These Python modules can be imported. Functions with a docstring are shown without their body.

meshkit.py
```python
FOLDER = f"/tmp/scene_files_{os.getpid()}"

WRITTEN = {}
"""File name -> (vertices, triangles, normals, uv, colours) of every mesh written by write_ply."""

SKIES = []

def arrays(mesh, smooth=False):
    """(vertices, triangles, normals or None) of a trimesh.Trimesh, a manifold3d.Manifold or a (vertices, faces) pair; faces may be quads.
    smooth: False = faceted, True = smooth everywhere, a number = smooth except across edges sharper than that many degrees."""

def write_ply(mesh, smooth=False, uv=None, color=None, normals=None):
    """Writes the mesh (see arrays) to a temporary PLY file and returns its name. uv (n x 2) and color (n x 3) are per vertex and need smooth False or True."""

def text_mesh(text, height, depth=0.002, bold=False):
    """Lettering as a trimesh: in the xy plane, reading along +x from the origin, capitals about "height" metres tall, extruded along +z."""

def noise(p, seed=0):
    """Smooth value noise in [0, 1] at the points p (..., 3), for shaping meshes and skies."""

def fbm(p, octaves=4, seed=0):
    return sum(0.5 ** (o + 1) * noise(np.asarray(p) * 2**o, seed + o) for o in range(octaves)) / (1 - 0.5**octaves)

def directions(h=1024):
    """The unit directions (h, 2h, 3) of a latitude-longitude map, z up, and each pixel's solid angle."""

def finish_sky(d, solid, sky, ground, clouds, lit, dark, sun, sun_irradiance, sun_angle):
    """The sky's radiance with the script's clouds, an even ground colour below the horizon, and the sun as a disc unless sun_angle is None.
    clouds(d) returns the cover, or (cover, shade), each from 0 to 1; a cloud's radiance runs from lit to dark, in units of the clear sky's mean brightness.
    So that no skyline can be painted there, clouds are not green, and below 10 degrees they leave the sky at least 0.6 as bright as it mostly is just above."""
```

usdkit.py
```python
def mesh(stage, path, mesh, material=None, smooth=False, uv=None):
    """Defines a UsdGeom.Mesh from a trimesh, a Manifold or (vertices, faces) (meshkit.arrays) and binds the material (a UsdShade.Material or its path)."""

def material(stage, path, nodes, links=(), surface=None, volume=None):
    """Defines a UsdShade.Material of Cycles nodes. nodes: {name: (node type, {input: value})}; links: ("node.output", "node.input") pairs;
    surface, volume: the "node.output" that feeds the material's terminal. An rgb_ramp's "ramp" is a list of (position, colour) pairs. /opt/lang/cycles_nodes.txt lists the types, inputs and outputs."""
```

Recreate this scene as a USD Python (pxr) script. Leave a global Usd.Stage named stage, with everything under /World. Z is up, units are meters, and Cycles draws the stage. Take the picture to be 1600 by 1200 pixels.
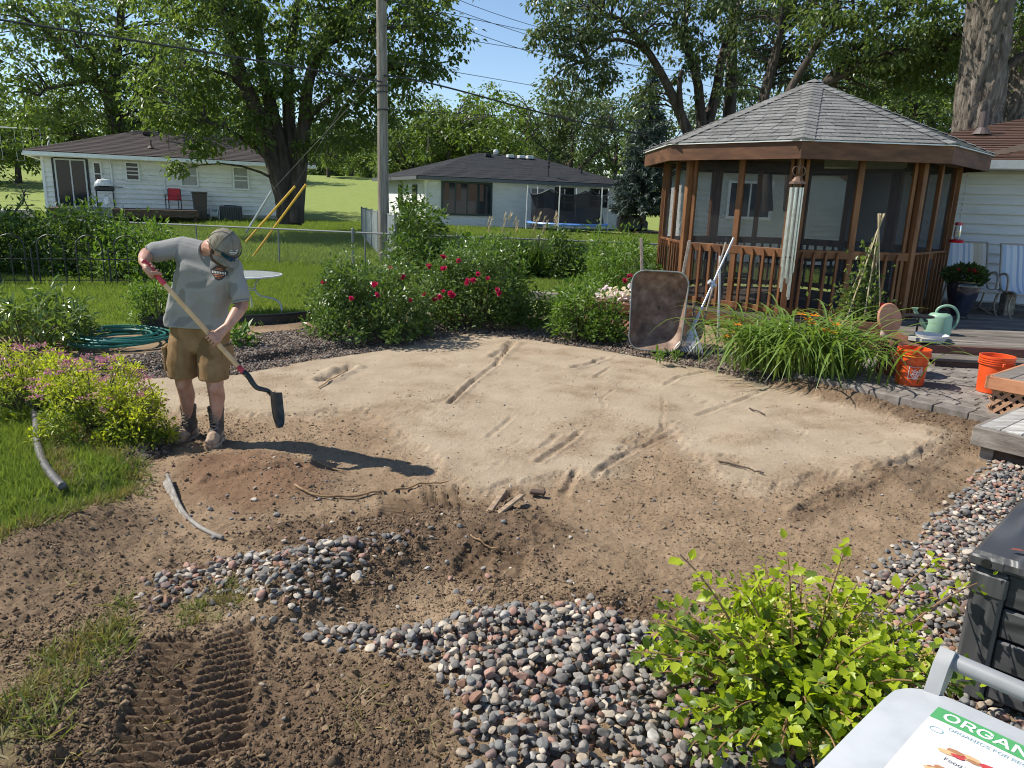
import math, random
import numpy as np, trimesh, manifold3d as m3
import shapely
from shapely.geometry import Polygon, LineString
import usdkit, meshkit
from pxr import Usd, UsdGeom, UsdLux, UsdShade, Gf, Sdf, Vt

stage = Usd.Stage.CreateInMemory()
UsdGeom.SetStageUpAxis(stage, 'Z'); UsdGeom.SetStageMetersPerUnit(stage, 1.0)
UsdGeom.Xform.Define(stage, '/World'); UsdGeom.Scope.Define(stage, '/World/Looks')

# ---------------- camera, sky, sun, exposure ----------------
EXPOSURE = 0.62
SUN_DIR = np.array([-0.655, 0.10, 0.745]); SUN_DIR /= np.linalg.norm(SUN_DIR)
cam = UsdGeom.Camera.Define(stage, '/World/camera')
cam.CreateHorizontalApertureAttr(36.0); cam.CreateVerticalApertureAttr(27.0)
cam.CreateFocalLengthAttr(36.0 * 1150 / 1600); cam.CreateClippingRangeAttr(Gf.Vec2f(0.05, 2000))
cam.CreateExposureAttr(EXPOSURE)
cam.AddTranslateOp().Set(Gf.Vec3d(0, 0, 1.85))
_p, _r = math.radians(14.0), math.radians(1.9)
_f = np.array([0, math.cos(_p), -math.sin(_p)]); _u0 = np.array([0, math.sin(_p), math.cos(_p)]); _r0 = np.array([1.0, 0, 0])
_rt = _r0 * math.cos(_r) + _u0 * math.sin(_r); _up = _u0 * math.cos(_r) - _r0 * math.sin(_r)
_m = Gf.Matrix4d(*[float(v) for v in [*_rt, 0, *_up, 0, *(-_f), 0, 0, 0, 1.85, 1]])
cam.ClearXformOpOrder(); cam.MakeMatrixXform().Set(_m)

SUN_EL = math.asin(SUN_DIR[2]); SUN_ROT = math.atan2(SUN_DIR[0], SUN_DIR[1])
sky = UsdLux.DomeLight.Define(stage, '/World/sky')
sky_mat = usdkit.material(stage, '/World/Looks/sky', {
    't': ('sky_texture', {'sky_type': 'single_scattering', 'sun_disc': False, 'sun_elevation': SUN_EL, 'sun_rotation': SUN_ROT, 'air_density': 1.0, 'aerosol_density': 0.2, 'ozone_density': 3.2}),
    'b': ('background_shader', {'strength': 0.105})}, [('t.color', 'b.color')], surface='b.background')
UsdShade.MaterialBindingAPI.Apply(sky.GetPrim()).Bind(sky_mat)
sun = UsdLux.DistantLight.Define(stage, '/World/sun')
sun.CreateIntensityAttr(1.25); sun.CreateNormalizeAttr(True); sun.CreateAngleAttr(0.53); sun.CreateColorAttr(Gf.Vec3f(1.0, 0.95, 0.86))
_z = SUN_DIR; _x = np.cross([0, 0, 1.0], _z); _x /= np.linalg.norm(_x); _y = np.cross(_z, _x)
sun.MakeMatrixXform().Set(Gf.Matrix4d(*[float(v) for v in [*_x, 0, *_y, 0, *_z, 0, 0, 0, 30, 1]]))

# ---------------- naming and defining ----------------
_used = {}
def numbered(parent, name):
    k = (parent, name); n = _used.get(k, 0); _used[k] = n + 1
    return f'{parent}/{name}' if n == 0 else f'{parent}/{name}_{n:03d}'
LOC = {}
def setdata(prim, label=None, cat=None, group=None, kind=None):
    for k, v in (('label', label), ('category', cat), ('group', group), ('kind', kind)):
        if v: prim.SetCustomDataByKey(k, v)
def thing(name, label=None, cat=None, loc=(0, 0, 0), rot=0.0, group=None, kind=None):
    path = numbered('/World', name)
    x = UsdGeom.Xform.Define(stage, path)
    x.AddTranslateOp().Set(Gf.Vec3d(*[float(v) for v in loc]))
    if rot: x.AddRotateZOp().Set(float(rot))
    LOC[path] = (np.array(loc, float), rot)
    setdata(x.GetPrim(), label, cat, group, kind)
    return path
def geo(m):
    if isinstance(m, MB): return m.mesh()
    return meshkit.arrays(m)[:2]
def part(parent, name, m, mat, smooth=False, label=None, world=False, kind=None):
    v, f = geo(m)
    if len(f) == 0: return None
    if world:
        top = '/'.join(parent.split('/')[:3]); loc, rot = LOC[top]
        v = np.asarray(v, float) - loc
        if rot:
            c, s = math.cos(math.radians(-rot)), math.sin(math.radians(-rot))
            v = v @ np.array([[c, -s, 0], [s, c, 0], [0, 0, 1]]).T
    path = numbered(parent, name)
    g_ = usdkit.mesh(stage, path, (v, f), mat, smooth=smooth)
    setdata(g_.GetPrim(), label, kind=kind)
    return path
def obj(name, m, mat, label=None, cat=None, smooth=False, group=None, kind=None):
    path = numbered('/World', name)
    v, f = geo(m)
    g_ = usdkit.mesh(stage, path, (v, f), mat, smooth=smooth)
    setdata(g_.GetPrim(), label, cat, group, kind)
    return path
def dup(src, loc, rot=0.0, label=None, group=None, scale=None):
    name = src.split('/')[-1]
    base = name[:-4] if name[-4:-3] == '_' and name[-3:].isdigit() else name
    path = numbered('/World', base)
    was = stage.GetPrimAtPath(src).GetCustomData()
    x = UsdGeom.Xform.Define(stage, path)
    x.GetPrim().GetReferences().AddInternalReference(src)
    x.GetPrim().SetInstanceable(True)
    x.ClearXformOpOrder()
    x.GetPrim().CreateAttribute('xformOp:translate', Sdf.ValueTypeNames.Double3).Set(Gf.Vec3d(*[float(v) for v in loc]))
    x.GetPrim().CreateAttribute('xformOp:rotateZ', Sdf.ValueTypeNames.Float).Set(float(rot))
    ops = ['xformOp:translate', 'xformOp:rotateZ']
    if scale:
        x.GetPrim().CreateAttribute('xformOp:scale', Sdf.ValueTypeNames.Float3).Set(Gf.Vec3f(*scale)); ops.append('xformOp:scale')
    x.GetPrim().CreateAttribute('xformOpOrder', Sdf.ValueTypeNames.TokenArray, False).Set(ops)
    setdata(x.GetPrim(), label or was.get('label'), was.get('category'), group or was.get('group'))
    LOC[path] = (np.array(loc, float), rot)
    return path

# ---------------- mesh building ----------------
def unit(v):
    v = np.asarray(v, float); return v / (np.linalg.norm(v) + 1e-12)
def rotz(a):
    c, s = math.cos(a), math.sin(a); return np.array([[c, -s, 0], [s, c, 0], [0, 0, 1.0]])
class MB:
    def __init__(self): self.V = []; self.F = []; self.n = 0
    def add(self, v, f):
        v = np.asarray(v, float); f = np.asarray(f, int)
        if f.shape[1] == 4: f = np.vstack([f[:, [0, 1, 2]], f[:, [0, 2, 3]]])
        self.V.append(v); self.F.append(f + self.n); self.n += len(v); return self
    def mesh(self):
        if not self.V: return np.zeros((0, 3)), np.zeros((0, 3), int)
        return np.vstack(self.V), np.vstack(self.F)
    def box(self, c, size, R=None, ch=0.0):
        h = np.asarray(size, float) / 2
        if ch > 0:
            v = []
            for k in range(3):
                for sx in (-1, 1):
                    for sy in (-1, 1):
                        for sz in (-1, 1):
                            q = np.array([sx, sy, sz]) * (h - ch); q[k] = (sx, sy, sz)[k] * h[k]; v.append(q)
            m = trimesh.convex.convex_hull(np.array(v)); v, f = m.vertices, m.faces
        else:
            v = np.array([[x, y, z] for x in (-1, 1) for y in (-1, 1) for z in (-1, 1)]) * h
            f = np.array([[0, 1, 3, 2], [4, 6, 7, 5], [0, 4, 5, 1], [2, 3, 7, 6], [0, 2, 6, 4], [1, 5, 7, 3]])
        if R is not None: v = v @ np.asarray(R).T
        return self.add(v + np.asarray(c, float), f)
    def bx(self, a, b, ch=0.0):
        a, b = np.array(a, float), np.array(b, float); return self.box((a + b) / 2, np.abs(b - a), ch=ch)
    def beam(self, p0, p1, w, h, up=(0, 0, 1), ch=0.0):
        p0, p1 = np.array(p0, float), np.array(p1, float); d = p1 - p0; L = np.linalg.norm(d); d = d / L
        s = np.cross(d, up); s = unit(s) if np.linalg.norm(s) > 1e-6 else np.array([1.0, 0, 0]); u = np.cross(s, d)
        return self.box((p0 + p1) / 2, (L, w, h), np.stack([d, s, u], 1), ch)
    def tube(self, pts, r, sides=8, cap=True):
        p = np.asarray(pts, float); n = len(p); r = np.broadcast_to(np.asarray(r, float), (n,))
        t = np.gradient(p, axis=0); t /= np.linalg.norm(t, axis=1, keepdims=True) + 1e-12
        a = np.zeros_like(t); ref = np.array([0, 0, 1.0]) if abs(t[0, 2]) < 0.9 else np.array([1.0, 0, 0])
        a[0] = unit(np.cross(t[0], ref))
        for i in range(1, n): a[i] = unit(a[i - 1] - t[i] * (a[i - 1] @ t[i]))
        b = np.cross(t, a); ang = np.arange(sides) * 2 * np.pi / sides
        v = p[:, None] + r[:, None, None] * (np.cos(ang)[None, :, None] * a[:, None] + np.sin(ang)[None, :, None] * b[:, None])
        i, j = np.meshgrid(np.arange(n - 1), np.arange(sides), indexing='ij')
        q = np.stack([i * sides + j, i * sides + (j + 1) % sides, (i + 1) * sides + (j + 1) % sides, (i + 1) * sides + j], -1).reshape(-1, 4)
        v = v.reshape(-1, 3); f = np.vstack([q[:, [0, 1, 2]], q[:, [0, 2, 3]]])
        if cap:
            k = len(v); v = np.vstack([v, p[0], p[-1]]); j = np.arange(sides)
            f = np.vstack([f, np.stack([np.full(sides, k), (j + 1) % sides, j], 1), np.stack([np.full(sides, k + 1), (n - 1) * sides + j, (n - 1) * sides + (j + 1) % sides], 1)])
        return self.add(v, f)
    def lathe(self, prof, c=(0, 0, 0), sides=32, R=None, a0=0, a1=2 * np.pi, sx=1.0):
        prof = np.asarray(prof, float); n = len(prof); full = abs(a1 - a0 - 2 * np.pi) < 1e-6
        k = sides if full else sides + 1; ang = a0 + (a1 - a0) * np.arange(k) / sides
        v = np.stack([prof[:, None, 0] * np.cos(ang) * sx, prof[:, None, 0] * np.sin(ang), np.broadcast_to(prof[:, None, 1], (n, k))], -1).reshape(-1, 3)
        i, j = np.meshgrid(np.arange(n - 1), np.arange(sides), indexing='ij'); j2 = (j + 1) % k
        q = np.stack([i * k + j, i * k + j2, (i + 1) * k + j2, (i + 1) * k + j], -1).reshape(-1, 4)
        if R is not None: v = v @ np.asarray(R).T
        return self.add(v + np.asarray(c, float), q)
    def ball(self, c, r, sub=2, scale=(1, 1, 1), R=None):
        m = trimesh.creation.icosphere(sub, 1.0); v = m.vertices * np.asarray(scale) * r
        if R is not None: v = v @ np.asarray(R).T
        return self.add(v + np.asarray(c, float), m.faces)
    def prism(self, poly, z0, z1, M=None):
        pg = poly if isinstance(poly, Polygon) else Polygon(poly)
        m = trimesh.creation.extrude_polygon(pg, z1 - z0, engine='earcut'); v = m.vertices + [0, 0, z0]
        if M is not None: v = v @ np.asarray(M)[:3, :3].T + np.asarray(M)[:3, 3]
        return self.add(v, m.faces)
    def sheet(self, P):
        P = np.asarray(P, float); a, b = P.shape[:2]
        i, j = np.meshgrid(np.arange(a - 1), np.arange(b - 1), indexing='ij')
        q = np.stack([i * b + j, (i + 1) * b + j, (i + 1) * b + j + 1, i * b + j + 1], -1).reshape(-1, 4)
        return self.add(P.reshape(-1, 3), q)
def spline(pts, n=24):
    p = np.asarray(pts, float)
    if len(p) == 2: return np.linspace(p[0], p[1], n)
    from scipy.interpolate import CubicSpline
    t = np.r_[0, np.cumsum(np.linalg.norm(np.diff(p, axis=0), axis=1) ** 0.7)]
    return CubicSpline(t, p)(np.linspace(0, t[-1], n))

# ---------------- materials ----------------
_mats = {}
def ramp_mat(name, cols, scale=6.0, rough=0.7, bump=0.0, bscale=None, stretch=(1, 1, 1), detail=6.0, metallic=0.0, spec=0.4, dist=0.01, src='position', transl=None, coat=0.0, island=0.0):
    """Surface whose colour runs through cols after a fractal noise in the material's own space."""
    if name in _mats: return _mats[name]
    n = {'g': ('geometry', {}), 't': ('texture_coordinate', {}), 'm': ('mapping', {'scale': tuple(scale * s for s in stretch)}),
         'n': ('noise_texture', {'scale': 1.0, 'detail': detail, 'roughness': 0.6}), 'r': ('rgb_ramp', {'ramp': [(0.3 + 0.4 * i / max(1, len(cols) - 1), c) for i, c in enumerate(cols)]}),
         'p': ('principled_bsdf', {'roughness': rough, 'metallic': metallic, 'specular_ior_level': spec, 'coat_weight': coat})}
    l = [('g.position' if src == 'position' else 't.object', 'm.vector'), ('m.vector', 'n.vector')]
    if island:
        n['mi'] = ('mix_float', {'fac': island}); l += [('n.fac', 'mi.a'), ('g.random_per_island', 'mi.b'), ('mi.result', 'r.fac')]
    else: l.append(('n.fac', 'r.fac'))
    l.append(('r.color', 'p.base_color'))
    if bump:
        n['m2'] = ('mapping', {'scale': tuple((bscale or scale) * s for s in stretch)}); n['n2'] = ('noise_texture', {'scale': 1.0, 'detail': 6.0, 'roughness': 0.65}); n['b'] = ('bump', {'strength': bump, 'distance': dist})
        l += [('g.position' if src == 'position' else 't.object', 'm2.vector'), ('m2.vector', 'n2.vector'), ('n2.fac', 'b.height'), ('b.normal', 'p.normal')]
    _mats[name] = usdkit.material(stage, f'/World/Looks/{name}', n, l, surface='p.BSDF')
    return _mats[name]
def plain(name, col, rough=0.5, metallic=0.0, spec=0.5, coat=0.0):
    c = np.array(col, float); return ramp_mat(name, [tuple(c * 0.86), tuple(c), tuple(np.minimum(c * 1.1, 0.95))], scale=9.0, rough=rough, metallic=metallic, spec=spec, coat=coat)
def leaf_mat(name, cols, transl=0.4, rough=0.45, tcol=None, spec=0.4):
    """Leaf: colour differs from leaf to leaf, light passes through."""
    if name in _mats: return _mats[name]
    tc = tcol or [tuple(min(1, x * k) for x, k in zip(c, (1.5, 1.6, 0.7))) for c in cols]
    n = {'g': ('geometry', {}), 'r': ('rgb_ramp', {'ramp': [(i / max(1, len(cols) - 1), c) for i, c in enumerate(cols)]}), 'r2': ('rgb_ramp', {'ramp': [(i / max(1, len(cols) - 1), c) for i, c in enumerate(tc)]}),
         'p': ('principled_bsdf', {'roughness': rough, 'specular_ior_level': spec}), 'tr': ('translucent_bsdf', {}), 'x': ('mix_closure', {'fac': transl}),
         'n': ('noise_texture', {'scale': 0.55, 'detail': 2.0}), 'mf': ('mix_float', {'fac': 0.45})}
    l = [('g.position', 'n.vector'), ('g.random_per_island', 'mf.a'), ('n.fac', 'mf.b'), ('mf.result', 'r.fac'), ('mf.result', 'r2.fac'), ('r.color', 'p.base_color'), ('r2.color', 'tr.color'), ('p.BSDF', 'x.closure1'), ('tr.BSDF', 'x.closure2')]
    _mats[name] = usdkit.material(stage, f'/World/Looks/{name}', n, l, surface='x.closure')
    return _mats[name]
def pane_mat(name, tint=(0.9, 0.9, 0.9), ior=1.5, rough=0.02, base=0.0):
    if name in _mats: return _mats[name]
    n = {'f': ('fresnel', {'IOR': ior}), 't': ('transparent_bsdf', {'color': tint}), 'g': ('glossy_bsdf', {'roughness': rough, 'color': (1, 1, 1)}), 'x': ('mix_closure', {})}
    _mats[name] = usdkit.material(stage, f'/World/Looks/{name}', n, [('f.fac', 'x.fac'), ('t.BSDF', 'x.closure1'), ('g.BSDF', 'x.closure2')], surface='x.closure')
    return _mats[name]

# ---------------- leaves ----------------
def leaf_cloud(P, D, N, size, aspect=0.55, fold=0.25, shape=4, rng=None, droop=0.0):
    """Leaves at P pointing along D with face normals about N, as folded blades of 4 or 6 outline points."""
    n = len(P); D = D / (np.linalg.norm(D, axis=1, keepdims=True) + 1e-9)
    S = np.cross(D, N); S /= np.linalg.norm(S, axis=1, keepdims=True) + 1e-9; U = np.cross(S, D)
    L = np.broadcast_to(np.asarray(size, float), (n,))[:, None]; W = L * aspect / 2
    lift = U * W * fold
    if shape == 4:
        v = np.stack([P, P + D * L * 0.45 + S * W + lift, P + D * L - U * L * droop, P + D * L * 0.45 - S * W + lift], 1)
        f = np.array([[0, 1, 2], [0, 2, 3]]); k = 4
    else:
        v = np.stack([P, P + D * L * 0.28 + S * W * 0.85 + lift, P + D * L * 0.65 + S * W * 0.8 + lift - U * L * droop * .5, P + D * L - U * L * droop, P + D * L * 0.65 - S * W * 0.8 + lift - U * L * droop * .5, P + D * L * 0.28 - S * W * 0.85 + lift], 1)
        f = np.array([[0, 1, 2], [0, 2, 3], [0, 3, 4], [0, 4, 5]]); k = 6
    F = (f[None] + (np.arange(n) * k)[:, None, None]).reshape(-1, 3)
    return v.reshape(-1, 3), F
def rand_dirs(rng, n):
    d = rng.normal(size=(n, 3)); return d / np.linalg.norm(d, axis=1, keepdims=True)

# ---------------- terrain ----------------
def sstep(a, b, x):
    t = np.clip((np.asarray(x, float) - a) / (b - a), 0, 1); return t * t * (3 - 2 * t)
def poly2(*pts): return Polygon([(p[0], p[1]) for p in pts]).buffer(0)
def sdist(pg, x, y):
    """Signed distance to a polygon, positive inside."""
    x = np.asarray(x, float); y = np.asarray(y, float); P = shapely.points(x.ravel(), y.ravel())
    d = shapely.distance(pg.boundary, P); ins = shapely.contains_xy(pg, x.ravel(), y.ravel())
    return np.where(ins, d, -d).reshape(x.shape)
def nz(x, y, s, seed, octv=4): return meshkit.fbm(np.stack([np.asarray(x) * s, np.asarray(y) * s, np.full(np.shape(x), seed * 7.31)], -1), octv, seed) - 0.5

NORTH = poly2((-30, 7.6), (-4.589, 7.306, 0.0), (-4.271, 7.323, 0.0), (-3.682, 7.468, 0.0), (-2.986, 7.756, 0.0), (-2.78, 8.185, -0.0), (-2.447, 8.565, 0.0), (-2.067, 8.901, -0.0), (-1.671, 9.347, 0.0), (-1.103, 10.211, 0.0), (-0.601, 10.851, -0.0), (-0.027, 10.738, 0.0), (0.609, 10.226, 0.0), (1.354, 9.697, 0.0), (2.418, 8.82, 0.0), (2.891, 8.116, 0.0), (3.512, 7.702, 0.0), (4.6, 6.6), (14, 6.6), (14, 60), (-30, 60))
LEFT = poly2((-30, 6.6), (-5.114, 7.115, 0.0), (-4.361, 7.031, 0.0), (-3.424, 6.206, -0.0), (-2.603, 5.265, 0.0), (-2.494, 4.906, 0.0), (-2.475, 4.512, -0.0), (-2.561, 4.048, 0.0), (-2.739, 3.639, 0.0), (-3.6, 3.2), (-30, 2.0))
SAND = poly2((-3.791, 6.849, 0.0), (-3.371, 8.024, -0.0), (-2.512, 7.796, 0.0), (-2.255, 8.411, -0.0), (-1.627, 9.098, 0.0), (-1.01, 10.177, 0.0), (-0.594, 10.739, -0.0), (-0.026, 10.683, -0.0), (0.604, 10.126, -0.0), (1.325, 9.474, 0.0), (2.37, 8.634, 0.0), (2.828, 7.925, -0.0), (3.428, 7.195, 0.0), (3.7, 6.061, 0.0), (2.917, 5.263, 0.0), (2.318, 4.983, 0.0), (1.673, 4.686, 0.0), (1.517, 4.91, 0.0), (1.331, 6.056, 0.0), (0.967, 5.637, 0.0), (0.656, 4.919, 0.0), (0.286, 4.762, 0.0), (-0.144, 4.495, 0.0), (-0.464, 4.766, 0.0), (-0.783, 5.455, 0.0), (-1.359, 6.291, 0.0), (-1.947, 5.984, 0.0), (-2.609, 6.141, 0.0), (-3.136, 6.077, 0.0))
LAWN_N = poly2((-30, 8.6), (-6.338, 8.485, 0.1), (-5.664, 8.61, 0.1), (-5.194, 9.295, 0.1), (-4.354, 9.078, 0.1), (-3.573, 9.822, 0.1), (-2.867, 10.588, 0.1), (-2.673, 12.538, 0.1), (-1.239, 13.616, 0.1), (0.308, 13.929, 0.1), (1.175, 14.156, 0.1), (2.295, 17.156, 0.1), (2.6, 15.5), (14, 18), (60, 20), (60, 140), (-90, 140), (-90, 8.6))
TROUGH = poly2((-3.819, 5.644, 0.09), (-3.296, 4.923, 0.09), (-2.896, 4.388, 0.09), (-2.639, 4.08, 0.09), (-2.638, 4.224, 0.09), (-3.065, 4.808, 0.09), (-3.613, 5.559, 0.09))
DARK3 = poly2((3.835, 6.202, 0.0), (3.012, 5.356, 0.0), (2.229, 4.769, 0.0), (1.761, 4.323, 0.0), (1.79, 4.182, 0.0), (2.25, 4.516, 0.0), (2.994, 5.045, 0.0), (3.855, 5.773, 0.0), (4.26, 6.439, 0.0))
DARK4 = poly2((-0.842, 4.208, 0.0), (-0.637, 4.431, 0.0), (-0.253, 4.257, 0.0), (0.226, 4.296, -0.0), (0.387, 3.776, 0.0), (0.228, 3.404, 0.0), (-0.09, 3.196, 0.0), (-0.483, 3.357, 0.0), (-0.811, 3.689, 0.0))
DARK5 = poly2((0.215, 3.1, 0.0), (0.533, 3.236, 0.0), (0.812, 3.081, 0.0), (0.779, 2.922, 0.0), (0.494, 2.931, 0.0))
LAWN_L = poly2((-30, 6.5), (-4.389, 6.071, 0.09), (-3.975, 5.855, 0.09), (-3.117, 4.942, 0.09), (-2.465, 4.51, 0.09), (-2.366, 4.292, 0.09), (-2.437, 3.851, 0.09), (-2.606, 3.462, 0.09), (-3.6, 3.2), (-30, 2.0))
GRASSY = poly2((-1.749, 2.066, 0.0), (-1.841, 2.548, 0.0), (-1.818, 2.771, 0.0), (-1.749, 3.062, 0.0), (-1.578, 2.809, 0.0), (-1.544, 2.564, 0.0), (-1.524, 2.047, 0.0))
GRASSY2 = poly2((-1.453, 2.997, 0.0), (-1.247, 3.152, 0.0), (-1.154, 2.935, 0.0), (-1.376, 2.821, 0.0))
ROCK_A = poly2((-1.662, 2.869, 0.0), (-1.763, 3.239, 0.0), (-1.604, 3.414, 0.0), (-1.313, 3.518, 0.0), (-1.058, 3.452, 0.0), (-0.783, 3.556, 0.0), (-0.499, 3.711, 0.0), (-0.51, 3.546, 0.0), (-0.684, 3.311, 0.0), (-0.681, 3.072, 0.0), (-0.816, 2.904, 0.0), (-0.852, 2.733, 0.0), (-0.973, 2.773, 0.0), (-1.448, 3.052, -0.0), (-1.507, 2.863, 0.0))
ROCK_B = poly2((-0.932, 2.729, 0.0), (-0.748, 2.858, 0.0), (-0.415, 2.878, 0.0), (-0.081, 3.0, 0.0), (0.332, 3.063, 0.0), (0.618, 2.989, 0.0), (0.758, 2.824, 0.0), (0.877, 2.454, -0.0), (0.888, 2.041, 0.0), (0.619, 1.807, 0.0), (-0.03, 1.781, 0.0), (-0.14, 2.08, 0.0), (-0.225, 2.399, 0.0), (-0.344, 2.566, 0.0), (-0.594, 2.658, 0.0))
ROCK_C = poly2((4.593, 5.848, 0.0), (3.737, 5.455, 0.0), (3.174, 4.876, -0.0), (2.451, 4.097, 0.0), (1.927, 3.623, 0.0), (1.59, 3.303, 0.0), (1.285, 2.902, 0.0), (1.052, 2.539, 0.0), (0.888, 2.041, 0.0), (1.229, 1.877, 0.0), (2.2, 1.6), (3.2, 2.6), (5.2, 5.2))
GRAVEL = poly2((-4.387, 6.987, 0.1), (-4.314, 7.541, 0.1), (-3.931, 8.013, 0.1), (-3.299, 9.279, 0.1), (-2.642, 9.904, 0.1), (-2.118, 9.904, 0.1), (-0.605, 10.887, 0.1), (0.699, 10.299, 0.1), (1.631, 10.481, 0.1), (2.74, 9.468, 0.1), (3.049, 8.189, 0.1), (3.462, 7.78, 0.1), (3.323, 7.286, 0.1), (2.734, 7.677, 0.1), (2.287, 8.344, 0.1), (1.281, 9.173, 0.1), (0.576, 9.673, 0.1), (-0.568, 10.264, 0.1), (-1.581, 8.842, 0.1), (-2.315, 8.102, 0.1), (-2.824, 7.337, 0.1), (-3.483, 7.065, 0.1))
GRAVEL_L = poly2((-3.952, 5.818, 0.09), (-3.765, 5.688, 0.09), (-3.238, 5.311, 0.09), (-2.463, 4.547, 0.09), (-2.467, 4.666, 0.0), (-2.392, 4.929, 0.0), (-2.584, 5.267, 0.0), (-3.004, 5.42, 0.09), (-4.174, 6.253, 0.09))
DARK = poly2((-3.296, 3.914, -0.0), (-2.52, 3.977, 0.0), (-1.974, 3.931, 0.0), (-1.536, 3.488, 0.0), (-1.748, 3.24, 0.0), (-1.682, 2.93, 0.0), (-1.884, 2.388, 0.0), (-2.286, 2.296, 0.0))
DARK2 = poly2((-1.674, 1.905, 0.0), (-1.623, 2.478, 0.0), (-1.484, 2.815, 0.0), (-0.992, 2.748, 0.0), (-0.367, 2.545, 0.0), (-0.192, 2.295, 0.0), (-0.104, 1.756, 0.0), (-1.239, 1.713, -0.0))
RED = poly2((-2.228, 4.569, 0.0), (-2.048, 5.101, -0.0), (-1.686, 4.998, 0.0), (-1.218, 4.783, 0.0), (-1.189, 4.331, 0.0), (-1.5, 4.059, -0.0), (-1.908, 4.121, 0.0))
MOUND = poly2((-1.526, 3.636, 0.0), (-1.273, 3.942, 0.0), (-0.747, 4.12, 0.0), (-0.042, 3.745, 0.0), (0.132, 3.534, 0.0), (-0.483, 3.357, 0.0), (-0.606, 2.995, 0.0), (-0.932, 2.729, 0.0), (-1.036, 2.969, 0.0), (-0.896, 3.463, 0.0))
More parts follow.
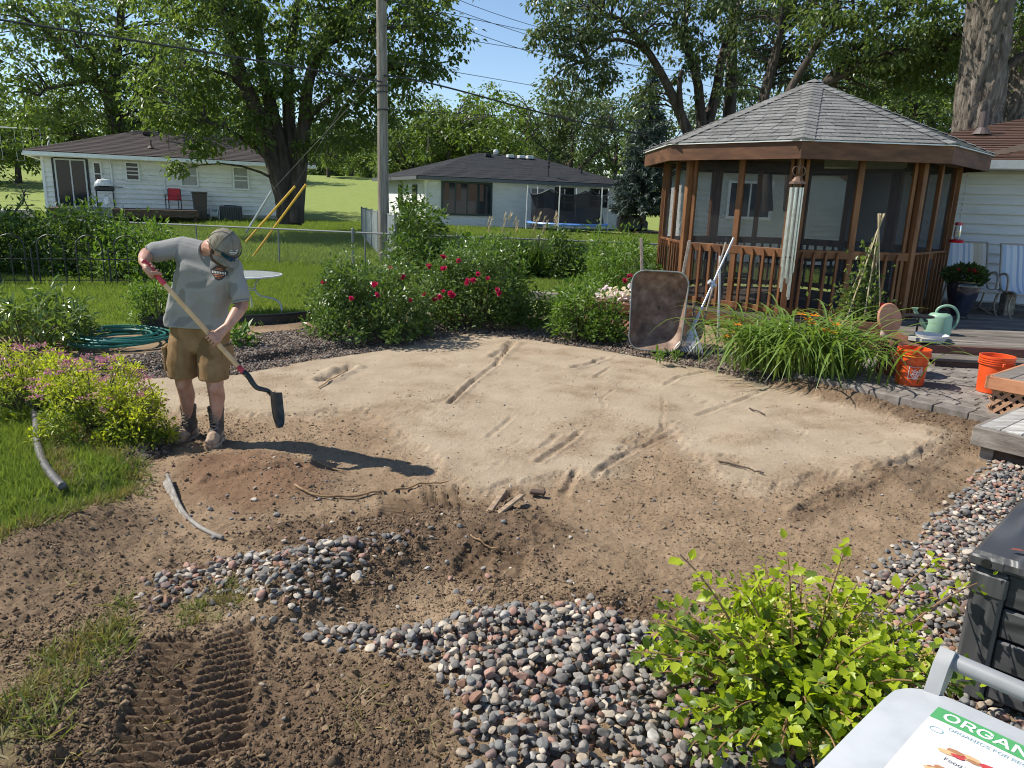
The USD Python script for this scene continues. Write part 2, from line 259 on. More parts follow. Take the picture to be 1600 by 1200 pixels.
GROOVES = [([(-0.034, 9.501, 0.0), (-0.19, 8.244, -0.0), (-0.409, 7.364, 0.0), (-0.564, 6.515, 0.0)], .035, .030), ([(-0.017, 9.593, 0.0), (-0.079, 9.154, 0.0), (-0.226, 8.663, 0.0)], .08, .03), ([(1.123, 8.802, 0.0), (0.891, 8.409, 0.0), (0.694, 8.178, -0.0)], .05, .035),
           ([(1.027, 9.016, 0.0), (0.599, 8.538, 0.0), (0.324, 8.255, 0.0)], .015, .015), ([(2.297, 8.284, 0.0), (1.847, 7.907, 0.0), (1.618, 7.53, 0.0)], .04, .025), ([(2.638, 7.45, 0.0), (2.178, 6.897, 0.0), (1.689, 6.406, 0.0)], .04, .018),
           ([(0.565, 5.761, 0.0), (0.413, 5.423, 0.0), (0.215, 5.06, 0.0)], .035, .022), ([(0.377, 5.673, 0.0), (0.264, 5.408, 0.0)], .04, .02), ([(-1.791, 7.841, -0.0), (-1.881, 7.495, 0.0), (-1.916, 7.238, 0.0)], .10, .05), ([(-1.406, 9.807, -0.0), (-0.942, 8.735, 0.0), (-0.583, 8.086, 0.0)], .025, .02),
           ([(1.584, 7.637, 0.0), (1.418, 6.625, 0.0), (1.298, 6.052, 0.0)], .015, .015), ([(1.042, 7.24, 0.0), (0.874, 6.898, 0.0), (0.866, 6.559, 0.0)], .02, .015), ([(0.01, 6.152, 0.0), (-0.093, 5.827, 0.0), (-0.164, 5.583, 0.0)], .03, .018), ([(1.141, 8.311, 0.0), (0.901, 7.773, 0.0)], .025, .02),
           ([(-0.355, 7.865, 0.0), (0.699, 7.864, 0.0), (1.528, 7.41, 0.0)], .012, .012), ([(-0.633, 7.07, 0.0), (0.662, 7.374, 0.0)], .012, .01), ([(1.628, 5.322, 0.0), (1.77, 4.996, -0.0)], .03, .02), ([(1.428, 5.994, -0.0), (0.779, 5.169, 0.0), (0.601, 4.827, 0.0)], .035, .018),
           ([(3.465, 5.733, 0.0), (2.867, 5.163, 0.0), (2.19, 4.674, -0.0), (1.803, 4.326, -0.0)], .05, .022), ([(-0.896, 6.244, 0.0), (-0.225, 6.428, 0.0)], .02, .012), ([(-1.696, 5.863, 0.0), (-0.835, 5.816, 0.0)], .03, .015), ([(0.356, 4.462, 0.0), (0.471, 4.877, 0.0)], .04, .02), ([(-0.091, 4.173, -0.0), (0.024, 4.487, 0.0)], .04, .025), ([(-1.916, 4.428, 0.0), (-1.4, 4.645, 0.0)], .05, .03)]
LUMPS = [((-0.903, 3.297, 0.0), .28, .10), ((-0.979, 2.972, 0.0), .22, .10), ((-0.686, 3.585, 0.0), .25, .07), ((-2.508, 3.602, 0.0), .28, .09), ((-2.342, 3.858, 0.0), .22, .07), ((-2.456, 3.225, 0.0), .3, .08), ((-1.713, 4.676, 0.0), .38, .08), ((-2.155, 4.695, 0.0), .22, .07), ((-1.352, 4.477, 0.0), .25, .05),
         ((0.346, 3.696, 0.0), .28, .05), ((-0.339, 3.885, 0.0), .3, .06), ((0.028, 3.913, 0.0), .25, .05), ((2.005, 5.746, 0.0), .3, .03), ((3.675, 5.92, 0.0), .3, .06), ((2.734, 5.085, 0.0), .28, .05), ((-0.382, 2.32, 0.0), .3, .05), ((-1.103, 2.546, 0.0), .3, .03), ((-1.68, 2.257, 0.0), .3, .06), ((-2.5, 4.603, 0.0), .18, .05), ((0.324, 2.946, 0.0), .7, .05), ((0.159, 2.347, 0.0), .5, .05), ((-1.239, 3.306, 0.0), .3, .04)]
TREADS = [((-1.07, 2.05, 0.0), (-1.266, 2.756, 0.0), .215, .046, .046), ((-0.491, 4.085, -0.0), (-0.587, 4.522, 0.0), .26, .058, .050), ((-0.079, 3.319, 0.0), (-0.054, 3.578, 0.0), .17, .052, .042), ((0.562, 2.813, 0.0), (0.649, 3.184, 0.0), .1, .06, .01)]

_gr = random.Random(17)
for _k in range(95):   # small scrapes, boot edges and shovel marks over the sand
    _yy = _gr.uniform(4.8, 10.2); _xx = _gr.uniform(-.42, .55) * _yy; _an = _gr.choice([.5, .7, 2.6, 0.1]) + _gr.gauss(0, .25); _L = _gr.uniform(.06, .42)
    GROOVES.append(([(_xx, _yy), (_xx + _L * .5 * math.cos(_an) + _gr.gauss(0, .01), _yy + _L * .5 * math.sin(_an)), (_xx + _L * math.cos(_an + .2), _yy + _L * math.sin(_an + .2))], _gr.uniform(.010, .034), _gr.uniform(.006, .016)))
def far_h(x, y):
    x = np.asarray(x, float); y = np.asarray(y, float)
    r = 0.10 + 0.0 * x
    r = r - 0.10 * sstep(12, 19, y)
    r = r + 0.55 * sstep(22, 40, y) * (1 - 0.3 * sstep(-8, 6, x)) + 3.4 * sstep(40, 90, y)
    return r + 0.12 * nz(x, y, 0.12, 5, 2)
def zones(x, y):
    w = 0.10 * nz(x, y, 5.0, 11, 3); w2 = 0.20 * nz(x, y, 13.0, 12, 4) + 0.12 * nz(x, y, 42.0, 15, 2)
    Z = {}
    Z['north'] = sdist(NORTH, x, y) + 0.35 * w; Z['left'] = sdist(LEFT, x, y) + 0.4 * w
    sd = sdist(SAND, x, y); Z['sand_d'] = sd + 3.0 * w + w2
    patch = nz(x, y, 2.1, 13, 4)
    Z['sand'] = sstep(-0.26, 0.16, Z['sand_d']) * (1 - 0.40 * sstep(0.0, 0.2, patch))
    Z['lawn'] = np.maximum(sstep(-0.02, 0.05, sdist(LAWN_N, x, y) + w), sstep(-0.03, 0.03, sdist(LAWN_L, x, y) + w))
    Z['grassy'] = np.maximum(sstep(-0.08, 0.1, sdist(GRASSY, x, y) + 1.5 * w), 0.8 * sstep(-0.08, 0.1, sdist(GRASSY2, x, y) + 1.5 * w))
    Z['gravel'] = np.maximum(sstep(-0.04, 0.06, sdist(GRAVEL, x, y) + w), sstep(-0.04, 0.06, sdist(GRAVEL_L, x, y) + w))
    Z['lawn'] = Z['lawn'] * (1 - sstep(-0.02, 0.02, sdist(TROUGH, x, y) + 0.4 * w))
    Z['dark'] = 0.62 * sstep(-0.15, 0.12, sdist(DARK, x, y) + 2.2 * w)
    dk = np.maximum.reduce([sdist(DARK2, x, y), sdist(MOUND, x, y)])
    Z['dark'] = np.maximum(Z['dark'], 0.9 * sstep(-0.15, 0.12, dk + 2.2 * w))
    dk = np.maximum.reduce([sdist(DARK3, x, y), sdist(DARK4, x, y), sdist(DARK5, x, y)])
    Z['dark'] = np.maximum(Z['dark'], 0.85 * sstep(-0.10, 0.10, dk + 2.6 * w))
    Z['dark'] = np.maximum(Z['dark'], sstep(-0.03, 0.02, sdist(TROUGH, x, y)))
    pd = shapely.distance(LineString([(3.0, 7.55), (3.27, 7.19), (4.05, 6.15), (4.2, 5.95)]), shapely.points(x.ravel(), y.ravel())).reshape(x.shape)
    Z['dark'] = np.maximum(Z['dark'], 0.9 * sstep(0.36, 0.16, pd + w)); Z['sand'] = Z['sand'] * sstep(0.15, 0.38, pd + w)
    Z['dark'] = np.maximum(Z['dark'], 0.55 * sstep(0.03, 0.16, nz(x, y, 1.3, 14, 5)) * (1 - 0.8 * Z['sand']))
    Z['dark'] = np.maximum(Z['dark'], 0.7 * sstep(0.16, 0.02, np.abs(Z['north'])) * sstep(-0.5, -1.2, x))
    Z['dark'] = np.maximum(Z['dark'], 0.75 * sstep(-0.05, 0.1, sdist(ROCK_A, x, y)))
    Z['red'] = sstep(-0.15, 0.15, sdist(RED, x, y) + 2 * w)
    Z['bed'] = sstep(0, 0.05, Z['north']) * (1 - Z['lawn'])
    return Z
def near_h(x, y, Z=None, fine=True):
    x = np.asarray(x, float); y = np.asarray(y, float)
    Z = Z or zones(x, y)
    sharp = sstep(-2.2, -3.0, x)
    up = np.maximum(sstep(-0.03 - 0.04 * (1 - sharp), 0.03 + 0.05 * (1 - sharp), Z['north']), 0.9 * sstep(-0.08, 0.10, Z['left']))
    f = far_h(x, y)
    h = f * up
    soft = Z['sand']; soil = (1 - soft) * (1 - Z['lawn'])
    h = h + 0.02 * sstep(-0.012, 0.014, Z['sand_d']) * (1 - up)
    for c, r, a in LUMPS: h = h + a * np.exp(-((x - c[0]) ** 2 + (y - c[1]) ** 2) / r ** 2) * (1 - up)
    pd = shapely.distance(LineString([(3.0, 7.55), (3.27, 7.19), (4.05, 6.15), (4.2, 5.95)]), shapely.points(x.ravel(), y.ravel())).reshape(x.shape)
    h = h + 0.10 * sstep(0.34, 0.0, pd + 0.5 * nz(x, y, 6.0, 33, 3) * 0.3) * (1 - up)
    if not fine: return h
    rough = soil * (1 - 0.7 * Z['bed']) * (1 - 0.35 * Z['grassy'])
    big = nz(x, y, 3.3, 21, 3); mid = nz(x, y, 11.0, 22, 3); sm = nz(x, y, 34.0, 23, 3)
    clod = np.maximum(0, nz(x, y, 22.0, 24, 2) - 0.02) * (0.5 + Z['dark'])
    ridg = 1 - 2 * np.abs(nz(x, y, 4.5, 27, 3))
    h = h + rough * (0.05 * big + (0.018 + 0.02 * Z['dark']) * mid + 0.014 * sm + 0.010 * nz(x, y, 80.0, 31, 2) + (0.03 + 0.05 * Z['dark']) * clod + (0.006 + 0.014 * Z['dark']) * (ridg - 0.7))
    h = h + soft * (0.035 * nz(x, y, 1.2, 25, 3) + 0.012 * nz(x, y, 6.0, 26, 4) + 0.006 * nz(x, y, 40, 28, 2) + 0.012 * np.abs(nz(x * 0.4 + y, y * 0.3 - x * .1, 7.0, 29, 3)))
    h = h + (Z['lawn'] + Z['bed']) * 0.015 * nz(x, y, 6.0, 30, 3)
    for k, (pl, wd, dp) in enumerate(GROOVES):
        ls = LineString([(p[0], p[1]) for p in pl]); bx = ls.buffer(0.5).bounds
        m = (x > bx[0]) & (x < bx[2]) & (y > bx[1]) & (y < bx[3])
        if not m.any(): continue
        xx, yy = x[m], y[m]; jit = 1.1 * wd * nz(xx, yy, 13.0, 40 + k, 4)
        d = shapely.distance(ls, shapely.points(xx, yy)) + jit
        dp = dp * .68 * (0.55 + 1.1 * meshkit.noise(np.stack([xx * 7, yy * 7, 0 * xx + k], -1), 9)); wd = wd * .85; h[m] = h[m] - dp * (1 - sstep(wd * 0.45, wd, d)) + 0.5 * dp * np.exp(-((d - 1.5 * wd) / (0.5 * wd)) ** 2) * (1 + 2 * nz(xx, yy, 14, 41, 2))
    for k, (a, b, wd, per, amp) in enumerate(TREADS):
        a = np.array(a[:2]); b = np.array(b[:2]); d = b - a; L = np.linalg.norm(d); d = d / L; n = np.array([-d[1], d[0]])
        s = (x - a[0]) * d[0] + (y - a[1]) * d[1]; t = (x - a[0]) * n[0] + (y - a[1]) * n[1]
        m = sstep(-0.06, 0.03, s) * sstep(L + 0.06, L - 0.03, s) * sstep(wd + 0.02, wd - 0.02, np.abs(t)) * (1 - 0.8 * sstep(0.02, 0.2, nz(x, y, 5.0, 60 + k, 4)))
        ph = (s - 0.16 * np.abs(t) + 0.006 * nz(x, y, 8, 61, 2)) / per
        ph = ph + np.where(t > 0, 0.42, 0)
        saw = np.abs((ph % 1) - 0.5) * 2
        mid_gap = sstep(0.0, 0.035, np.abs(t))
        h = h * (1 - m) + m * (0.35 * h + 0.012 - amp * sstep(0.30, 0.62, saw) * (0.35 + 0.65 * mid_gap) + 0.010 * nz(x, y, 30, 62, 3))
    return h
# near sheet: rows closer together towards the viewer side, where the relief is finest
_rows = [1.3]
while _rows[-1] < 11.6: _rows.append(_rows[-1] + (0.0045 if _rows[-1] < 4.2 else 0.0065) * _rows[-1])
_rows = np.array(_rows); _u = np.linspace(-1, 1, 620)
GX = _u[None, :] * (0.86 * (_rows[:, None] + 1.3)); GY = np.broadcast_to(_rows[:, None], GX.shape).copy()
ZN = zones(GX, GY); GZ = near_h(GX, GY, ZN)
_edge = np.minimum.reduce([sstep(0, 0.03, (1 - np.abs(_u))[None, :] * np.ones_like(GX)), sstep(11.58, 11.2, GY), sstep(1.3, 1.4, GY)])
_mb = MB().sheet(np.stack([GX, GY, GZ], -1))
_v, _f = _mb.mesh(); _f = _f[:, ::-1]
ground = usdkit.mesh(stage, numbered('/World', 'ground'), (_v, _f), None, smooth=True)
def primvar(m, name, arr):
    UsdGeom.PrimvarsAPI(m).CreatePrimvar(name, Sdf.ValueTypeNames.FloatArray, 'vertex').Set(Vt.FloatArray.FromNumpy(np.ascontiguousarray(arr, np.float32).ravel()))
for k in ('sand', 'lawn', 'dark', 'red', 'gravel', 'grassy'): primvar(ground, k, ZN[k])
setdata(ground.GetPrim(), kind='structure')

from scipy.interpolate import RegularGridInterpolator
_hi = RegularGridInterpolator((_rows, _u), GZ, bounds_error=False, fill_value=None)
def H(x, y):
    x = np.asarray(x, float); y = np.asarray(y, float); u = x / (0.86 * (y + 1.3))
    ins = (np.abs(u) < 1) & (y > 1.3) & (y < 11.55)
    return np.where(ins, _hi(np.stack([np.clip(y, 1.3, 11.55), np.clip(u, -1, 1)], -1)), far_h(x, y))
def zone_at(k, x, y):
    if k not in _zi: _zi[k] = RegularGridInterpolator((_rows, _u), ZN[k], bounds_error=False, fill_value=None)
    y = np.asarray(y); return _zi[k](np.stack([np.clip(y, 1.3, 11.55), np.clip(np.asarray(x) / (0.86 * (y + 1.3)), -1, 1)], -1))
_zi = {}

# outer terrain, lowered under the near sheet
_xa = np.r_[-220, -160, -120, np.arange(-90, -14, 3.0), np.arange(-14, 14, 0.5), np.arange(14, 91, 3.0), 120, 160, 220]
_ya = np.r_[-40, -25, -15, -8, -4, np.arange(-2, 30, 0.5), np.arange(30, 100, 2.0), 110, 130, 160, 200, 260]
FX, FY = np.meshgrid(_xa, _ya); FZ = far_h(FX, FY)
_in = sstep(0.0, 0.6, np.minimum.reduce([0.86 * (FY + 1.3) - np.abs(FX), 11.3 - FY, FY - 1.35]))
FZ = np.where(FY < 1.5, 0.0, FZ) - 0.35 * _in - 0.02
_v, _f = MB().sheet(np.stack([FX, FY, FZ], -1)).mesh(); _f = _f[:, ::-1]
lawn_sheet = usdkit.mesh(stage, numbered('/World', 'lawn_terrain'), (_v, _f), None, smooth=True)
for k, val in (('sand', 0), ('lawn', 1), ('dark', 0), ('red', 0), ('gravel', 0), ('grassy', 0)): primvar(lawn_sheet, k, np.full(FX.shape, val))
setdata(lawn_sheet.GetPrim(), kind='structure')

def attr(n): return ('attribute', {'attribute': n})
_n = {'g': ('geometry', {}), 'sand': attr('sand'), 'lawn': attr('lawn'), 'dark': attr('dark'), 'red': attr('red'), 'gravel': attr('gravel'), 'grassy': attr('grassy'),
      'n1': ('noise_texture', {'scale': 2.3, 'detail': 8.0, 'roughness': 0.65}), 'n2': ('noise_texture', {'scale': 38.0, 'detail': 6.0, 'roughness': 0.7}), 'n3': ('noise_texture', {'scale': 260.0, 'detail': 3.0, 'roughness': 0.7}),
      'fz': ('math', {'math_type': 'multiply_add', 'value2': 18.0, 'value3': -9.0}), 'fs': ('math', {'math_type': 'add', 'use_clamp': True}), 'ed': ('math', {'math_type': 'multiply'}), 'e1': ('math', {'math_type': 'subtract', 'value1': 1.0}), 'es': ('math', {'math_type': 'multiply'}), 'add': ('mix_float', {'fac': 0.45}), 'add2': ('mix_float', {'fac': 0.35}),
      'rsoil': ('rgb_ramp', {'ramp': [(0.32, (0.108, 0.072, 0.043)), (0.5, (0.240, 0.168, 0.104)), (0.68, (0.38, 0.285, 0.19))]}),
      'rsand': ('rgb_ramp', {'ramp': [(0.33, (0.215, 0.158, 0.102)), (0.47, (0.315, 0.246, 0.170)), (0.58, (0.372, 0.300, 0.214)), (0.7, (0.44, 0.365, 0.27))]}),
      'rdark': ('rgb_ramp', {'ramp': [(0.33, (0.050, 0.032, 0.020)), (0.52, (0.130, 0.086, 0.053)), (0.7, (0.26, 0.185, 0.12))]}),
      'rred': ('rgb_ramp', {'ramp': [(0.32, (0.085, 0.048, 0.027)), (0.52, (0.19, 0.115, 0.068)), (0.7, (0.30, 0.20, 0.125))]}),
      'rlawn': ('rgb_ramp', {'ramp': [(0.35, (0.125, 0.165, 0.040)), (0.5, (0.19, 0.235, 0.06)), (0.65, (0.26, 0.285, 0.10))]}),
      'rgrav': ('rgb_ramp', {'ramp': [(0.35, (0.035, 0.026, 0.02)), (0.55, (0.10, 0.078, 0.06)), (0.7, (0.17, 0.14, 0.115))]}),
      'rgrass': ('rgb_ramp', {'ramp': [(0.35, (0.10, 0.085, 0.04)), (0.55, (0.17, 0.15, 0.07)), (0.7, (0.25, 0.20, 0.11))]}),
      'x1': ('mix_color', {'blend_type': 'mix'}), 'x2': ('mix_color', {'blend_type': 'mix'}), 'x3': ('mix_color', {'blend_type': 'mix'}), 'x4': ('mix_color', {'blend_type': 'mix'}), 'x5': ('mix_color', {'blend_type': 'mix'}), 'x6': ('mix_color', {'blend_type': 'mix'}),
      'b1': ('bump', {'strength': 0.85, 'distance': 0.014}), 'b2': ('bump', {'strength': 0.7, 'distance': 0.004}), 'p': ('principled_bsdf', {'roughness': 0.95, 'specular_ior_level': 0.15})}
_l = [('g.position', f'{k}.vector') for k in ('n1', 'n2', 'n3')] + [('n1.fac', 'add.a'), ('n2.fac', 'add.b'), ('add.result', 'add2.a'), ('n3.fac', 'add2.b')]
_l += [('add2.result', f'{k}.fac') for k in ('rsoil', 'rsand', 'rdark', 'rred', 'rlawn', 'rgrav', 'rgrass')]
_seq = [('x1', 'rsoil.color', 'rdark.color', 'dark'), ('x2', 'x1.result', 'rred.color', 'red'), ('x3', 'x2.result', 'rsand.color', 'sand'), ('x4', 'x3.result', 'rgrass.color', 'grassy'), ('x5', 'x4.result', 'rgrav.color', 'gravel'), ('x6', 'x5.result', 'rlawn.color', 'lawn')]
# grains of either ground stray over the seam: the blend is shifted by a fine noise where it is neither all one nor all the other
_l += [('add2.result', 'fz.value1'), ('sand.fac', 'e1.value2'), ('e1.value', 'es.value1'), ('sand.fac', 'es.value2'), ('es.value', 'ed.value1'), ('fz.value', 'ed.value2'), ('ed.value', 'fs.value1'), ('sand.fac', 'fs.value2')]
for x, a, b, f in _seq: _l += [(a, f'{x}.a'), (b, f'{x}.b'), ('fs.value' if f == 'sand' else f'{f}.fac', f'{x}.fac')]
_l += [('x6.result', 'p.base_color'), ('n2.fac', 'b1.height'), ('n3.fac', 'b2.height'), ('b1.normal', 'b2.normal'), ('b2.normal', 'p.normal')]
ground_mat = usdkit.material(stage, '/World/Looks/ground', _n, _l, surface='p.BSDF')
for m in (ground, lawn_sheet): UsdShade.MaterialBindingAPI.Apply(m.GetPrim()).Bind(ground_mat)

# ---------------- materials of buildings ----------------
WHITE_SIDING = ramp_mat('white_siding', [(0.60, 0.59, 0.55), (0.72, 0.71, 0.67), (0.76, 0.75, 0.72)], scale=1.2, rough=0.6, stretch=(1, 1, 4))
GREY_SIDING = ramp_mat('pale_grey_siding', [(0.62, 0.63, 0.62), (0.70, 0.71, 0.70), (0.74, 0.75, 0.75)], scale=1.4, rough=0.55, stretch=(1, 1, 5))
TRIM = plain('white_trim', (0.74, 0.74, 0.72), rough=0.5)
ROOF_BROWN = ramp_mat('brown_asphalt_roof', [(0.045, 0.034, 0.030), (0.078, 0.058, 0.051), (0.12, 0.092, 0.082)], scale=9, rough=0.95, bump=0.6, bscale=60, dist=0.02, island=0.4)
ROOF_DARK = ramp_mat('charcoal_asphalt_roof', [(0.025, 0.027, 0.03), (0.05, 0.052, 0.056), (0.085, 0.088, 0.09)], scale=7, rough=0.95, bump=0.6, bscale=60, dist=0.02, island=0.4)
ROOF_TAN = ramp_mat('tan_brown_shingle', [(0.10, 0.052, 0.034), (0.19, 0.105, 0.066), (0.28, 0.17, 0.11)], scale=12, rough=0.92, bump=0.5, bscale=90, dist=0.01, island=0.75)
DARK_GLASS = plain('dark_window_glass', (0.014, 0.017, 0.022), rough=0.06, spec=0.35)
BLIND = plain('window_blind', (0.30, 0.30, 0.27), rough=0.25, spec=0.6)
GREEN_FRAME = plain('dark_green_frame', (0.012, 0.035, 0.03), rough=0.4)
GUTTER = plain('grey_white_gutter', (0.55, 0.56, 0.55), rough=0.4)
DARK_WOOD = ramp_mat('dark_stained_wood', [(0.035, 0.022, 0.016), (0.07, 0.045, 0.032), (0.11, 0.075, 0.055)], scale=5, rough=0.85, bump=0.3, bscale=30, stretch=(1, 1, 3))
METAL_DARK = plain('dark_metal', (0.03, 0.03, 0.032), rough=0.4, metallic=0.4)
METAL_GREY = plain('galvanised_metal', (0.42, 0.43, 0.44), rough=0.45, metallic=0.7)
RUST_PIPE = plain('brown_roof_pipe', (0.12, 0.07, 0.055), rough=0.7)
BLACK = plain('black_plastic', (0.012, 0.012, 0.013), rough=0.4)
CONCRETE = ramp_mat('concrete', [(0.26, 0.25, 0.23), (0.36, 0.35, 0.32), (0.42, 0.41, 0.38)], scale=3, rough=0.9)

def hip_roof(T, name, u0, u1, v0, v1, ze, r0, r1, vr, zr, mat, thick=0.10, courses=14):
    """Hip roof built of shingle courses, each a tilted strip proud of the one above."""
    A = np.array([[u0, v0, ze], [u1, v0, ze], [u1, v1, ze], [u0, v1, ze]]); R0 = np.array([r0, vr, zr]); R1 = np.array([r1, vr, zr])
    b = MB()
    for lo, hi in (((A[0], A[1]), (R0, R1)), ((A[1], A[2]), (R1, R1)), ((A[2], A[3]), (R1, R0)), ((A[3], A[0]), (R0, R0))):
        nrm = unit(np.cross(lo[1] - lo[0], hi[0] - lo[0])); L = np.linalg.norm(lo[1] - lo[0])
        for k in range(courses):
            t0, t1 = k / courses, min(1, (k + 1.15) / courses)
            a, c = lo[0] + (hi[0] - lo[0]) * t0, lo[1] + (hi[1] - lo[1]) * t0; d, e = lo[0] + (hi[0] - lo[0]) * t1, lo[1] + (hi[1] - lo[1]) * t1
            n = max(1, int(np.linalg.norm(c - a) / 0.9)); off = 0.37 * (k % 3)
            cuts = np.r_[0, np.clip((np.arange(n + 1) + off) / (n + 0.5), 0, 1), 1]; cuts = np.unique(cuts.round(4))
            for s0, s1 in zip(cuts[:-1], cuts[1:]):
                lift = nrm * (0.024 + 0.006 * ((k * 7 + int(s0 * 97)) % 3) / 2)
                q = np.array([a + (c - a) * s0 + lift, a + (c - a) * s1 + lift, d + (e - d) * s1 + nrm * 0.006, d + (e - d) * s0 + nrm * 0.006, a + (c - a) * s0 - nrm * 0.02, a + (c - a) * s1 - nrm * 0.02])
                b.add(q, [[0, 1, 2], [0, 2, 3], [4, 5, 1], [4, 1, 0]])
    base = MB().add(np.vstack([A, [R0, R1], A - [0, 0, thick]]), [[0, 1, 5], [0, 5, 4], [1, 2, 5], [2, 3, 4], [2, 4, 5], [3, 0, 4], [6, 8, 7], [6, 9, 8], [0, 6, 7], [0, 7, 1], [1, 7, 8], [1, 8, 2], [2, 8, 9], [2, 9, 3], [3, 9, 6], [3, 6, 0]])
    p = part(T, name, base, mat); part(p, 'shingle_course', b, mat, kind='stuff'); return p
def fascia(T, u0, u1, v0, v1, ze, h=0.16, mat=None):
    for a, c in (((u0, v0), (u1, v0)), ((u1, v0), (u1, v1)), ((u0, v0), (u0, v1))):
        b = MB(); b.beam((a[0], a[1], ze - h / 2 - 0.005), (c[0], c[1], ze - h / 2 - 0.005), 0.12, h); part(T, 'gutter', b, mat or TRIM)
def window(T, u0, u1, z0, z1, v=-0.045, frame=TRIM, glass=DARK_GLASS, mull=(), rails=(), fw=0.07, name='window', proud=0.05, label=None):
    b = MB()
    b.bx((u0 - fw, v - proud, z1), (u1 + fw, v + .02, z1 + fw)); b.bx((u0 - fw * 1.2, v - proud - 0.02, z0 - fw), (u1 + fw * 1.2, v + .02, z0))
    b.bx((u0 - fw, v - proud, z0), (u0, v + .02, z1)); b.bx((u1, v - proud, z0), (u1 + fw, v + .02, z1))
    w = part(T, name, b, frame, label=label)
    part(w, 'pane', MB().bx((u0, v - 0.025, z0), (u1, v - 0.018, z1)), glass)
    for m in mull: part(w, 'mullion', MB().bx((m - 0.025, v - proud + .005, z0), (m + 0.025, v - .02, z1)), frame)
    for r in rails: part(w, 'sash_rail', MB().bx((u0, v - proud + .008, r - 0.02), (u1, v - .02, r + 0.02)), frame)
    return w
def siding(T, u0, u1, z0, z1, h, mat, v=0.0, gap_at=()):
    z = z0
    while z < z1 - 0.02:
        t = min(z + h, z1); b = MB()
        q = np.array([[u0, v - 0.048, z], [u1, v - 0.048, z], [u1, v - 0.004, t], [u0, v - 0.004, t], [u0, v + 0.02, z], [u1, v + 0.02, z], [u0, v + .02, t], [u1, v + .02, t]])
        b.add(q, [[0, 1, 2], [0, 2, 3], [4, 5, 1], [4, 1, 0], [0, 3, 6], [0, 6, 4], [1, 5, 7], [1, 7, 2]]); part(T, 'siding_board', b, mat); z = t

# ---------------- left house ----------------
LH = thing('ranch_house', 'white ranch house with brown hip roof and sliding glass door', 'house', (-20.508, 32.74, 0), 27.13)
LHL, LHD = 11.0, 9.0
part(LH, 'wall', MB().bx((0, 0.03, 0.3), (LHL, LHD, 3.10)), WHITE_SIDING)
siding(LH, 0.02, LHL - .02, 0.75, 3.08, 0.21, WHITE_SIDING)
part(LH, 'foundation', MB().bx((0.03, 0.02, 0.0), (LHL - .03, 0.2, 0.74)), CONCRETE)
for u in (0.0, LHL - 0.1): part(LH, 'corner_trim', MB().bx((u, -0.06, 0.7), (u + 0.1, 0.05, 3.05)), TRIM)
part(LH, 'soffit', MB().bx((-0.5, -0.5, 3.03), (LHL + .5, 0.1, 3.06)), TRIM)
fascia(LH, -0.55, LHL + .55, -0.55, LHD + .5, 3.22)
LHR = hip_roof(LH, 'roof', -0.6, LHL + 0.6, -0.6, LHD + 0.6, 3.23, 3.9, 8.3, 4.5, 4.62, ROOF_BROWN, courses=20)
def roof_z(v): return 3.23 + (v + 0.6) / 5.1 * 1.39
for u, v in ((4.3, 3.6), (9.0, 3.9)): part(LHR, 'roof_vent', MB().box((u, v, roof_z(v) + 0.10), (0.42, 0.40, 0.16), ch=0.02), ROOF_BROWN)
part(LHR, 'vent_pipe', MB().tube([(4.35, 0.9, roof_z(.9)), (4.35, 0.9, roof_z(.9) + 0.38)], 0.055, 10).lathe([(0.16, 0), (0.07, 0.1)], (4.35, .9, roof_z(.9) + .02), 12), RUST_PIPE)
_mst = MB().tube([(5.1, 0.8, roof_z(.8)), (5.1, 0.8, roof_z(.8) + 1.35)], 0.03, 8)
for z in (0.75, 0.95, 1.15): _mst.beam((4.95, .8, roof_z(.8) + z), (5.25, .8, roof_z(.8) + z), .05, .06)
_mst.lathe([(0.0, .12), (0.14, .08), (.2, 0), (0.0, 0)], (5.1, .8, roof_z(.8) + 1.35), 14); part(LHR, 'service_mast', _mst, RUST_PIPE)
w = window(LH, 0.55, 1.62, 0.98, 2.92, frame=GUTTER, mull=(1.1,), fw=0.06, name='sliding_door', label='sliding glass door with grey frame')
part(w, 'door_surround', MB().bx((0.40, -0.06, 0.9), (0.49, 0.0, 3.0)).bx((1.68, -0.06, 0.9), (1.78, 0.0, 3.0)).bx((.49, -0.06, 2.985), (1.68, 0, 3.03)), METAL_DARK)
window(LH, 2.0, 2.22, 2.0, 2.85, rails=(2.4,), fw=0.06)
window(LH, *[3.26, 3.72], 2.22, 2.92, rails=(2.75, 2.58, 2.42), fw=0.06)
window(LH, 5.5, 6.15, 2.05, 2.92, glass=BLIND, rails=(2.48,), fw=0.06); window(LH, 7.8, 8.4, 1.98, 2.92, glass=BLIND, rails=(2.55, 2.35), fw=0.06)
part(LH, 'downspout', MB().tube([(2.55, -0.5, 3.08), (2.62, -0.2, 2.95), (2.65, -0.06, 2.8), (2.65, -0.06, 0.8)], 0.04, 6), TRIM)
part(LH, 'downspout', MB().tube([(10.9, -0.45, 3.08), (10.9, -0.12, 2.9), (10.9, -0.08, 0.6)], 0.04, 6), TRIM)
m_ = part(LH, 'electric_meter', MB().box((4.78, -0.08, 1.7), (0.2, 0.16, 0.26), ch=.02), GUTTER); part(m_, 'conduit', MB().tube([(4.76, -0.06, 1.8), (4.76, -0.06, 3.03)], 0.03, 6).tube([(4.86, -0.05, 1.6), (4.86, -0.05, 0.75)], 0.025, 6), TRIM)
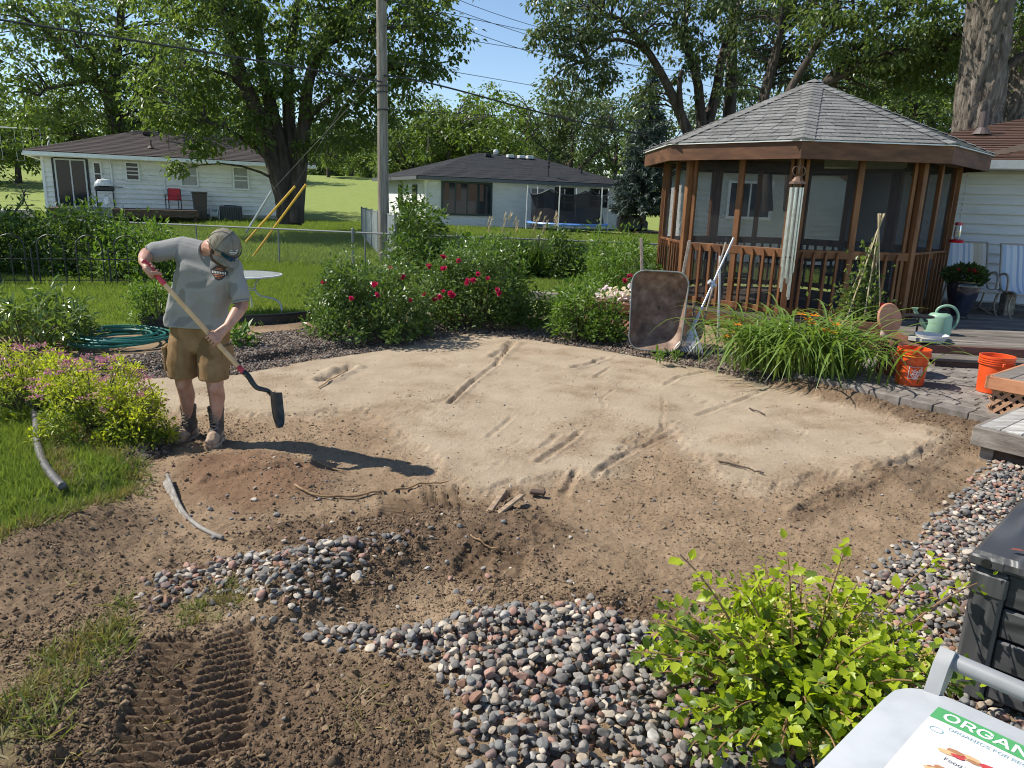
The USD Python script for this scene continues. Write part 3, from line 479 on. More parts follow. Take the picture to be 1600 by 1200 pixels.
# the deck in front of it
dk = thing('low_deck', 'dark brown low deck along the white ranch house', 'deck', (-20.508, 32.74, 0), 27.13)
part(dk, 'deck_top', MB().bx((0.3, -2.6, 0.90), (5.9, -0.06, 0.96)), DARK_WOOD); part(dk, 'fascia', MB().bx((0.25, -2.66, 0.68), (5.95, -2.605, 0.955)), DARK_WOOD)
for u in (0.5, 2.2, 4.0, 5.8): part(dk, 'post', MB().bx((u - .06, -2.5, 0.2), (u + .06, -2.38, 0.9)), DARK_WOOD)
part(dk, 'side_panel', MB().bx((1.15, -2.75, 0.62), (2.6, -2.69, 1.0)), plain('grey_deck_panel', (0.13, 0.14, 0.15), rough=.6))
obj('concrete_drive', MB().bx((-27.5, 30.0, 0.45), (-21.2, 33.0, 0.78)), CONCRETE, kind='structure')
def on_left(u, v, z=0.0):
    a = math.radians(27.13); return (-20.508 + u * math.cos(a) - v * math.sin(a), 32.74 + u * math.sin(a) + v * math.cos(a), z)
# grill on deck
gr = thing('gas_grill', 'black lidded gas grill with white tank on the low deck', 'grill', on_left(2.35, -1.3, 0.96), 27)
part(gr, 'firebox', MB().box((0, 0, .82), (.75, .45, .22), ch=.04), BLACK); part(gr, 'lid', MB().lathe([(0.0, .3), (.16, .26), (.24, .1), (.25, 0)], (0, 0, .93), 16, sx=1.5), GUTTER)
part(gr, 'side_shelf', MB().box((.55, 0, .9), (.35, .4, .04), ch=.01), METAL_DARK)
for sx in (-.32, .32):
    for sy in (-.18, .18): part(gr, 'leg', MB().beam((sx, sy, 0), (sx, sy, .75), .04, .04), METAL_DARK)
part(gr, 'gas_tank', MB().lathe([(0, 0), (.14, .02), (.15, .1), (.15, .28), (.1, .38), (.04, .42), (0, .42)], (0.05, -.05, .12), 14), TRIM)
rc = thing('patio_chair', 'red fabric chair on the low deck of the white house', 'chair', on_left(5.05, -0.8, 0.96), 10)
RED_FAB = plain('red_fabric', (0.42, 0.025, 0.03), rough=.8)
part(rc, 'backrest', MB().box((0, .24, .68), (.55, .04, .5), rotz(0) @ trimesh.transformations.rotation_matrix(-.15, [1, 0, 0])[:3, :3], ch=.015), RED_FAB); part(rc, 'seat', MB().box((0, 0, .42), (.52, .5, .05), ch=.02), RED_FAB)
for sx in (-.27, .27):
    for sy in (-.24, .24): part(rc, 'leg', MB().beam((sx, sy, 0), (sx, sy, .62 if sy < 0 else .9), .035, .035), METAL_DARK)
    part(rc, 'armrest', MB().beam((sx, -.26, .63), (sx, .24, .63), .05, .03), METAL_DARK)
bn = thing('rubbish_bin', 'tall dark brown wheeled bin beside the low deck', 'bin', on_left(6.15, -0.9, 0.45), 27)
part(bn, 'body', MB().add([[x * s, y * s, z] for z, s in ((0.12, .8), (1.25, 1.0)) for x, y in ((-.3, -.33), (.3, -.33), (.3, .33), (-.3, .33))], [[0, 1, 5, 4], [1, 2, 6, 5], [2, 3, 7, 6], [3, 0, 4, 7], [4, 5, 6, 7]]), plain('brown_bin_plastic', (.055, .04, .034), rough=.5))
part(bn, 'lid', MB().box((0, 0, 1.28), (.66, .74, .07), ch=.02), plain('brown_bin_plastic', (.055, .04, .034)))
for sx in (-.25, .25): part(bn, 'wheel', MB().lathe([(0, -.03), (.12, -.03), (.12, .03), (0, .03)], (sx, .3, .12), 16, R=[[0, 0, 1], [1, 0, 0], [0, 1, 0]]), BLACK)
hr = thing('hose_reel', 'small grey hose reel cart on the lawn beside the brown bin', 'hose reel', on_left(6.75, -0.9, 0.42), 20)
part(hr, 'frame', MB().tube([(-.2, 0, 0), (-.2, 0, .75), (.2, 0, .75), (.2, 0, 0)], .025, 6), TRIM); part(hr, 'reel', MB().lathe([(.1, -.16), (.26, -.16), (.26, -.13), (.13, -.12), (.13, .12), (.26, .13), (.26, .16), (.1, .16)], (0, 0, .36), 16, R=[[0, 0, 1], [1, 0, 0], [0, 1, 0]]), GUTTER)
ac = thing('air_conditioner', 'grey outdoor air conditioner unit by the white house wall', 'air conditioner', on_left(7.5, -0.65, 0.42), 27)
part(ac, 'casing', MB().box((0, 0, .38), (.95, .7, .74), ch=.04), plain('ac_casing', (.10, .105, .11), rough=.5)); part(ac, 'top_grille', MB().lathe([(0, 0.03), (.28, .03), (.30, 0)], (0, 0, .755), 20), METAL_DARK)
for k in range(9): part(ac, 'louvre', MB().bx((-.42 + k * .1, -.365, .08), (-.36 + k * .1, -.352, .7)), METAL_DARK)
# tall plant shelf at the left end, dark rail
ft = thing('folding_stand', 'thin dark metal plant stand at the left corner of the white house', 'plant stand', on_left(-0.7, -1.4, 0.55), 20)
_b = MB()
for p in (((-.5, 0, 0), (.1, 0, .9), (-.3, 0, 1.5)), ((.4, 0, 0), (.1, 0, .9), (.3, 0, 1.2)), ((-.5, .3, 0), (.1, .3, .9))): _b.tube(spline(p, 8), .025, 5)
part(ft, 'frame', _b, METAL_DARK); part(ft, 'shelf', MB().box((-.1, .15, .45), (.9, .4, .03)), DARK_WOOD); part(ft, 'shelf', MB().box((-.05, .15, .9), (.6, .4, .03)), DARK_WOOD)

# ---------------- middle house ----------------
MH = thing('bungalow', 'pale sided bungalow with charcoal hip roof and four pane picture window', 'house', (-4.793, 38.657, 0), 23.37)
MHL = 11.5
part(MH, 'wall', MB().bx((0, 0.03, 0.1), (MHL, 9, 2.8)), GREY_SIDING); siding(MH, 0.02, MHL - .02, 0.45, 2.78, 0.115, GREY_SIDING)
part(MH, 'foundation', MB().bx((0.03, 0.02, 0.0), (MHL - .03, 0.2, 0.44)), CONCRETE)
for u in (0.0, MHL - 0.09): part(MH, 'corner_trim', MB().bx((u, -0.06, 0.4), (u + 0.09, 0.05, 2.75)), TRIM)
part(MH, 'soffit', MB().bx((-0.45, -0.45, 2.72), (MHL + .45, 0.1, 2.75)), TRIM)
fascia(MH, -0.5, MHL + .5, -0.5, 9.5, 2.89, mat=plain('dark_gutter', (.10, .105, .11), rough=.5))
MHR = hip_roof(MH, 'roof', -0.55, MHL + .55, -0.55, 9.55, 2.90, 4.45, 8.0, 4.5, 4.42, ROOF_DARK, courses=24)
def mroof(v): return 2.90 + (v + 0.55) / 5.05 * 1.52
for u in (4.9, 6.3, 7.0, 7.55): part(MHR, 'roof_vent', MB().box((u, 3.9, mroof(3.9) + .10), (.36, .38, .17), ch=.02), GUTTER if u > 6 else ROOF_DARK)
part(MHR, 'turbine_vent', MB().lathe([(0.0, .3), (.12, .26), (.16, .14), (.1, 0)], (5.6, 4.4, 4.42), 12), GUTTER)
_mst = MB().tube([(7.1, .3, mroof(.3)), (7.1, .3, mroof(.3) + 1.15)], .03, 8)
for z in (.55, .75, .95): _mst.box((7.1, .3, mroof(.3) + z), (.12, .12, .09))
part(MHR, 'service_mast', _mst, METAL_DARK); part(MHR, 'vent_pipe', MB().tube([(9.6, 1.2, mroof(1.2)), (9.6, 1.2, mroof(1.2) + .35)], .06, 8), METAL_DARK)
pw = window(MH, 1.0, 3.6, 1.10, 2.62, frame=GREEN_FRAME, mull=(1.65, 2.3, 2.95), fw=.10, name='picture_window', label='four pane picture window with dark green frame')
BROWN_CURT = plain('brown_curtain', (.11, .055, .04), rough=.5)
for u0, u1 in ((1.05, 1.3), (1.7, 1.95), (2.35, 2.85), (3.0, 3.2)): part(pw, 'curtain', MB().bx((u0, -.0735, 1.75), (u1, -.0712, 2.6)), BROWN_CURT)
for u0, u1, z0 in ((7.45, 8.45, 1.5), (9.65, 10.6, 1.7)):
    window(MH, u0, u1, z0, 2.55, frame=METAL_DARK, fw=.08); b = MB()
    for m in ((u0 + u1) / 2,): b.bx((m - .03, -.080, z0), (m + .03, -.073, 2.55))
    for f_ in (.33, .66): b.bx((u0, -.081, z0 + (2.55 - z0) * f_ - .02), (u1, -.074, z0 + (2.55 - z0) * f_ + .02))
    part(f'{MH}/window' + ('' if u0 < 9 else '_001'), 'grid', b, TRIM)
part(MH, 'back_door', MB().bx((6.0, -.07, .5), (6.7, -.03, 2.5)), plain('grey_door', (.2, .2, .21), rough=.5))
part(MH, 'downspout', MB().tube([(.06, -.45, 2.75), (.06, -.1, 2.6), (.06, -.08, .3)], .045, 6), TRIM)
part(MH, 'conduit', MB().tube([(7.0, -.08, 2.7), (7.0, -.08, 1.3)], .04, 6).box((7.0, -.1, 1.2), (.2, .12, .3)), GUTTER)
for v0 in (1.2, 4.2):   # windows of the side wall
    _b = MB().bx((-.05, v0, 1.3), (.0, v0 + .9, 2.5)); w_ = part(MH, 'side_window', _b, GREEN_FRAME); part(w_, 'pane', MB().bx((-.058, v0 + .08, 1.38), (-.052, v0 + .82, 2.42)), DARK_GLASS)
for k in range(20): part(MH, 'side_siding_board', MB().add([[-.022, .02, .45 + k * .115], [-.022, 8.98, .45 + k * .115], [-.004, 8.98, .565 + k * .115], [-.004, .02, .565 + k * .115], [.02, .02, .45 + k * .115], [.02, 8.98, .45 + k * .115]], [[1, 0, 3], [1, 3, 2], [4, 0, 1], [4, 1, 5]]), GREY_SIDING)
def on_mid(u, v, z=0.0):
    a = math.radians(23.37); return (-4.793 + u * math.cos(a) - v * math.sin(a), 38.657 + u * math.sin(a) + v * math.cos(a), z)
# trampoline
tp = thing('trampoline', 'trampoline with blue pad and sagging dark safety net before the bungalow', 'trampoline', on_mid(6.6, -3.2, 0.3), 0)
NET = usdkit.material(stage, '/World/Looks/safety_net', {'t': ('transparent_bsdf', {}), 'd': ('diffuse_bsdf', {'color': (.02, .02, .022)}), 'x': ('mix_closure', {'fac': 0.74})}, [('t.BSDF', 'x.closure1'), ('d.BSDF', 'x.closure2')], surface='x.closure')
TR = 2.1; part(tp, 'pad', MB().lathe([(TR - .3, .55), (TR, .55), (TR + .04, .5), (TR, .45), (TR - .3, .5)], sides=40), plain('blue_pad', (.10, .24, .62), rough=.4))
part(tp, 'mat', MB().lathe([(0, .52), (TR - .3, .52)], sides=40), BLACK)
_b = MB(); ang = np.linspace(0, 2 * np.pi, 49)
_top = 2.15 - 0.28 * np.abs(np.sin(ang * 3)) ** .8
P_ = np.stack([np.stack([(TR - .25) * np.cos(ang), (TR - .25) * np.sin(ang), .55 + 0 * ang], 1), np.stack([(TR - .42) * np.cos(ang), (TR - .42) * np.sin(ang), .5 * (_top + .55)], 1), np.stack([(TR - .1) * np.cos(ang), (TR - .1) * np.sin(ang), _top], 1)])
part(tp, 'net', _b.sheet(P_), NET); part(tp, 'net_rope', MB().tube(P_[2], .03, 5, cap=False), BLACK)
for k in range(6):
    a = k * np.pi / 3 + .26; part(tp, 'pole', MB().tube([((TR + .08) * math.cos(a), (TR + .08) * math.sin(a), 0), ((TR + .05) * math.cos(a), (TR + .05) * math.sin(a), 2.3)], .035, 6), GUTTER)
# swing set behind the left house
sw = thing('swing_set', 'grey metal swing set on the lawn left of the white house', 'swing set', (-32.784, 50.0, 2.769), 10)
_b = MB()
for x in (-2.2, 2.2):
    for s in (-1, 1): part(sw, 'leg', MB().tube([(x + .3 * s, s * 1.1, 0), (x, 0, 2.6)], .05, 6), METAL_GREY)
part(sw, 'top_bar', MB().tube([(-2.3, 0, 2.6), (2.3, 0, 2.6)], .05, 6), METAL_GREY)
for x in (-1.1, .2, 1.3):
    for s in (-.22, .22): part(sw, 'chain', MB().tube([(x + s, 0, 2.6), (x + s, 0, .6)], .015, 4), METAL_GREY)
    part(sw, 'swing_seat', MB().box((x, 0, .58), (.5, .2, .05), ch=.01), BLACK)
ob = thing('grill_cover', 'black covered grill and folded chairs at the right corner of the bungalow', 'grill', on_mid(11.0, -2.0, 0.4), 20)
part(ob, 'cover', MB().box((0, 0, .45), (1.3, .6, .9), ch=.15), BLACK); part(ob, 'side', MB().box((.9, .1, .3), (.5, .5, .6), ch=.1), BLACK)
db = thing('back_deck', 'low dark deck edge at the right of the bungalow', 'deck', on_mid(12.6, -2.6, 0.35), 20)
part(db, 'top', MB().bx((-1.6, -.6, .0), (2.6, .8, .1)), DARK_WOOD); part(db, 'rail_post', MB().bx((.9, -.5, .1), (1.05, -.35, 1.0)), DARK_WOOD); part(db, 'rail', MB().bx((.9, -.5, .92), (2.4, -.4, 1.0)), DARK_WOOD)

# ---------------- garage seen through the gazebo ----------------
GA = thing('garage', 'low grey sided garage seen through the gazebo screens', 'garage', (5.226, 24.0, 0.593), -8)
part(GA, 'wall', MB().bx((0, 0, -.4), (7.5, 7, 2.5)), GREY_SIDING); siding(GA, .02, 7.48, .0, 2.48, .16, GREY_SIDING, v=-.03)
hip_roof(GA, 'roof', -.4, 7.9, -.4, 7.4, 2.5, 2.6, 5.0, 3.5, 3.7, ROOF_DARK, courses=12); part(GA, 'gutter', MB().beam((-.4, -.42, 2.4), (7.9, -.42, 2.4), .1, .14), TRIM)
window(GA, 1.4, 2.6, 1.0, 2.0, v=-.065, mull=(2.0,), fw=.08)

# ---------------- right house ----------------
RH = thing('siding_house', 'pale grey sided house with tan brown shingle roof beside the deck', 'house', (4.339, 14.907, 0), -25.85)
part(RH, 'wall', MB().bx((2.0, 0.03, 0.0), (14, 8, 2.64)), GREY_SIDING); siding(RH, 2.0, 12.0, 0.40, 2.62, 0.165, GREY_SIDING)
part(RH, 'corner_trim', MB().bx((1.93, -.06, .3), (2.02, .05, 2.6)), TRIM)
part(RH, 'soffit', MB().bx((1.6, -.42, 2.60), (13, 0.05, 2.63)), plain('tan_soffit', (.30, .26, .21), rough=.7))
part(RH, 'gutter', MB().prism([(-.56, 2.61), (-.44, 2.59), (-.42, 2.74), (-.58, 2.745)], 1.5, 13, M=[[0, 0, 1, 0], [1, 0, 0, 0], [0, 1, 0, 0]]), GUTTER)
RHR = hip_roof(RH, 'roof', 1.5, 14.5, -.46, 8.2, 2.75, 5.6, 10, 3.9, 3.98, ROOF_TAN, courses=30)
def rroof(v): return 2.75 + (v + .46) / 4.36 * 1.23
part(RHR, 'vent_pipe', MB().tube([(4.0, 1.5, rroof(1.5)), (4.0, 1.5, rroof(1.5) + .42)], .07, 12).lathe([(.17, 0), (.08, .12)], (4.0, 1.5, rroof(1.5) + .02), 14), plain('brown_vent', (.07, .05, .045), rough=.6))
_b = MB().add([[3.75, -.40, 2.80], [6.5, -.40, 3.62], [6.5, -.40, 3.36], [3.95, -.40, 2.80], [3.75, -.34, 2.80], [6.5, -.34, 3.62], [6.5, -.34, 3.36], [3.95, -.34, 2.80]], [[0, 3, 2, 1], [4, 5, 6, 7], [0, 1, 5, 4], [3, 7, 6, 2]])
part(RHR, 'gable_board', _b, plain('tan_brown_board', (.17, .12, .09), rough=.7))

# ---------------- trees ----------------
BARK = ramp_mat('dark_bark', [(0.028, 0.022, 0.017), (0.055, 0.043, 0.034), (0.10, 0.082, 0.066)], scale=5, rough=.95, bump=.9, bscale=14, stretch=(1.5, 1.5, .3), dist=.05)
BARK_GREY = ramp_mat('grey_furrowed_bark', [(0.06, 0.05, 0.04), (0.15, 0.125, 0.10), (0.27, 0.235, 0.195)], scale=9, rough=.95, bump=1.0, bscale=13, stretch=(1.6, 1.6, .22), dist=.09)
L_MAPLE = leaf_mat('maple_leaves', [(.085, .120, .040), (.13, .172, .058), (.19, .23, .088)], transl=.54, rough=.36)
L_MAPLE2 = leaf_mat('silver_maple_leaves', [(.070, .098, .044), (.11, .142, .066), (.165, .195, .105)], transl=.42, rough=.34)
L_BRIGHT = leaf_mat('bright_leaves', [(.085, .125, .025), (.13, .18, .038), (.18, .225, .06)], transl=.45)
L_DARK = leaf_mat('dark_leaves', [(.038, .064, .022), (.064, .098, .032), (.10, .135, .048)], transl=.36)
L_PALE = leaf_mat('pale_willow_leaves', [(.075, .10, .045), (.11, .145, .065), (.155, .19, .09)], transl=.38)
L_SPRUCE = leaf_mat('blue_spruce_needles', [(.040, .060, .052), (.070, .095, .085), (.115, .14, .125)], transl=.1)

def limb_tube(mb, pts, r0, r1, sides=9, n=18, wob=0.0, rng=None):
    p = spline(pts, n)
    if wob and rng is not None: p[1:-1] += np.cumsum(rng.normal(0, wob, (n - 2, 3)), 0) * .3
    mb.tube(p, np.linspace(r0, r1, n), sides); return p
def tree(name, label, loc, limbs, blobs, leaf, lm, bark=BARK, seed=1, twigs=True, clump=.55, per=55, group=None, droop=.25, aspect=.6, clear=None, sides=9, thin=.82):
    """limbs: (points, r0, r1); blobs: (centre, radii, clump count). Leaves gather in clumps spread through each blob, joined to the limbs by branches."""
    rng = np.random.default_rng(seed); T = thing(name, label, 'tree', loc, group=group)
    tm = MB(); lp = []
    for pts, r0, r1 in limbs: lp.append(limb_tube(tm, pts, r0, r1, sides=sides, rng=rng, wob=.02))
    LP = np.vstack(lp); C = []
    for c, r, n in blobs:
        d = rand_dirs(rng, n); rad = rng.uniform(.35, 1.0, n) ** .5
        C.append(np.asarray(c) + d * rad[:, None] * np.asarray(r))
    C = np.vstack(C); C = C[rng.uniform(0, 1, len(C)) < thin]
    if clear is not None: C = C[clear(C)]
    bm = MB()
    if twigs:
        for c in C[:: max(1, len(C) // 130)]:
            k = np.argmin(np.linalg.norm((LP - c) * [1, 1, 1.4], axis=1) + np.maximum(0, LP[:, 2] - c[2]) * 1.2); p0 = LP[k]; L = np.linalg.norm(c - p0)
            if L < .3 or L > 7: continue
            m = (p0 + c) / 2 + [0, 0, .18 * L] + rng.normal(0, .06 * L, 3)
            bm.tube(spline([p0, m, c], 6), np.linspace(.014 + .011 * L, .01, 6), 4, cap=False)
    t = part(T, 'trunk', tm, bark, smooth=True, world=True)
    if bm.n: part(t, 'branches', bm, bark, world=True)
    sz = clump * rng.uniform(.6, 1.35, len(C)); n = np.maximum(8, (per * rng.uniform(.5, 1.4, len(C)))).astype(int); idx = np.repeat(np.arange(len(C)), n); N = len(idx)
    off = rand_dirs(rng, N) * (rng.uniform(0, 1, N) ** .6)[:, None] * sz[idx][:, None] * [1.15, 1.15, .7]
    P = C[idx] + off; D = off + rand_dirs(rng, N) * .5 * clump - [0, 0, droop]; Nn = np.array([0, 0, 1.0]) + rand_dirs(rng, N) * .75
    part(T, 'crown', leaf_cloud(P, D, Nn, leaf * rng.uniform(.65, 1.25, N), aspect=aspect, fold=.3, rng=rng, droop=.1), lm, world=True)
    return T
def B(p, r, n): return (p, (r, r, r * .8) if np.isscalar(r) else r, n)

# big maple in front of the white house's right end
tree('maple_tree', 'large multi stemmed maple in front of the white ranch house', (-9.204, 30.0, 0.696),
     [([(-9.206, 30.0, 0.646), (-9.306, 30.0, 1.88), (-9.568, 30.0, 2.796), (-9.948, 30.0, 4.261), (-10.366, 29.5, 5.575), (-10.645, 29.0, 7.032), (-10.759, 28.5, 8.401), (-10.676, 28.0, 10.081)], .42, .11),
      ([(-9.027, 30.0, 0.652), (-9.073, 30.1, 2.134), (-9.514, 30.2, 4.293), (-9.976, 30.4, 6.405), (-10.185, 30.6, 8.48), (-10.266, 31.0, 11.442)], .36, .11),
      ([(-9.009, 30.2, 0.646), (-8.919, 30.3, 2.389), (-9.073, 30.4, 4.325), (-9.096, 30.6, 6.465), (-8.831, 31.0, 8.612), (-8.542, 31.0, 11.06)], .34, .10),
      ([(-8.786, 29.8, 0.715), (-8.562, 29.8, 2.628), (-8.266, 29.7, 4.519), (-8.044, 29.6, 5.887), (-7.397, 29.4, 7.208), (-6.265, 29.0, 8.447), (-5.202, 28.6, 10.025)], .33, .09),
      ([(-9.568, 30.0, 2.796), (-10.011, 29.2, 3.449), (-10.954, 28.6, 4.103), (-11.637, 28.0, 4.246)], .12, .04), ([(-8.266, 29.7, 4.519), (-6.993, 29.0, 5.389), (-5.715, 28.6, 6.032), (-4.227, 28.0, 6.199)], .13, .03),
      ([(-10.366, 29.5, 5.575), (-11.14, 28.8, 6.113), (-11.963, 28.0, 6.066)], .13, .03), ([(-7.397, 29.4, 7.208), (-5.73, 28.8, 7.572), (-3.774, 28.0, 7.675)], .13, .03)],
     [B((-11.874, 28.5, 7.112), 2.6, 90), B((-12.585, 28.2, 5.111), 1.7, 42), B((-11.318, 28.4, 4.517), 1.7, 44), B((-10.616, 30.5, 7.545), 2.8, 100), B((-8.116, 29.0, 7.11), 2.6, 80), B((-6.011, 29.0, 7.174), 2.5, 85), B((-4.084, 28.6, 7.582), 2.2, 60), B((-2.924, 28.4, 8.408), 1.6, 30), B((-7.186, 29.8, 5.487), 1.8, 50),
      B((-4.986, 28.4, 5.592), 1.5, 34), B((-6.537, 29.5, 4.208), 1.2, 20), B((-4.029, 28.2, 6.13), 1.0, 14), B((-11.971, 27.4, 3.962), (.8, .8, .7), 11), B((-12.118, 27.2, 2.969), (.22, .22, .6), 5), B((-11.359, 27.3, 3.368), (.3, .3, .4), 5), B((-9.333, 29.5, 9.535), (4.5, 3.5, 2.2), 110), B((-5.282, 29.0, 9.522), (3.6, 3, 2), 80), B((-11.898, 29.0, 9.736), (3.5, 3, 2.2), 70), B((-7.896, 29.5, 3.699), .6, 6), B((-9.683, 31.5, 5.143), 2.0, 40), B((-9.905, 29.0, 4.172), .8, 9), B((-3.23, 28.2, 6.581), (.6, .6, 1.1), 10), B((-5.347, 28.4, 4.594), (.9, .8, .9), 14)],
     .20, L_MAPLE, seed=3, per=46, clump=.50, thin=.68)
# maple behind the white house
tree('maple_tree', 'spreading maple rising behind the roof of the white ranch house', (-22.972, 44.0, 3.023),
     [([(-22.905, 44.0, 2.955), (-22.893, 44.0, 4.605), (-23.088, 44.0, 6.321), (-23.401, 44.0, 7.159), (-23.958, 43.5, 7.739), (-24.635, 43.0, 8.553), (-24.786, 42.5, 9.163)], .65, .16), ([(-23.06, 44.0, 5.877), (-23.158, 44.5, 7.576), (-23.104, 45.0, 9.353), (-22.587, 45.0, 11.697), (-22.191, 45.0, 13.976)], .40, .12),
      ([(-23.965, 43.5, 7.672), (-24.959, 43.0, 7.237), (-25.922, 42.5, 6.875), (-25.933, 42.0, 6.483)], .16, .05), ([(-23.401, 44.0, 7.159), (-23.349, 43.0, 8.171), (-23.269, 42.5, 8.892), (-23.66, 42.0, 8.946)], .2, .06), ([(-22.735, 44.0, 5.475), (-21.519, 43.0, 6.418), (-20.799, 42.5, 7.684)], .16, .05)],
     [B((-26.258, 43.0, 9.534), 4.2, 85), B((-23.093, 43.0, 9.95), 4.2, 85), B((-20.611, 43.5, 9.481), 4.2, 90), B((-27.302, 42.0, 7.086), 3.0, 50), B((-24.272, 42.0, 6.535), 2.5, 36), B((-19.949, 43.5, 6.864), 3.4, 70), B((-21.701, 45.0, 5.43), 2.6, 44), B((-26.746, 43.0, 5.587), 2.6, 40), B((-23.547, 43.0, 12.136), (8, 5, 3), 120), B((-27.435, 42.0, 11.154), (5, 4, 3), 60), B((-18.614, 46.0, 7.583), (4, 3, 3.4), 80), B((-17.611, 47.0, 5.564), (3.5, 3, 2.6), 60), B((-23.277, 45.0, 8.33), 3.0, 44)],
     .27, L_MAPLE, seed=4, per=38, clump=.70, thin=.62)
def simple_tree(name, label, c, w, h, lm, n, leaf, seed, per=46, clump=.8, bark=BARK, group=None):
    """Round-headed tree: crown centre c, half width w, half height h, standing on the terrain."""
    rng = np.random.default_rng(seed + 900); c = np.array(c); zb = float(far_h(c[0], c[1])) - .1; base = np.array([c[0], c[1], zb])
    limbs = [([base, (base + c) / 2 + rng.normal(0, .15, 3), c], .05 * h + .05, .06)]
    for k in range(5):
        a = k * 1.26 + rng.uniform(0, 1); limbs.append(([base + (c - base) * .45, c + [w * .35 * math.cos(a), w * .35 * math.sin(a), -h * .25], c + [w * .7 * math.cos(a), w * .7 * math.sin(a), h * .3 * rng.uniform(-.4, 1)]], .03 * h + .02, .03))
    bl = [(c, (w * .7, w * .7, h * .85), n // 3)]
    for k in range(9):
        d = rand_dirs(rng, 1)[0]; d[2] = d[2] * .8 + .1; s = rng.uniform(.32, .5); bl.append((c + d * [w * .66, w * .66, h * .68], (w * s, w * s, h * s * .9), n // 13))
    return tree(name, label, tuple(base), limbs, bl, leaf, lm, bark=bark, seed=seed, per=per, clump=clump, group=group, sides=7)
simple_tree('far_tree', 'leafy green tree at the far left beyond the swing set', (-40.852, 62.0, 6.195), 6.0, 4.6, L_BRIGHT, 130, .36, 21)
simple_tree('far_tree', 'pale green tree behind the left slope of the brown roof', (-38.188, 66.0, 6.382), 5.0, 4.2, L_PALE, 110, .36, 22)
simple_tree('far_tree', 'dark tree behind the ridge of the brown roof', (-31.876, 72.0, 7.386), 5.4, 5.2, L_DARK, 120, .40, 23)
simple_tree('far_tree', 'green tree behind the right end of the brown roof', (-26.246, 70.0, 7.106), 5.4, 5.0, L_MAPLE, 120, .38, 24)
simple_tree('far_tree', 'small far tree right of the multi stemmed maple', (-19.954, 80.0, 6.721), 2.8, 3.0, L_MAPLE, 70, .32, 25)
simple_tree('far_tree', 'far tree on the grassy rise left of the pole', (-20.861, 95.0, 7.196), 4.0, 4.4, L_BRIGHT, 80, .40, 26)
simple_tree('far_tree', 'small round tree just left of the pole', (-16.37, 84.0, 5.1), 2.2, 2.2, L_MAPLE, 60, .3, 27)
simple_tree('tree', 'dark leafy tree between the pole and the bungalow roof', (-7.909, 58.0, 5.589), 3.6, 4.8, L_MAPLE, 130, .30, 28)
simple_tree('tree', 'bright green broad tree directly behind the bungalow roof', (-2.771, 60.0, 6.647), 6.0, 4.6, L_BRIGHT, 230, .32, 29)
simple_tree('tree', 'tree rising behind the left hip of the bungalow roof', (-5.207, 56.0, 4.557), 3.6, 3.6, L_BRIGHT, 100, .30, 30)
simple_tree('tree', 'pale willow like tree behind the right slope of the bungalow roof', (4.361, 64.0, 6.794), 5.0, 5.2, L_PALE, 190, .30, 31)
simple_tree('tree', 'dark green tree right of the pale willow like tree', (8.8, 70.0, 7.66), 4.6, 4.6, L_DARK, 130, .34, 32)
simple_tree('tree', 'dark tree low behind the bungalow between the willow and the bright tree', (1.697, 72.0, 5.712), 4.2, 4.0, L_DARK, 110, .36, 33)
simple_tree('far_tree', 'hazy far tree at the left edge beneath the spreading maple', (-43.435, 60.0, 5.932), 6.5, 5.4, L_MAPLE, 120, .36, 34)
simple_tree('tree', 'green tree behind the left side of the gazebo roof', (8.492, 44.0, 4.901), 3.4, 3.2, L_MAPLE2, 82, .26, 35)
simple_tree('tree', 'dark green tree massed behind the right slope of the gazebo roof', (15.404, 34.0, 6.343), 4.2, 2.8, L_MAPLE2, 142, .22, 36)
simple_tree('tree', 'dense green tree behind the apex of the gazebo roof', (13.894, 40.0, 7.004), 4.4, 3.0, L_MAPLE2, 82, .24, 37)
simple_tree('tree', 'leafy tree between the leaning limbs and the thick grey trunk', (15.527, 30.0, 6.677), 3.4, 3.6, L_MAPLE, 190, .20, 38)
simple_tree('tree', 'green tree behind the thick trunks at the right edge', (21.789, 34.0, 7.707), 4.0, 5.0, L_MAPLE2, 130, .24, 39)
simple_tree('tree', 'low green tree seen between gazebo and fence', (15.967, 60.0, 4.475), 6.0, 4.0, L_DARK, 90, .36, 40)
# the tree whose shade lies over the hoop fence, standing left of the view
simple_tree('shade_tree', 'tall leafy tree left of the view that shades the hoop fence', (-18.5, 15.6, 7.2), 4.6, 3.2, L_MAPLE, 150, .24, 41)
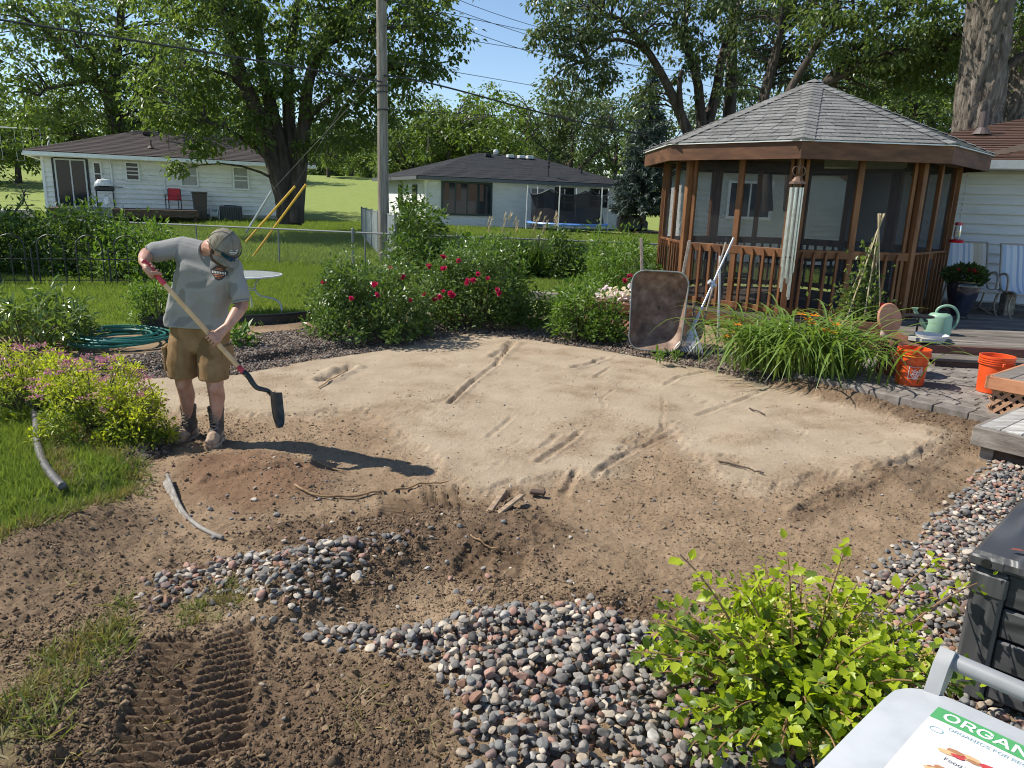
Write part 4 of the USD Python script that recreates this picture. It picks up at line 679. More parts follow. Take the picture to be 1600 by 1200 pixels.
# blue spruce
def spruce(label, base, h, w, seed):
    rng = np.random.default_rng(seed); T = thing('spruce_tree', label, 'tree', base); base = np.array(base)
    t = part(T, 'trunk', MB().tube(spline([base, base + [0, 0, h * .5], base + [0, 0, h]], 10), np.linspace(.2, .02, 10), 8), BARK, smooth=True, world=True)
    bm = MB(); P = []; D = []
    for z in np.arange(.10, .985, .022):
        n = int(9 * (1 - z) + 5)
        for k in range(n):
            a = rng.uniform(0, 2 * np.pi); L = w * (1 - z) ** .85 * rng.uniform(.7, 1.1) + .12; p0 = base + [0, 0, h * z]; d = np.array([math.cos(a), math.sin(a), 0])
            pts = spline([p0, p0 + d * L * .5 + [0, 0, -.10 * L], p0 + d * L + [0, 0, .02 * L]], 5); bm.tube(pts, np.linspace(.025, .008, 5), 3, cap=False)
            for s in np.linspace(.2, 1, max(3, int(L * 9))):
                q = p0 + d * L * s + [0, 0, -.12 * L * math.sin(s * 2.6)]; m = 6
                dd = d * .5 + rand_dirs(rng, m) * .9 + [0, 0, -.15]; P.append(np.repeat(q[None], m, 0)); D.append(dd)
    part(t, 'branches', bm, BARK, world=True); P = np.vstack(P); D = np.vstack(D)
    part(T, 'crown', leaf_cloud(P, D, rand_dirs(rng, len(P)), .24 * rng.uniform(.6, 1.3, len(P)), aspect=.28, fold=.2), L_SPRUCE, world=True); return T
spruce('tall blue grey spruce at the right corner of the bungalow', (6.608, 40.0, 0.857), 7.6, 1.75, 51)
# silver maples behind the gazebo
tree('silver_maple', 'arching many limbed silver maple behind the left of the gazebo roof', (6.408, 27.0, 1.689),
     [([(6.454, 27.0, 1.691), (6.181, 27.0, 3.646), (5.824, 27.0, 4.38), (5.138, 26.6, 5.456), (4.298, 26.0, 6.494), (3.62, 25.6, 7.165), (2.926, 25.2, 7.561), (2.402, 25.0, 7.556)], .26, .05), ([(4.256, 26.0, 6.493), (3.539, 25.6, 6.859), (2.772, 25.2, 6.834), (2.267, 25.0, 6.482), (1.977, 24.9, 6.12)], .09, .025), ([(4.49, 26.0, 6.188), (3.727, 25.5, 6.884), (2.953, 25.2, 7.156), (2.345, 25.0, 6.856), (2.022, 24.9, 6.382)], .08, .02),
      ([(6.548, 27.2, 1.691), (6.477, 27.2, 3.883), (6.222, 27.2, 5.149), (5.886, 27.0, 6.352), (5.408, 26.8, 7.305), (5.473, 26.8, 8.482), (5.377, 26.8, 10.005)], .24, .07), ([(6.592, 27.1, 1.694), (6.553, 27.4, 4.544), (6.787, 27.4, 5.82), (6.86, 27.4, 6.857), (7.248, 27.6, 8.329), (7.383, 27.6, 10.109)], .26, .08), ([(6.659, 27.0, 1.697), (7.36, 27.6, 4.696), (7.339, 27.8, 6.524), (7.264, 28.0, 8.42), (7.121, 28.0, 10.61)], .28, .12), ([(6.451, 26.8, 1.693), (5.66, 26.5, 4.227), (5.317, 26.5, 5.651), (5.35, 26.5, 6.255)], .16, .07)],
     [B((2.754, 25.3, 7.301), 1.5, 44), B((1.421, 25.0, 7.288), 1.3, 38), B((1.773, 24.9, 6.17), (1.0, 1.0, 1.2), 34), B((1.307, 24.8, 5.293), (.7, .7, .9), 16), B((0.845, 24.8, 6.587), .8, 12), B((2.413, 25.0, 5.735), .7, 12), B((3.941, 26.0, 7.866), 1.7, 44), B((5.198, 27.0, 7.736), 1.6, 40), B((6.419, 27.0, 7.376), 1.7, 40), B((5.241, 26.6, 6.268), 1.0, 18), B((6.209, 27.8, 5.857), 1.2, 16), B((4.246, 27.0, 6.097), (.7, .7, 1.0), 12), B((7.465, 27.6, 7.322), 1.3, 24), B((3.231, 26.0, 9.152), (3.5, 3, 2), 70), B((6.102, 27.0, 9.515), (3.5, 3, 2), 80), B((0.508, 24.8, 7.489), .7, 9), B((4.362, 28.0, 5.29), .8, 11), B((7.66, 28.5, 5.781), .9, 10)],
     .15, L_MAPLE2, seed=5, per=46, clump=.38, thin=.68)
tree('silver_maple', 'twin stemmed silver maple left of the gazebo roof apex', (7.678, 24.0, 1.771),
     [([(7.516, 24.0, 1.766), (7.349, 24.0, 5.004), (7.524, 24.0, 6.013), (7.734, 24.0, 7.001), (7.931, 24.0, 7.881), (7.97, 24.0, 9.078)], .17, .07), ([(7.565, 23.9, 1.769), (7.396, 23.9, 4.993), (7.564, 23.8, 6.249), (7.547, 23.6, 7.086), (7.4, 23.6, 8.612)], .14, .05), ([(7.734, 24.0, 7.001), (8.279, 23.6, 7.539), (8.785, 23.4, 8.432)], .1, .04)],
     [B((7.424, 24.5, 7.453), 1.6, 44), B((8.441, 24.5, 7.125), 1.4, 30), B((8.553, 25.0, 6.114), 1.3, 22), B((7.244, 25.0, 6.074), 1.1, 18), B((7.696, 24.0, 8.561), (3, 2.6, 1.6), 60), B((9.221, 25.0, 6.416), .9, 12)], .15, L_MAPLE2, seed=6, per=52, clump=.40, thin=.62)
tree('silver_maple', 'maple with limbs leaning right over the gazebo roof apex', (8.408, 22.0, 1.822),
     [([(7.392, 22.4, 1.784), (7.706, 22.4, 5.333), (8.066, 22.2, 6.149), (8.324, 22.0, 6.931), (8.531, 22.0, 7.575), (8.593, 22.0, 8.36)], .15, .05), ([(7.815, 22.0, 1.803), (8.453, 22.0, 5.332), (8.903, 21.8, 5.94), (9.3, 21.5, 6.457), (9.688, 21.2, 6.875), (10.115, 21.0, 7.223)], .12, .045), ([(8.488, 22.0, 5.333), (9.116, 21.6, 5.669), (9.827, 21.2, 5.99), (10.441, 20.8, 6.121), (10.999, 20.5, 6.233)], .13, .03), ([(8.066, 22.2, 6.149), (8.378, 21.8, 6.57), (8.901, 21.5, 6.839)], .08, .03)],
     [B((8.731, 21.5, 6.834), 1.3, 40), B((9.74, 21.0, 6.448), 1.3, 42), B((10.638, 20.8, 6.434), 1.1, 32), B((9.69, 22.5, 5.749), 1.1, 26), B((11.038, 22.0, 5.876), 1.2, 34), B((11.849, 21.5, 5.656), .8, 18), B((8.491, 22.5, 6.551), 1.0, 18), B((9.384, 21.0, 7.653), (3.2, 2.5, 1.2), 60), B((11.026, 20.8, 7.052), 1.0, 22), B((10.54, 23.0, 5.333), 1.0, 18)], .14, L_MAPLE, seed=7, per=52, clump=.40, thin=.72)
# thick trunks behind the right house
def furrowed(pts, r0, r1, n=70, sides=64, seed=0):
    p = spline(pts, n); t = np.gradient(p, axis=0); t /= np.linalg.norm(t, axis=1, keepdims=True); a = np.array([1.0, 0, 0]); V = []
    for i in range(n):
        x = unit(a - t[i] * (a @ t[i])); y = np.cross(t[i], x); an = np.arange(sides) / sides * 2 * np.pi; r = r0 + (r1 - r0) * i / (n - 1)
        q = np.stack([np.cos(an) * 5.5, np.sin(an) * 5.5, np.full(sides, p[i, 2] * 1.3)], 1); fr = np.abs(meshkit.fbm(q, 3, seed) - .5) * 2
        rr = r * (1 - .16 * np.clip(.35 - fr, 0, 1) / .35 + .04 * meshkit.noise(q * .3, seed + 3)); V.append(p[i] + rr[:, None] * (np.cos(an)[:, None] * x + np.sin(an)[:, None] * y))
    V = np.array(V); V = np.concatenate([V, V[:, :1]], 1); return MB().sheet(V)
TB = thing('old_tree', 'massive old tree with furrowed grey trunk behind the grey house', 'tree', (10.994, 18.5, 2.406))
_t = part(TB, 'trunk', furrowed([(10.963, 18.5, 2.405), (10.805, 18.5, 4.014), (10.719, 18.5, 5.28), (10.641, 18.5, 6.636), (10.494, 18.5, 7.939)], .56, .46, seed=71), BARK_GREY, world=True, smooth=40)
_b = MB(); limb_tube(_b, [(11.132, 18.5, 5.07), (11.165, 18.3, 5.233), (11.425, 18.2, 5.441), (11.829, 18.0, 5.632)], .12, .07); part(_t, 'branch', _b, BARK, world=True, smooth=True)
_rng = np.random.default_rng(72); _P = np.vstack([np.array((11.744, 19.0, 6.515)) + _rng.normal(0, .5, (1300, 3)), np.array((10.501, 18.0, 7.28)) + _rng.normal(0, 1, (1800, 3)) * [2.5, 2, .5]])
part(TB, 'crown', leaf_cloud(_P, rand_dirs(_rng, len(_P)), np.array([0, 0, 1.]) + .7 * rand_dirs(_rng, len(_P)), .13 * _rng.uniform(.7, 1.2, len(_P)), aspect=.6), L_MAPLE, world=True)
TB2 = thing('old_tree', 'second thick dark trunk leaning at the right edge behind the grey house', 'tree', (12.718, 20.0, 2.478))
part(TB2, 'trunk', furrowed([(12.302, 20.0, 2.464), (12.514, 20.0, 4.37), (12.677, 20.0, 5.591), (12.932, 20.0, 7.067), (13.254, 20.0, 8.489)], .52, .44, seed=73), BARK_GREY, world=True, smooth=40)
# far wood closing the horizon
_rng = np.random.default_rng(77); P = []
for k in range(170):
    x = _rng.uniform(-120, 120); y = _rng.uniform(118, 150) if abs(x) < 60 else _rng.uniform(90, 150); zb = float(far_h(x, y)); r = _rng.uniform(3, 6); hh = _rng.uniform(5.0, 10.5) * (0.8 if -62 < x < -30 else 1)
    n = 260; d = rand_dirs(_rng, n) * (_rng.uniform(.5, 1, n) ** .5)[:, None]; P.append(np.array([x, y, zb + hh * .5]) + d * [r, r, hh * .55])
P = np.vstack(P); obj('distant_wood', leaf_cloud(P, rand_dirs(_rng, len(P)), np.array([0, 0, 1.]) + .6 * rand_dirs(_rng, len(P)), 1.1 * _rng.uniform(.6, 1.3, len(P)), aspect=.7), L_MAPLE, 'far off line of mixed green trees closing the view', 'wood', kind='stuff')

# ---------------- utility pole, wires, fences ----------------
POLE = ramp_mat('weathered_pole', [(.09, .075, .06), (.19, .165, .14), (.29, .26, .225)], scale=8, rough=.92, bump=.5, bscale=20, stretch=(1.5, 1.5, .15), dist=.02)
WIRE = plain('black_cable', (.015, .015, .016), rough=.5)
pb = (-3.732, 21.0, 0.033); UP = thing('utility_pole', 'weathered grey wooden utility pole beside the chain link fence', 'utility pole', (pb[0], pb[1], -.05))
part(UP, 'shaft', MB().tube([(0, 0, 0), (0, 0, 4.5), (0, 0, 10.5)], [.155, .142, .125], 18), POLE, smooth=40)
_b = MB()
for z in (4.15, 4.6, 4.75): _b.lathe([(.150, -.02), (.156, -.02), (.156, .02), (.150, .02)], (0, 0, z), 16)
part(UP, 'strap', _b, METAL_DARK)
def wire(label, pts, r=.012, sag=0, group=None, n=24, name='cable'):
    p0, p1 = np.array(pts[0]), np.array(pts[-1])
    if len(pts) == 2: t = np.linspace(0, 1, n)[:, None]; P = p0 + (p1 - p0) * t - np.array([0, 0, 1.0]) * sag * 4 * t * (1 - t)
    else: P = spline(pts, n)
    return obj(name, MB().tube(P, r, 5, cap=False), WIRE, label, 'cable', smooth=True, group=group)
wire('thick black cable crossing the maples from upper left to the pole', [(-11.259, 16.0, 5.113), (-7.726, 18.5, 5.017), (-3.701, 20.8, 4.779)], .024)
wire('thick black cable sloping from the pole across the bungalow trees to the gazebo', [(-3.648, 20.8, 4.939), (-2.371, 21.5, 4.857), (0.87, 23.0, 4.324), (4.483, 25.0, 3.967), (7.562, 27.0, 3.733)], .024)
for k, (a, b, c) in enumerate([(((-3.626, 20.8, 7.179)), (1.995, 30.0, 7.431), (16.705, 42.0, 6.842)), ((-3.63, 20.8, 6.759), (1.493, 30.0, 7.817), (16.572, 42.0, 7.807)), ((-3.629, 20.8, 6.834), (3.01, 30.0, 6.629), (16.75, 42.0, 6.518)), ((-3.621, 20.8, 7.653), (0.757, 30.0, 8.127), (16.476, 42.0, 8.508)), ((-3.56, 20.8, 5.303), (0.6, 30.0, 6.099), (13.353, 42.0, 6.084))]):
    wire(('thin high wire, lowest of the bundle over the bungalow trees', 'thin high wire, second from the top over the blue sky gap', 'thin high wire passing under the arching maple limb', 'thin high wire, topmost over the blue sky gap', 'single thin wire just above the willow like tree')[k], [a, b, c], .010, name='power_line')
for k, (a, b) in enumerate([((-3.656, 20.8, 4.11), (15.778, 24.0, 4.99)), ((-3.636, 20.8, 6.151), (15.714, 24.0, 5.302))]): wire(('thin wire crossing in front of the thick grey trunk, lower', 'thin wire crossing in front of the thick grey trunk, upper')[k], [a, b], .008, .3, name='power_line')
# guy wires with guards
YEL = plain('yellow_guard', (.62, .36, .03), rough=.45)
for k, (top, g0, g1, m, lb) in enumerate([((-3.668, 20.8, 6.303), (-5.84, 20.9, 2.096), (-7.534, 21.0, 0.051), YEL, 'pole guy wire with yellow guard tube, right one'), ((-3.673, 20.8, 5.843), (-5.965, 20.3, 2.03), (-7.396, 20.4, 0.618), YEL, 'pole guy wire with yellow guard tube, middle one'), ((-3.681, 20.8, 5.064), (-6.458, 19.9, 1.894), (-7.238, 20.0, 0.878), METAL_GREY, 'pole guy wire with grey metal guard tube')]):
    G_ = thing('guy_wire', lb, 'guy wire', g1); part(G_, 'wire', MB().tube([top, g0], .003, 4), METAL_DARK, world=True); part(G_, 'guard', MB().tube([g0, np.array(g1) - [0, 0, .1]], .030, 10), m, world=True)
# chain link fence
LINK = plain('galvanised_wire', (.24, .25, .25), rough=.5, metallic=.6)
FP = [(-13.5, 21.2), (-8.78, 20.3), (-4.23, 19.3), (-3.1, 19.05), (.55, 18.8), (2.1, 18.6), (6.5, 18.2)]
FENCE_M = plain('dull_galvanised', (.20, .21, .21), rough=.6, metallic=.5)
CF = thing('chain_link_fence', 'low galvanised chain link fence across the back of the lawn', 'fence', (-4.2, 19.3, 0))
_b = MB()
for (a, b) in zip(FP[:-1], FP[1:]):
    za, zb = .92 + float(far_h(*a)) * .4, .92 + float(far_h(*b)) * .4; part(CF, 'top_rail', MB().tube([(*a, za), (*b, zb)], .022, 8), FENCE_M, world=True)
    L = math.dist(a, b); d = np.array([(b[0] - a[0]) / L, (b[1] - a[1]) / L, 0]); s = 0.0; H_ = .92
    for sg in (1, -1):
        s = -H_
        while s < L:
            lo, hi = max(0, s), min(L, s + H_)
            if hi - lo > .02:
                q = [np.array([*a, 0]) + d * u + [0, 0, (u - s) if sg > 0 else H_ - (u - s)] for u in (lo, hi)]; _b.tube(q, .0035, 3, cap=False)
            s += .085
    _b2 = MB()
part(CF, 'mesh', _b, LINK, world=True, kind='stuff')
def along(s):
    for a, b in zip(FP[:-1], FP[1:]):
        L = math.dist(a, b)
        if s <= L: return (a[0] + (b[0] - a[0]) * s / L, a[1] + (b[1] - a[1]) * s / L)
        s -= L
    return FP[-1]
s = 0.0
while s < 20: p = along(s); part(CF, 'post', MB().tube([(*p, -.1), (*p, .93)], .022, 8), FENCE_M, world=True); s += 2.45
for p in ((-4.23, 19.3), (-3.1, 19.05), (.55, 18.8)): part(CF, 'terminal_post', MB().tube([(*p, -.1), (*p, 1.0)], .034, 10).ball((*p, 1.0), .036, 1), FENCE_M, world=True)
SF = thing('side_fence', 'grey vertical wire fence running back from the pole towards the bungalow', 'fence', (-3.1, 19.05, 0)); _b = MB()
P0, P1 = np.array([-3.1, 19.1]), np.array([-6.2, 30.0])
for t in np.arange(0, 1.001, .0125): p = P0 + (P1 - P0) * t; _b.tube([(*p, 0.0), (*p, 1.35)], .012, 4, cap=False)
part(SF, 'picket_wires', _b, METAL_GREY, world=True, kind='stuff')
for t in np.arange(0, 1.01, .2): p = P0 + (P1 - P0) * t; part(SF, 'post', MB().tube([(*p, 0), (*p, 1.42)], .035, 8), FENCE_M, world=True)
part(SF, 'top_rail', MB().tube([(*P0, 1.37), (*P1, 1.37)], .022, 6), FENCE_M, world=True)
# black hoop fence
BF = thing('hoop_fence', 'black metal garden fence with rounded hoop tops at left', 'fence', (-8.112, 13.2, 0.062))
FA, FB = np.array((-9.746, 12.9, -0.014)[:2]), np.array((-6.568, 13.9, 0.081)[:2]); FL = np.linalg.norm(FB - FA); fd = (FB - FA) / FL; s = 0.0; k = 0
IRON = plain('black_iron', (.010, .010, .011), rough=.45)
def fpnt(s, z): return np.array([*(FA + fd * s), .06 + z])
while s < FL - .4:
    w = .42; pts = [fpnt(s, 0), fpnt(s, .72)] + [fpnt(s + w / 2 - w / 2 * math.cos(a), .72 + w / 2 * math.sin(a)) for a in np.linspace(.15, math.pi - .15, 10)] + [fpnt(s + w, .72), fpnt(s + w, 0)]
    part(BF, 'hoop', MB().tube(pts, .012, 6), IRON, world=True); part(BF, 'picket', MB().tube([fpnt(s + w / 2, 0), fpnt(s + w / 2, .72)], .010, 6).lathe([(.0, .1), (.022, .03), (0, 0)], fpnt(s + w / 2, .70), 6), IRON, world=True)
    if k % 2: part(BF, 'post', MB().tube([fpnt(s + w + .1, 0), fpnt(s + w + .1, .68)], .016, 6), IRON, world=True)
    s += w + .2; k += 1
for z in (.12, .50): part(BF, 'rail', MB().tube([fpnt(0, z), fpnt(FL, z)], .010, 5), IRON, world=True)

# ---------------- gazebo ----------------
CEDAR = ramp_mat('stained_cedar', [(0.065, 0.024, 0.008), (0.140, 0.058, 0.020), (0.225, 0.102, 0.038)], scale=4, rough=0.6, bump=0.15, bscale=30, stretch=(1.6, 1.6, .35), spec=.35)
CEDAR_H = ramp_mat('stained_cedar_board', [(0.050, 0.019, 0.008), (0.088, 0.036, 0.015), (0.135, 0.060, 0.026)], scale=5, rough=0.6, bump=0.15, bscale=30, stretch=(.5, .5, 2), spec=.35)
SHINGLE = ramp_mat('weathered_grey_shingle', [(0.15, 0.145, 0.14), (0.24, 0.235, 0.225), (0.34, 0.335, 0.32)], scale=5, rough=0.95, bump=0.5, bscale=140, dist=.006, island=.45, spec=.2)
SHINGLES = [ramp_mat(f'grey_shingle_{w}', [tuple(k * c for c in (0.150, 0.147, 0.142)), tuple(k * c for c in (0.215, 0.21, 0.20)), tuple(k * c for c in (0.29, 0.285, 0.275))], scale=26, rough=0.95, bump=0.5, bscale=160, dist=.005, spec=.2) for w, k in (('dark', .60), ('mid', .74), ('pale', .86), ('warm', .69))]
SCREEN = usdkit.material(stage, '/World/Looks/insect_screen', {'t': ('transparent_bsdf', {'color': (.93, .93, .93)}), 'd': ('diffuse_bsdf', {'color': (.045, .045, .045)}), 'x': ('mix_closure', {'fac': 0.20})}, [('t.BSDF', 'x.closure1'), ('d.BSDF', 'x.closure2')], surface='x.closure')
LATTICE = plain('tan_lattice', (0.36, 0.20, 0.115), rough=.75)
WEATHERED = ramp_mat('weathered_grey_boards', [(0.10, 0.085, 0.07), (0.19, 0.165, 0.14), (0.30, 0.275, 0.24)], scale=6, rough=.9, bump=.4, bscale=40, stretch=(.6, .6, 2))
GCX, GCY, GF, GE, GA_ = 4.64, 12.55, 0.347, 2.739, 3.83
GZB = thing('gazebo', 'octagonal cedar gazebo with insect screens and grey shingle roof', 'gazebo', (GCX, GCY, 0))
RW, RE = 2.213, 2.627
def gv(k, r): a = math.radians(-21.45 + 45 * k); return np.array([r * math.sin(a), -r * math.cos(a)])
def side(k): return gv(k, RW), gv(k + 1, RW)
part(GZB, 'floor', MB().prism([tuple(gv(k, RW + .10)) for k in range(8)], GF - .045, GF), ramp_mat('gazebo_floor', [(.05, .035, .028), (.10, .075, .06), (.15, .115, .09)], scale=5, rough=.9))
for k in range(8):
    a, b = gv(k, RW + .08), gv(k + 1, RW + .08); part(GZB, 'rim_board', MB().beam((*a, GF - .13), (*b, GF - .13), .04, .16), CEDAR_H)
def lattice(T, name, a, b, z0, z1, step=.085, w=.03, off=0.0, mat=None):
    """Diagonal lattice panel between plan points a and b."""
    a, b = np.array(a, float), np.array(b, float); d = unit(b - a); n = np.array([d[1], -d[0]]); L = np.linalg.norm(b - a); hgt = z1 - z0; mb = MB(); s = step * 1.414
    for sg in (1, -1):
        t = -hgt
        while t < L + hgt:
            p0, p1 = np.array([t, 0.0]), np.array([t + hgt, hgt])
            lo, hi = max(p0[0], 0), min(p1[0], L)
            if hi > lo + .01:
                q = [(lo, lo - t), (hi, hi - t)]
                if sg < 0: q = [(L - q[0][0], q[0][1]), (L - q[1][0], q[1][1])]
                P = [np.r_[a + d * u + n * (off + .004 * sg), z0 + z] for u, z in q]
                mb.beam(P[0], P[1], .006, w, up=(n[0], n[1], 0)) if False else mb.beam(P[0], P[1], w, .006, up=(n[0], n[1], 0))
            t += s
    return part(T, name, mb, mat or LATTICE, kind='stuff')
for k in (-2, -1, 0, 1): lattice(GZB, 'lattice', gv(k, RW + .02), gv(k + 1, RW + .02), .06, GF - .2)
for k in range(8):
    p = gv(k, RW); a = math.radians(-21.45 + 45 * k); R = rotz(a)
    part(GZB, 'post', MB().box((*p, (GF + GE) / 2 - .05), (.085, .12, GE - GF - .1), R, ch=.006), CEDAR)
    # twin studs either side of the corner
    for s in (-1, 1):
        q = gv(k + s, RW); d = unit(q - p); c = p + d * .10
        part(GZB, 'stud', MB().beam((*c, GF), (*c, GE - .1), .05, .045, up=(d[0], d[1], 0)), CEDAR)
    part(GZB, 'mullion', MB().box((*((side(k)[0] + side(k)[1]) / 2), (GF + GE) / 2 - .05), (.085, .06, GE - GF - .1), rotz(a + math.pi / 8), ch=.005), CEDAR)
    a_, b_ = side(k); m_ = (a_ + b_) / 2; d = unit(b_ - a_); n = np.array([d[1], -d[0]])
    part(GZB, 'top_beam', MB().beam((*a_, GE - .12), (*b_, GE - .12), .09, .16), CEDAR_H)
    part(GZB, 'rail', MB().beam((*(a_ + n * .01), 1.255), (*(b_ + n * .01), 1.255), .05, .12, ch=.006), CEDAR)
    part(GZB, 'bottom_rail', MB().beam((*(a_ + n * .01), GF + .10), (*(b_ + n * .01), GF + .10), .045, .09, ch=.005), CEDAR)
    for (p0, p1) in ((a_, m_), (m_, b_)):
        part(GZB, 'screen', MB().box((*((p0 + p1) / 2 - n * .02), (1.31 + GE - .2) / 2), (np.linalg.norm(p1 - p0) - .06, .003, GE - .2 - 1.31), rotz(math.atan2(d[1], d[0]))), SCREEN)
        part(GZB, 'screen', MB().box((*((p0 + p1) / 2 - n * .03), (GF + .14 + 1.2) / 2), (np.linalg.norm(p1 - p0) - .06, .003, 1.06 - GF), rotz(math.atan2(d[1], d[0]))), SCREEN)
        for t in (.17, .36, .56, .75):
            c = p0 + (p1 - p0) * (t + .02) + n * .055; z0, z1 = GF + .02, 1.285; w = .034
            prof = [(-w / 2, z0 + .05), (0, z0), (w / 2, z0 + .05), (w / 2, z1 - .06), (0, z1), (-w / 2, z1 - .06)]
            q = np.array([[*(c + d * x + n * s), z] for s in (-.022, .022) for x, z in prof])
            f = [[0, 1, 2], [0, 2, 3], [0, 3, 5], [3, 4, 5], [8, 7, 6], [9, 8, 6], [11, 9, 6], [11, 10, 9]] + [x for i in range(6) for x in ([i, (i + 1) % 6 + 6, (i + 1) % 6], [i, i + 6, (i + 1) % 6 + 6])]
            part(GZB, 'baluster', MB().add(q, f), CEDAR)
# roof
AP = np.array([0, 0, GA_]); b = MB()
v = [np.r_[gv(k, RE), GE] for k in range(8)] + [np.r_[gv(k, RE), GE - .02] for k in range(8)] + [AP, AP - [0, 0, .05]]
b.add(v, [[k, (k + 1) % 8, 16] for k in range(8)] + [[(k + 1) % 8 + 8, k + 8, 17] for k in range(8)] + [x for k in range(8) for x in ([k, k + 8, (k + 1) % 8 + 8], [k, (k + 1) % 8 + 8, (k + 1) % 8])])
roof = part(GZB, 'roof', b, plain('roof_deck_boards', (.10, .055, .03), rough=.8))
for k in range(8): part(GZB, 'rafter', MB().beam((*gv(k, RE - .1), GE - .1), (0, 0, GA_ - .14), .05, .1), CEDAR)
for k in range(8):
    a_, b_ = gv(k, RE - .005), gv(k + 1, RE - .005); ai, bi = gv(k, RE - .05), gv(k + 1, RE - .05)
    z0, z1 = GE - .235, GE - .012
    q = np.array([[*a_, z0], [*b_, z0], [*b_, z1], [*a_, z1], [*ai, z0], [*bi, z0], [*bi, z1], [*ai, z1]])
    part(GZB, 'fascia', MB().add(q, [[0, 1, 2], [0, 2, 3], [5, 4, 7], [5, 7, 6], [0, 4, 5], [0, 5, 1], [3, 2, 6], [3, 6, 7], [0, 3, 7], [0, 7, 4], [1, 5, 6], [1, 6, 2]]), CEDAR_H)
    part(GZB, 'drip_edge', MB().beam((*gv(k, RE + .012), GE - .008), (*gv(k + 1, RE + .012), GE - .008), .03, .014), GUTTER)
rng = np.random.default_rng(11); rest = MB()
NC = 19
def slope_pt(k, u, t):
    """Point of roof face k: t from eave to apex, u metres along the course from its middle."""
    a_, b_ = np.r_[gv(k, RE + .02), GE], np.r_[gv(k + 1, RE + .02), GE]; m = (a_ + b_) / 2; d = unit(b_ - a_); return m + (AP - m) * t + d * u
for k in range(8):
    a_, b_ = np.r_[gv(k, RE + .02), GE], np.r_[gv(k + 1, RE + .02), GE]; nrm = unit(np.cross(b_ - a_, AP - a_)); Wf = np.linalg.norm(b_ - a_)
    seen = k in (-1 % 8, 0, 1, 7)
    for c in range(NC):
        t0, t1 = c / NC, min(1.0, (c + 1.12) / NC); w0 = Wf * (1 - t0)
        x = -w0 / 2 - rng.uniform(0, .3); 
        while x < w0 / 2:
            x1 = x + .305
            u0, u1 = max(x, -w0 / 2), min(x1 - .012, w0 / 2)
            if u1 - u0 > .02:
                w1 = Wf * (1 - t1); lift = nrm * (.016 + rng.uniform(-.002, .004)); q = [slope_pt(k, u0, t0) + lift, slope_pt(k, u1, t0) + lift, slope_pt(k, np.clip(u1, -w1 / 2, w1 / 2), t1) + nrm * .004, slope_pt(k, np.clip(u0, -w1 / 2, w1 / 2), t1) + nrm * .004]
                q += [p - nrm * .012 for p in q[:2]]
                f = [[0, 1, 2], [0, 2, 3], [4, 5, 1], [4, 1, 0], [0, 3, 4], [1, 5, 2]]
                if seen and c < 16: part(roof, 'shingle', MB().add(q, f), SHINGLES[int(rng.integers(4))])
                else: rest.add(q, f)
            x = x1
    for c in range(NC + 1):   # hip caps
        t0, t1 = c / (NC + .6), min(1, (c + 1.25) / (NC + .6)); P0 = a_ + (AP - a_) * t0; P1 = a_ + (AP - a_) * t1
        e = unit(AP - a_); l = unit(b_ - a_); l = unit(l - e * (l @ e)); aprev = np.r_[gv(k - 1, RE + .02), GE]; r_ = unit(aprev - a_); r_ = unit(r_ - e * (r_ @ e))
        ww = min(.15, 1.0 * (1 - t0) + .02); up = np.array([0, 0, 1.0])
        q = [P0 + up * .036, P0 + l * ww + up * .030, P1 + l * ww * .97 + up * .016, P1 + up * .02, P1 + r_ * ww * .97 + up * .016, P0 + r_ * ww + up * .030]; q += [q[1] - up * .02, q[0] - up * .02, q[5] - up * .02]
        f = [[0, 1, 2], [0, 2, 3], [0, 3, 4], [0, 4, 5], [7, 6, 1], [7, 1, 0], [8, 7, 0], [8, 0, 5]]
        if k in (7, 0, 1, 2) and c < 17: part(roof, 'hip_cap', MB().add(q, f), SHINGLES[int(rng.integers(4))])
        else: rest.add(q, f)
part(roof, 'shingle_rest', rest, SHINGLE, kind='stuff')
part(roof, 'apex_cap', MB().add([[.16 * math.cos(a), .16 * math.sin(a), GA_ - .02] for a in np.arange(8) * math.pi / 4] + [[0, 0, GA_ + .05]], [[k, (k + 1) % 8, 8] for k in range(8)]), SHINGLES[1])
# furniture inside, a table and two chairs in shade
tb = thing('gazebo_table', 'round dark table standing inside the gazebo', 'table', (GCX + .1, GCY + .1, GF))
part(tb, 'tabletop', MB().lathe([(0, .70), (.6, .70), (.6, .74), (0, .74)], sides=28), METAL_DARK); part(tb, 'leg', MB().tube([(0, 0, 0), (0, 0, .7)], .05, 8).lathe([(.3, 0), (.28, .03), (.05, .06)], sides=20), METAL_DARK)
for k, (x, y, r, lb) in enumerate(((-1.0, -.3, 70, 'dark chair inside the gazebo, left of the round table'), (1.0, .5, -110, 'dark chair inside the gazebo, right of the round table'))):
    if k == 0:
        ch = thing('gazebo_chair', lb, 'chair', (GCX + x, GCY + y, GF), r)
        part(ch, 'seat', MB().box((0, 0, .43), (.5, .5, .05), ch=.02), METAL_DARK); part(ch, 'backrest', MB().box((0, .24, .75), (.5, .04, .55), ch=.015), METAL_DARK)
        for sx in (-.22, .22):
            for sy in (-.22, .22): part(ch, 'leg', MB().beam((sx, sy, 0), (sx, sy, .43), .035, .035), METAL_DARK)
    else: dup(ch, (GCX + x, GCY + y, GF), r, lb)
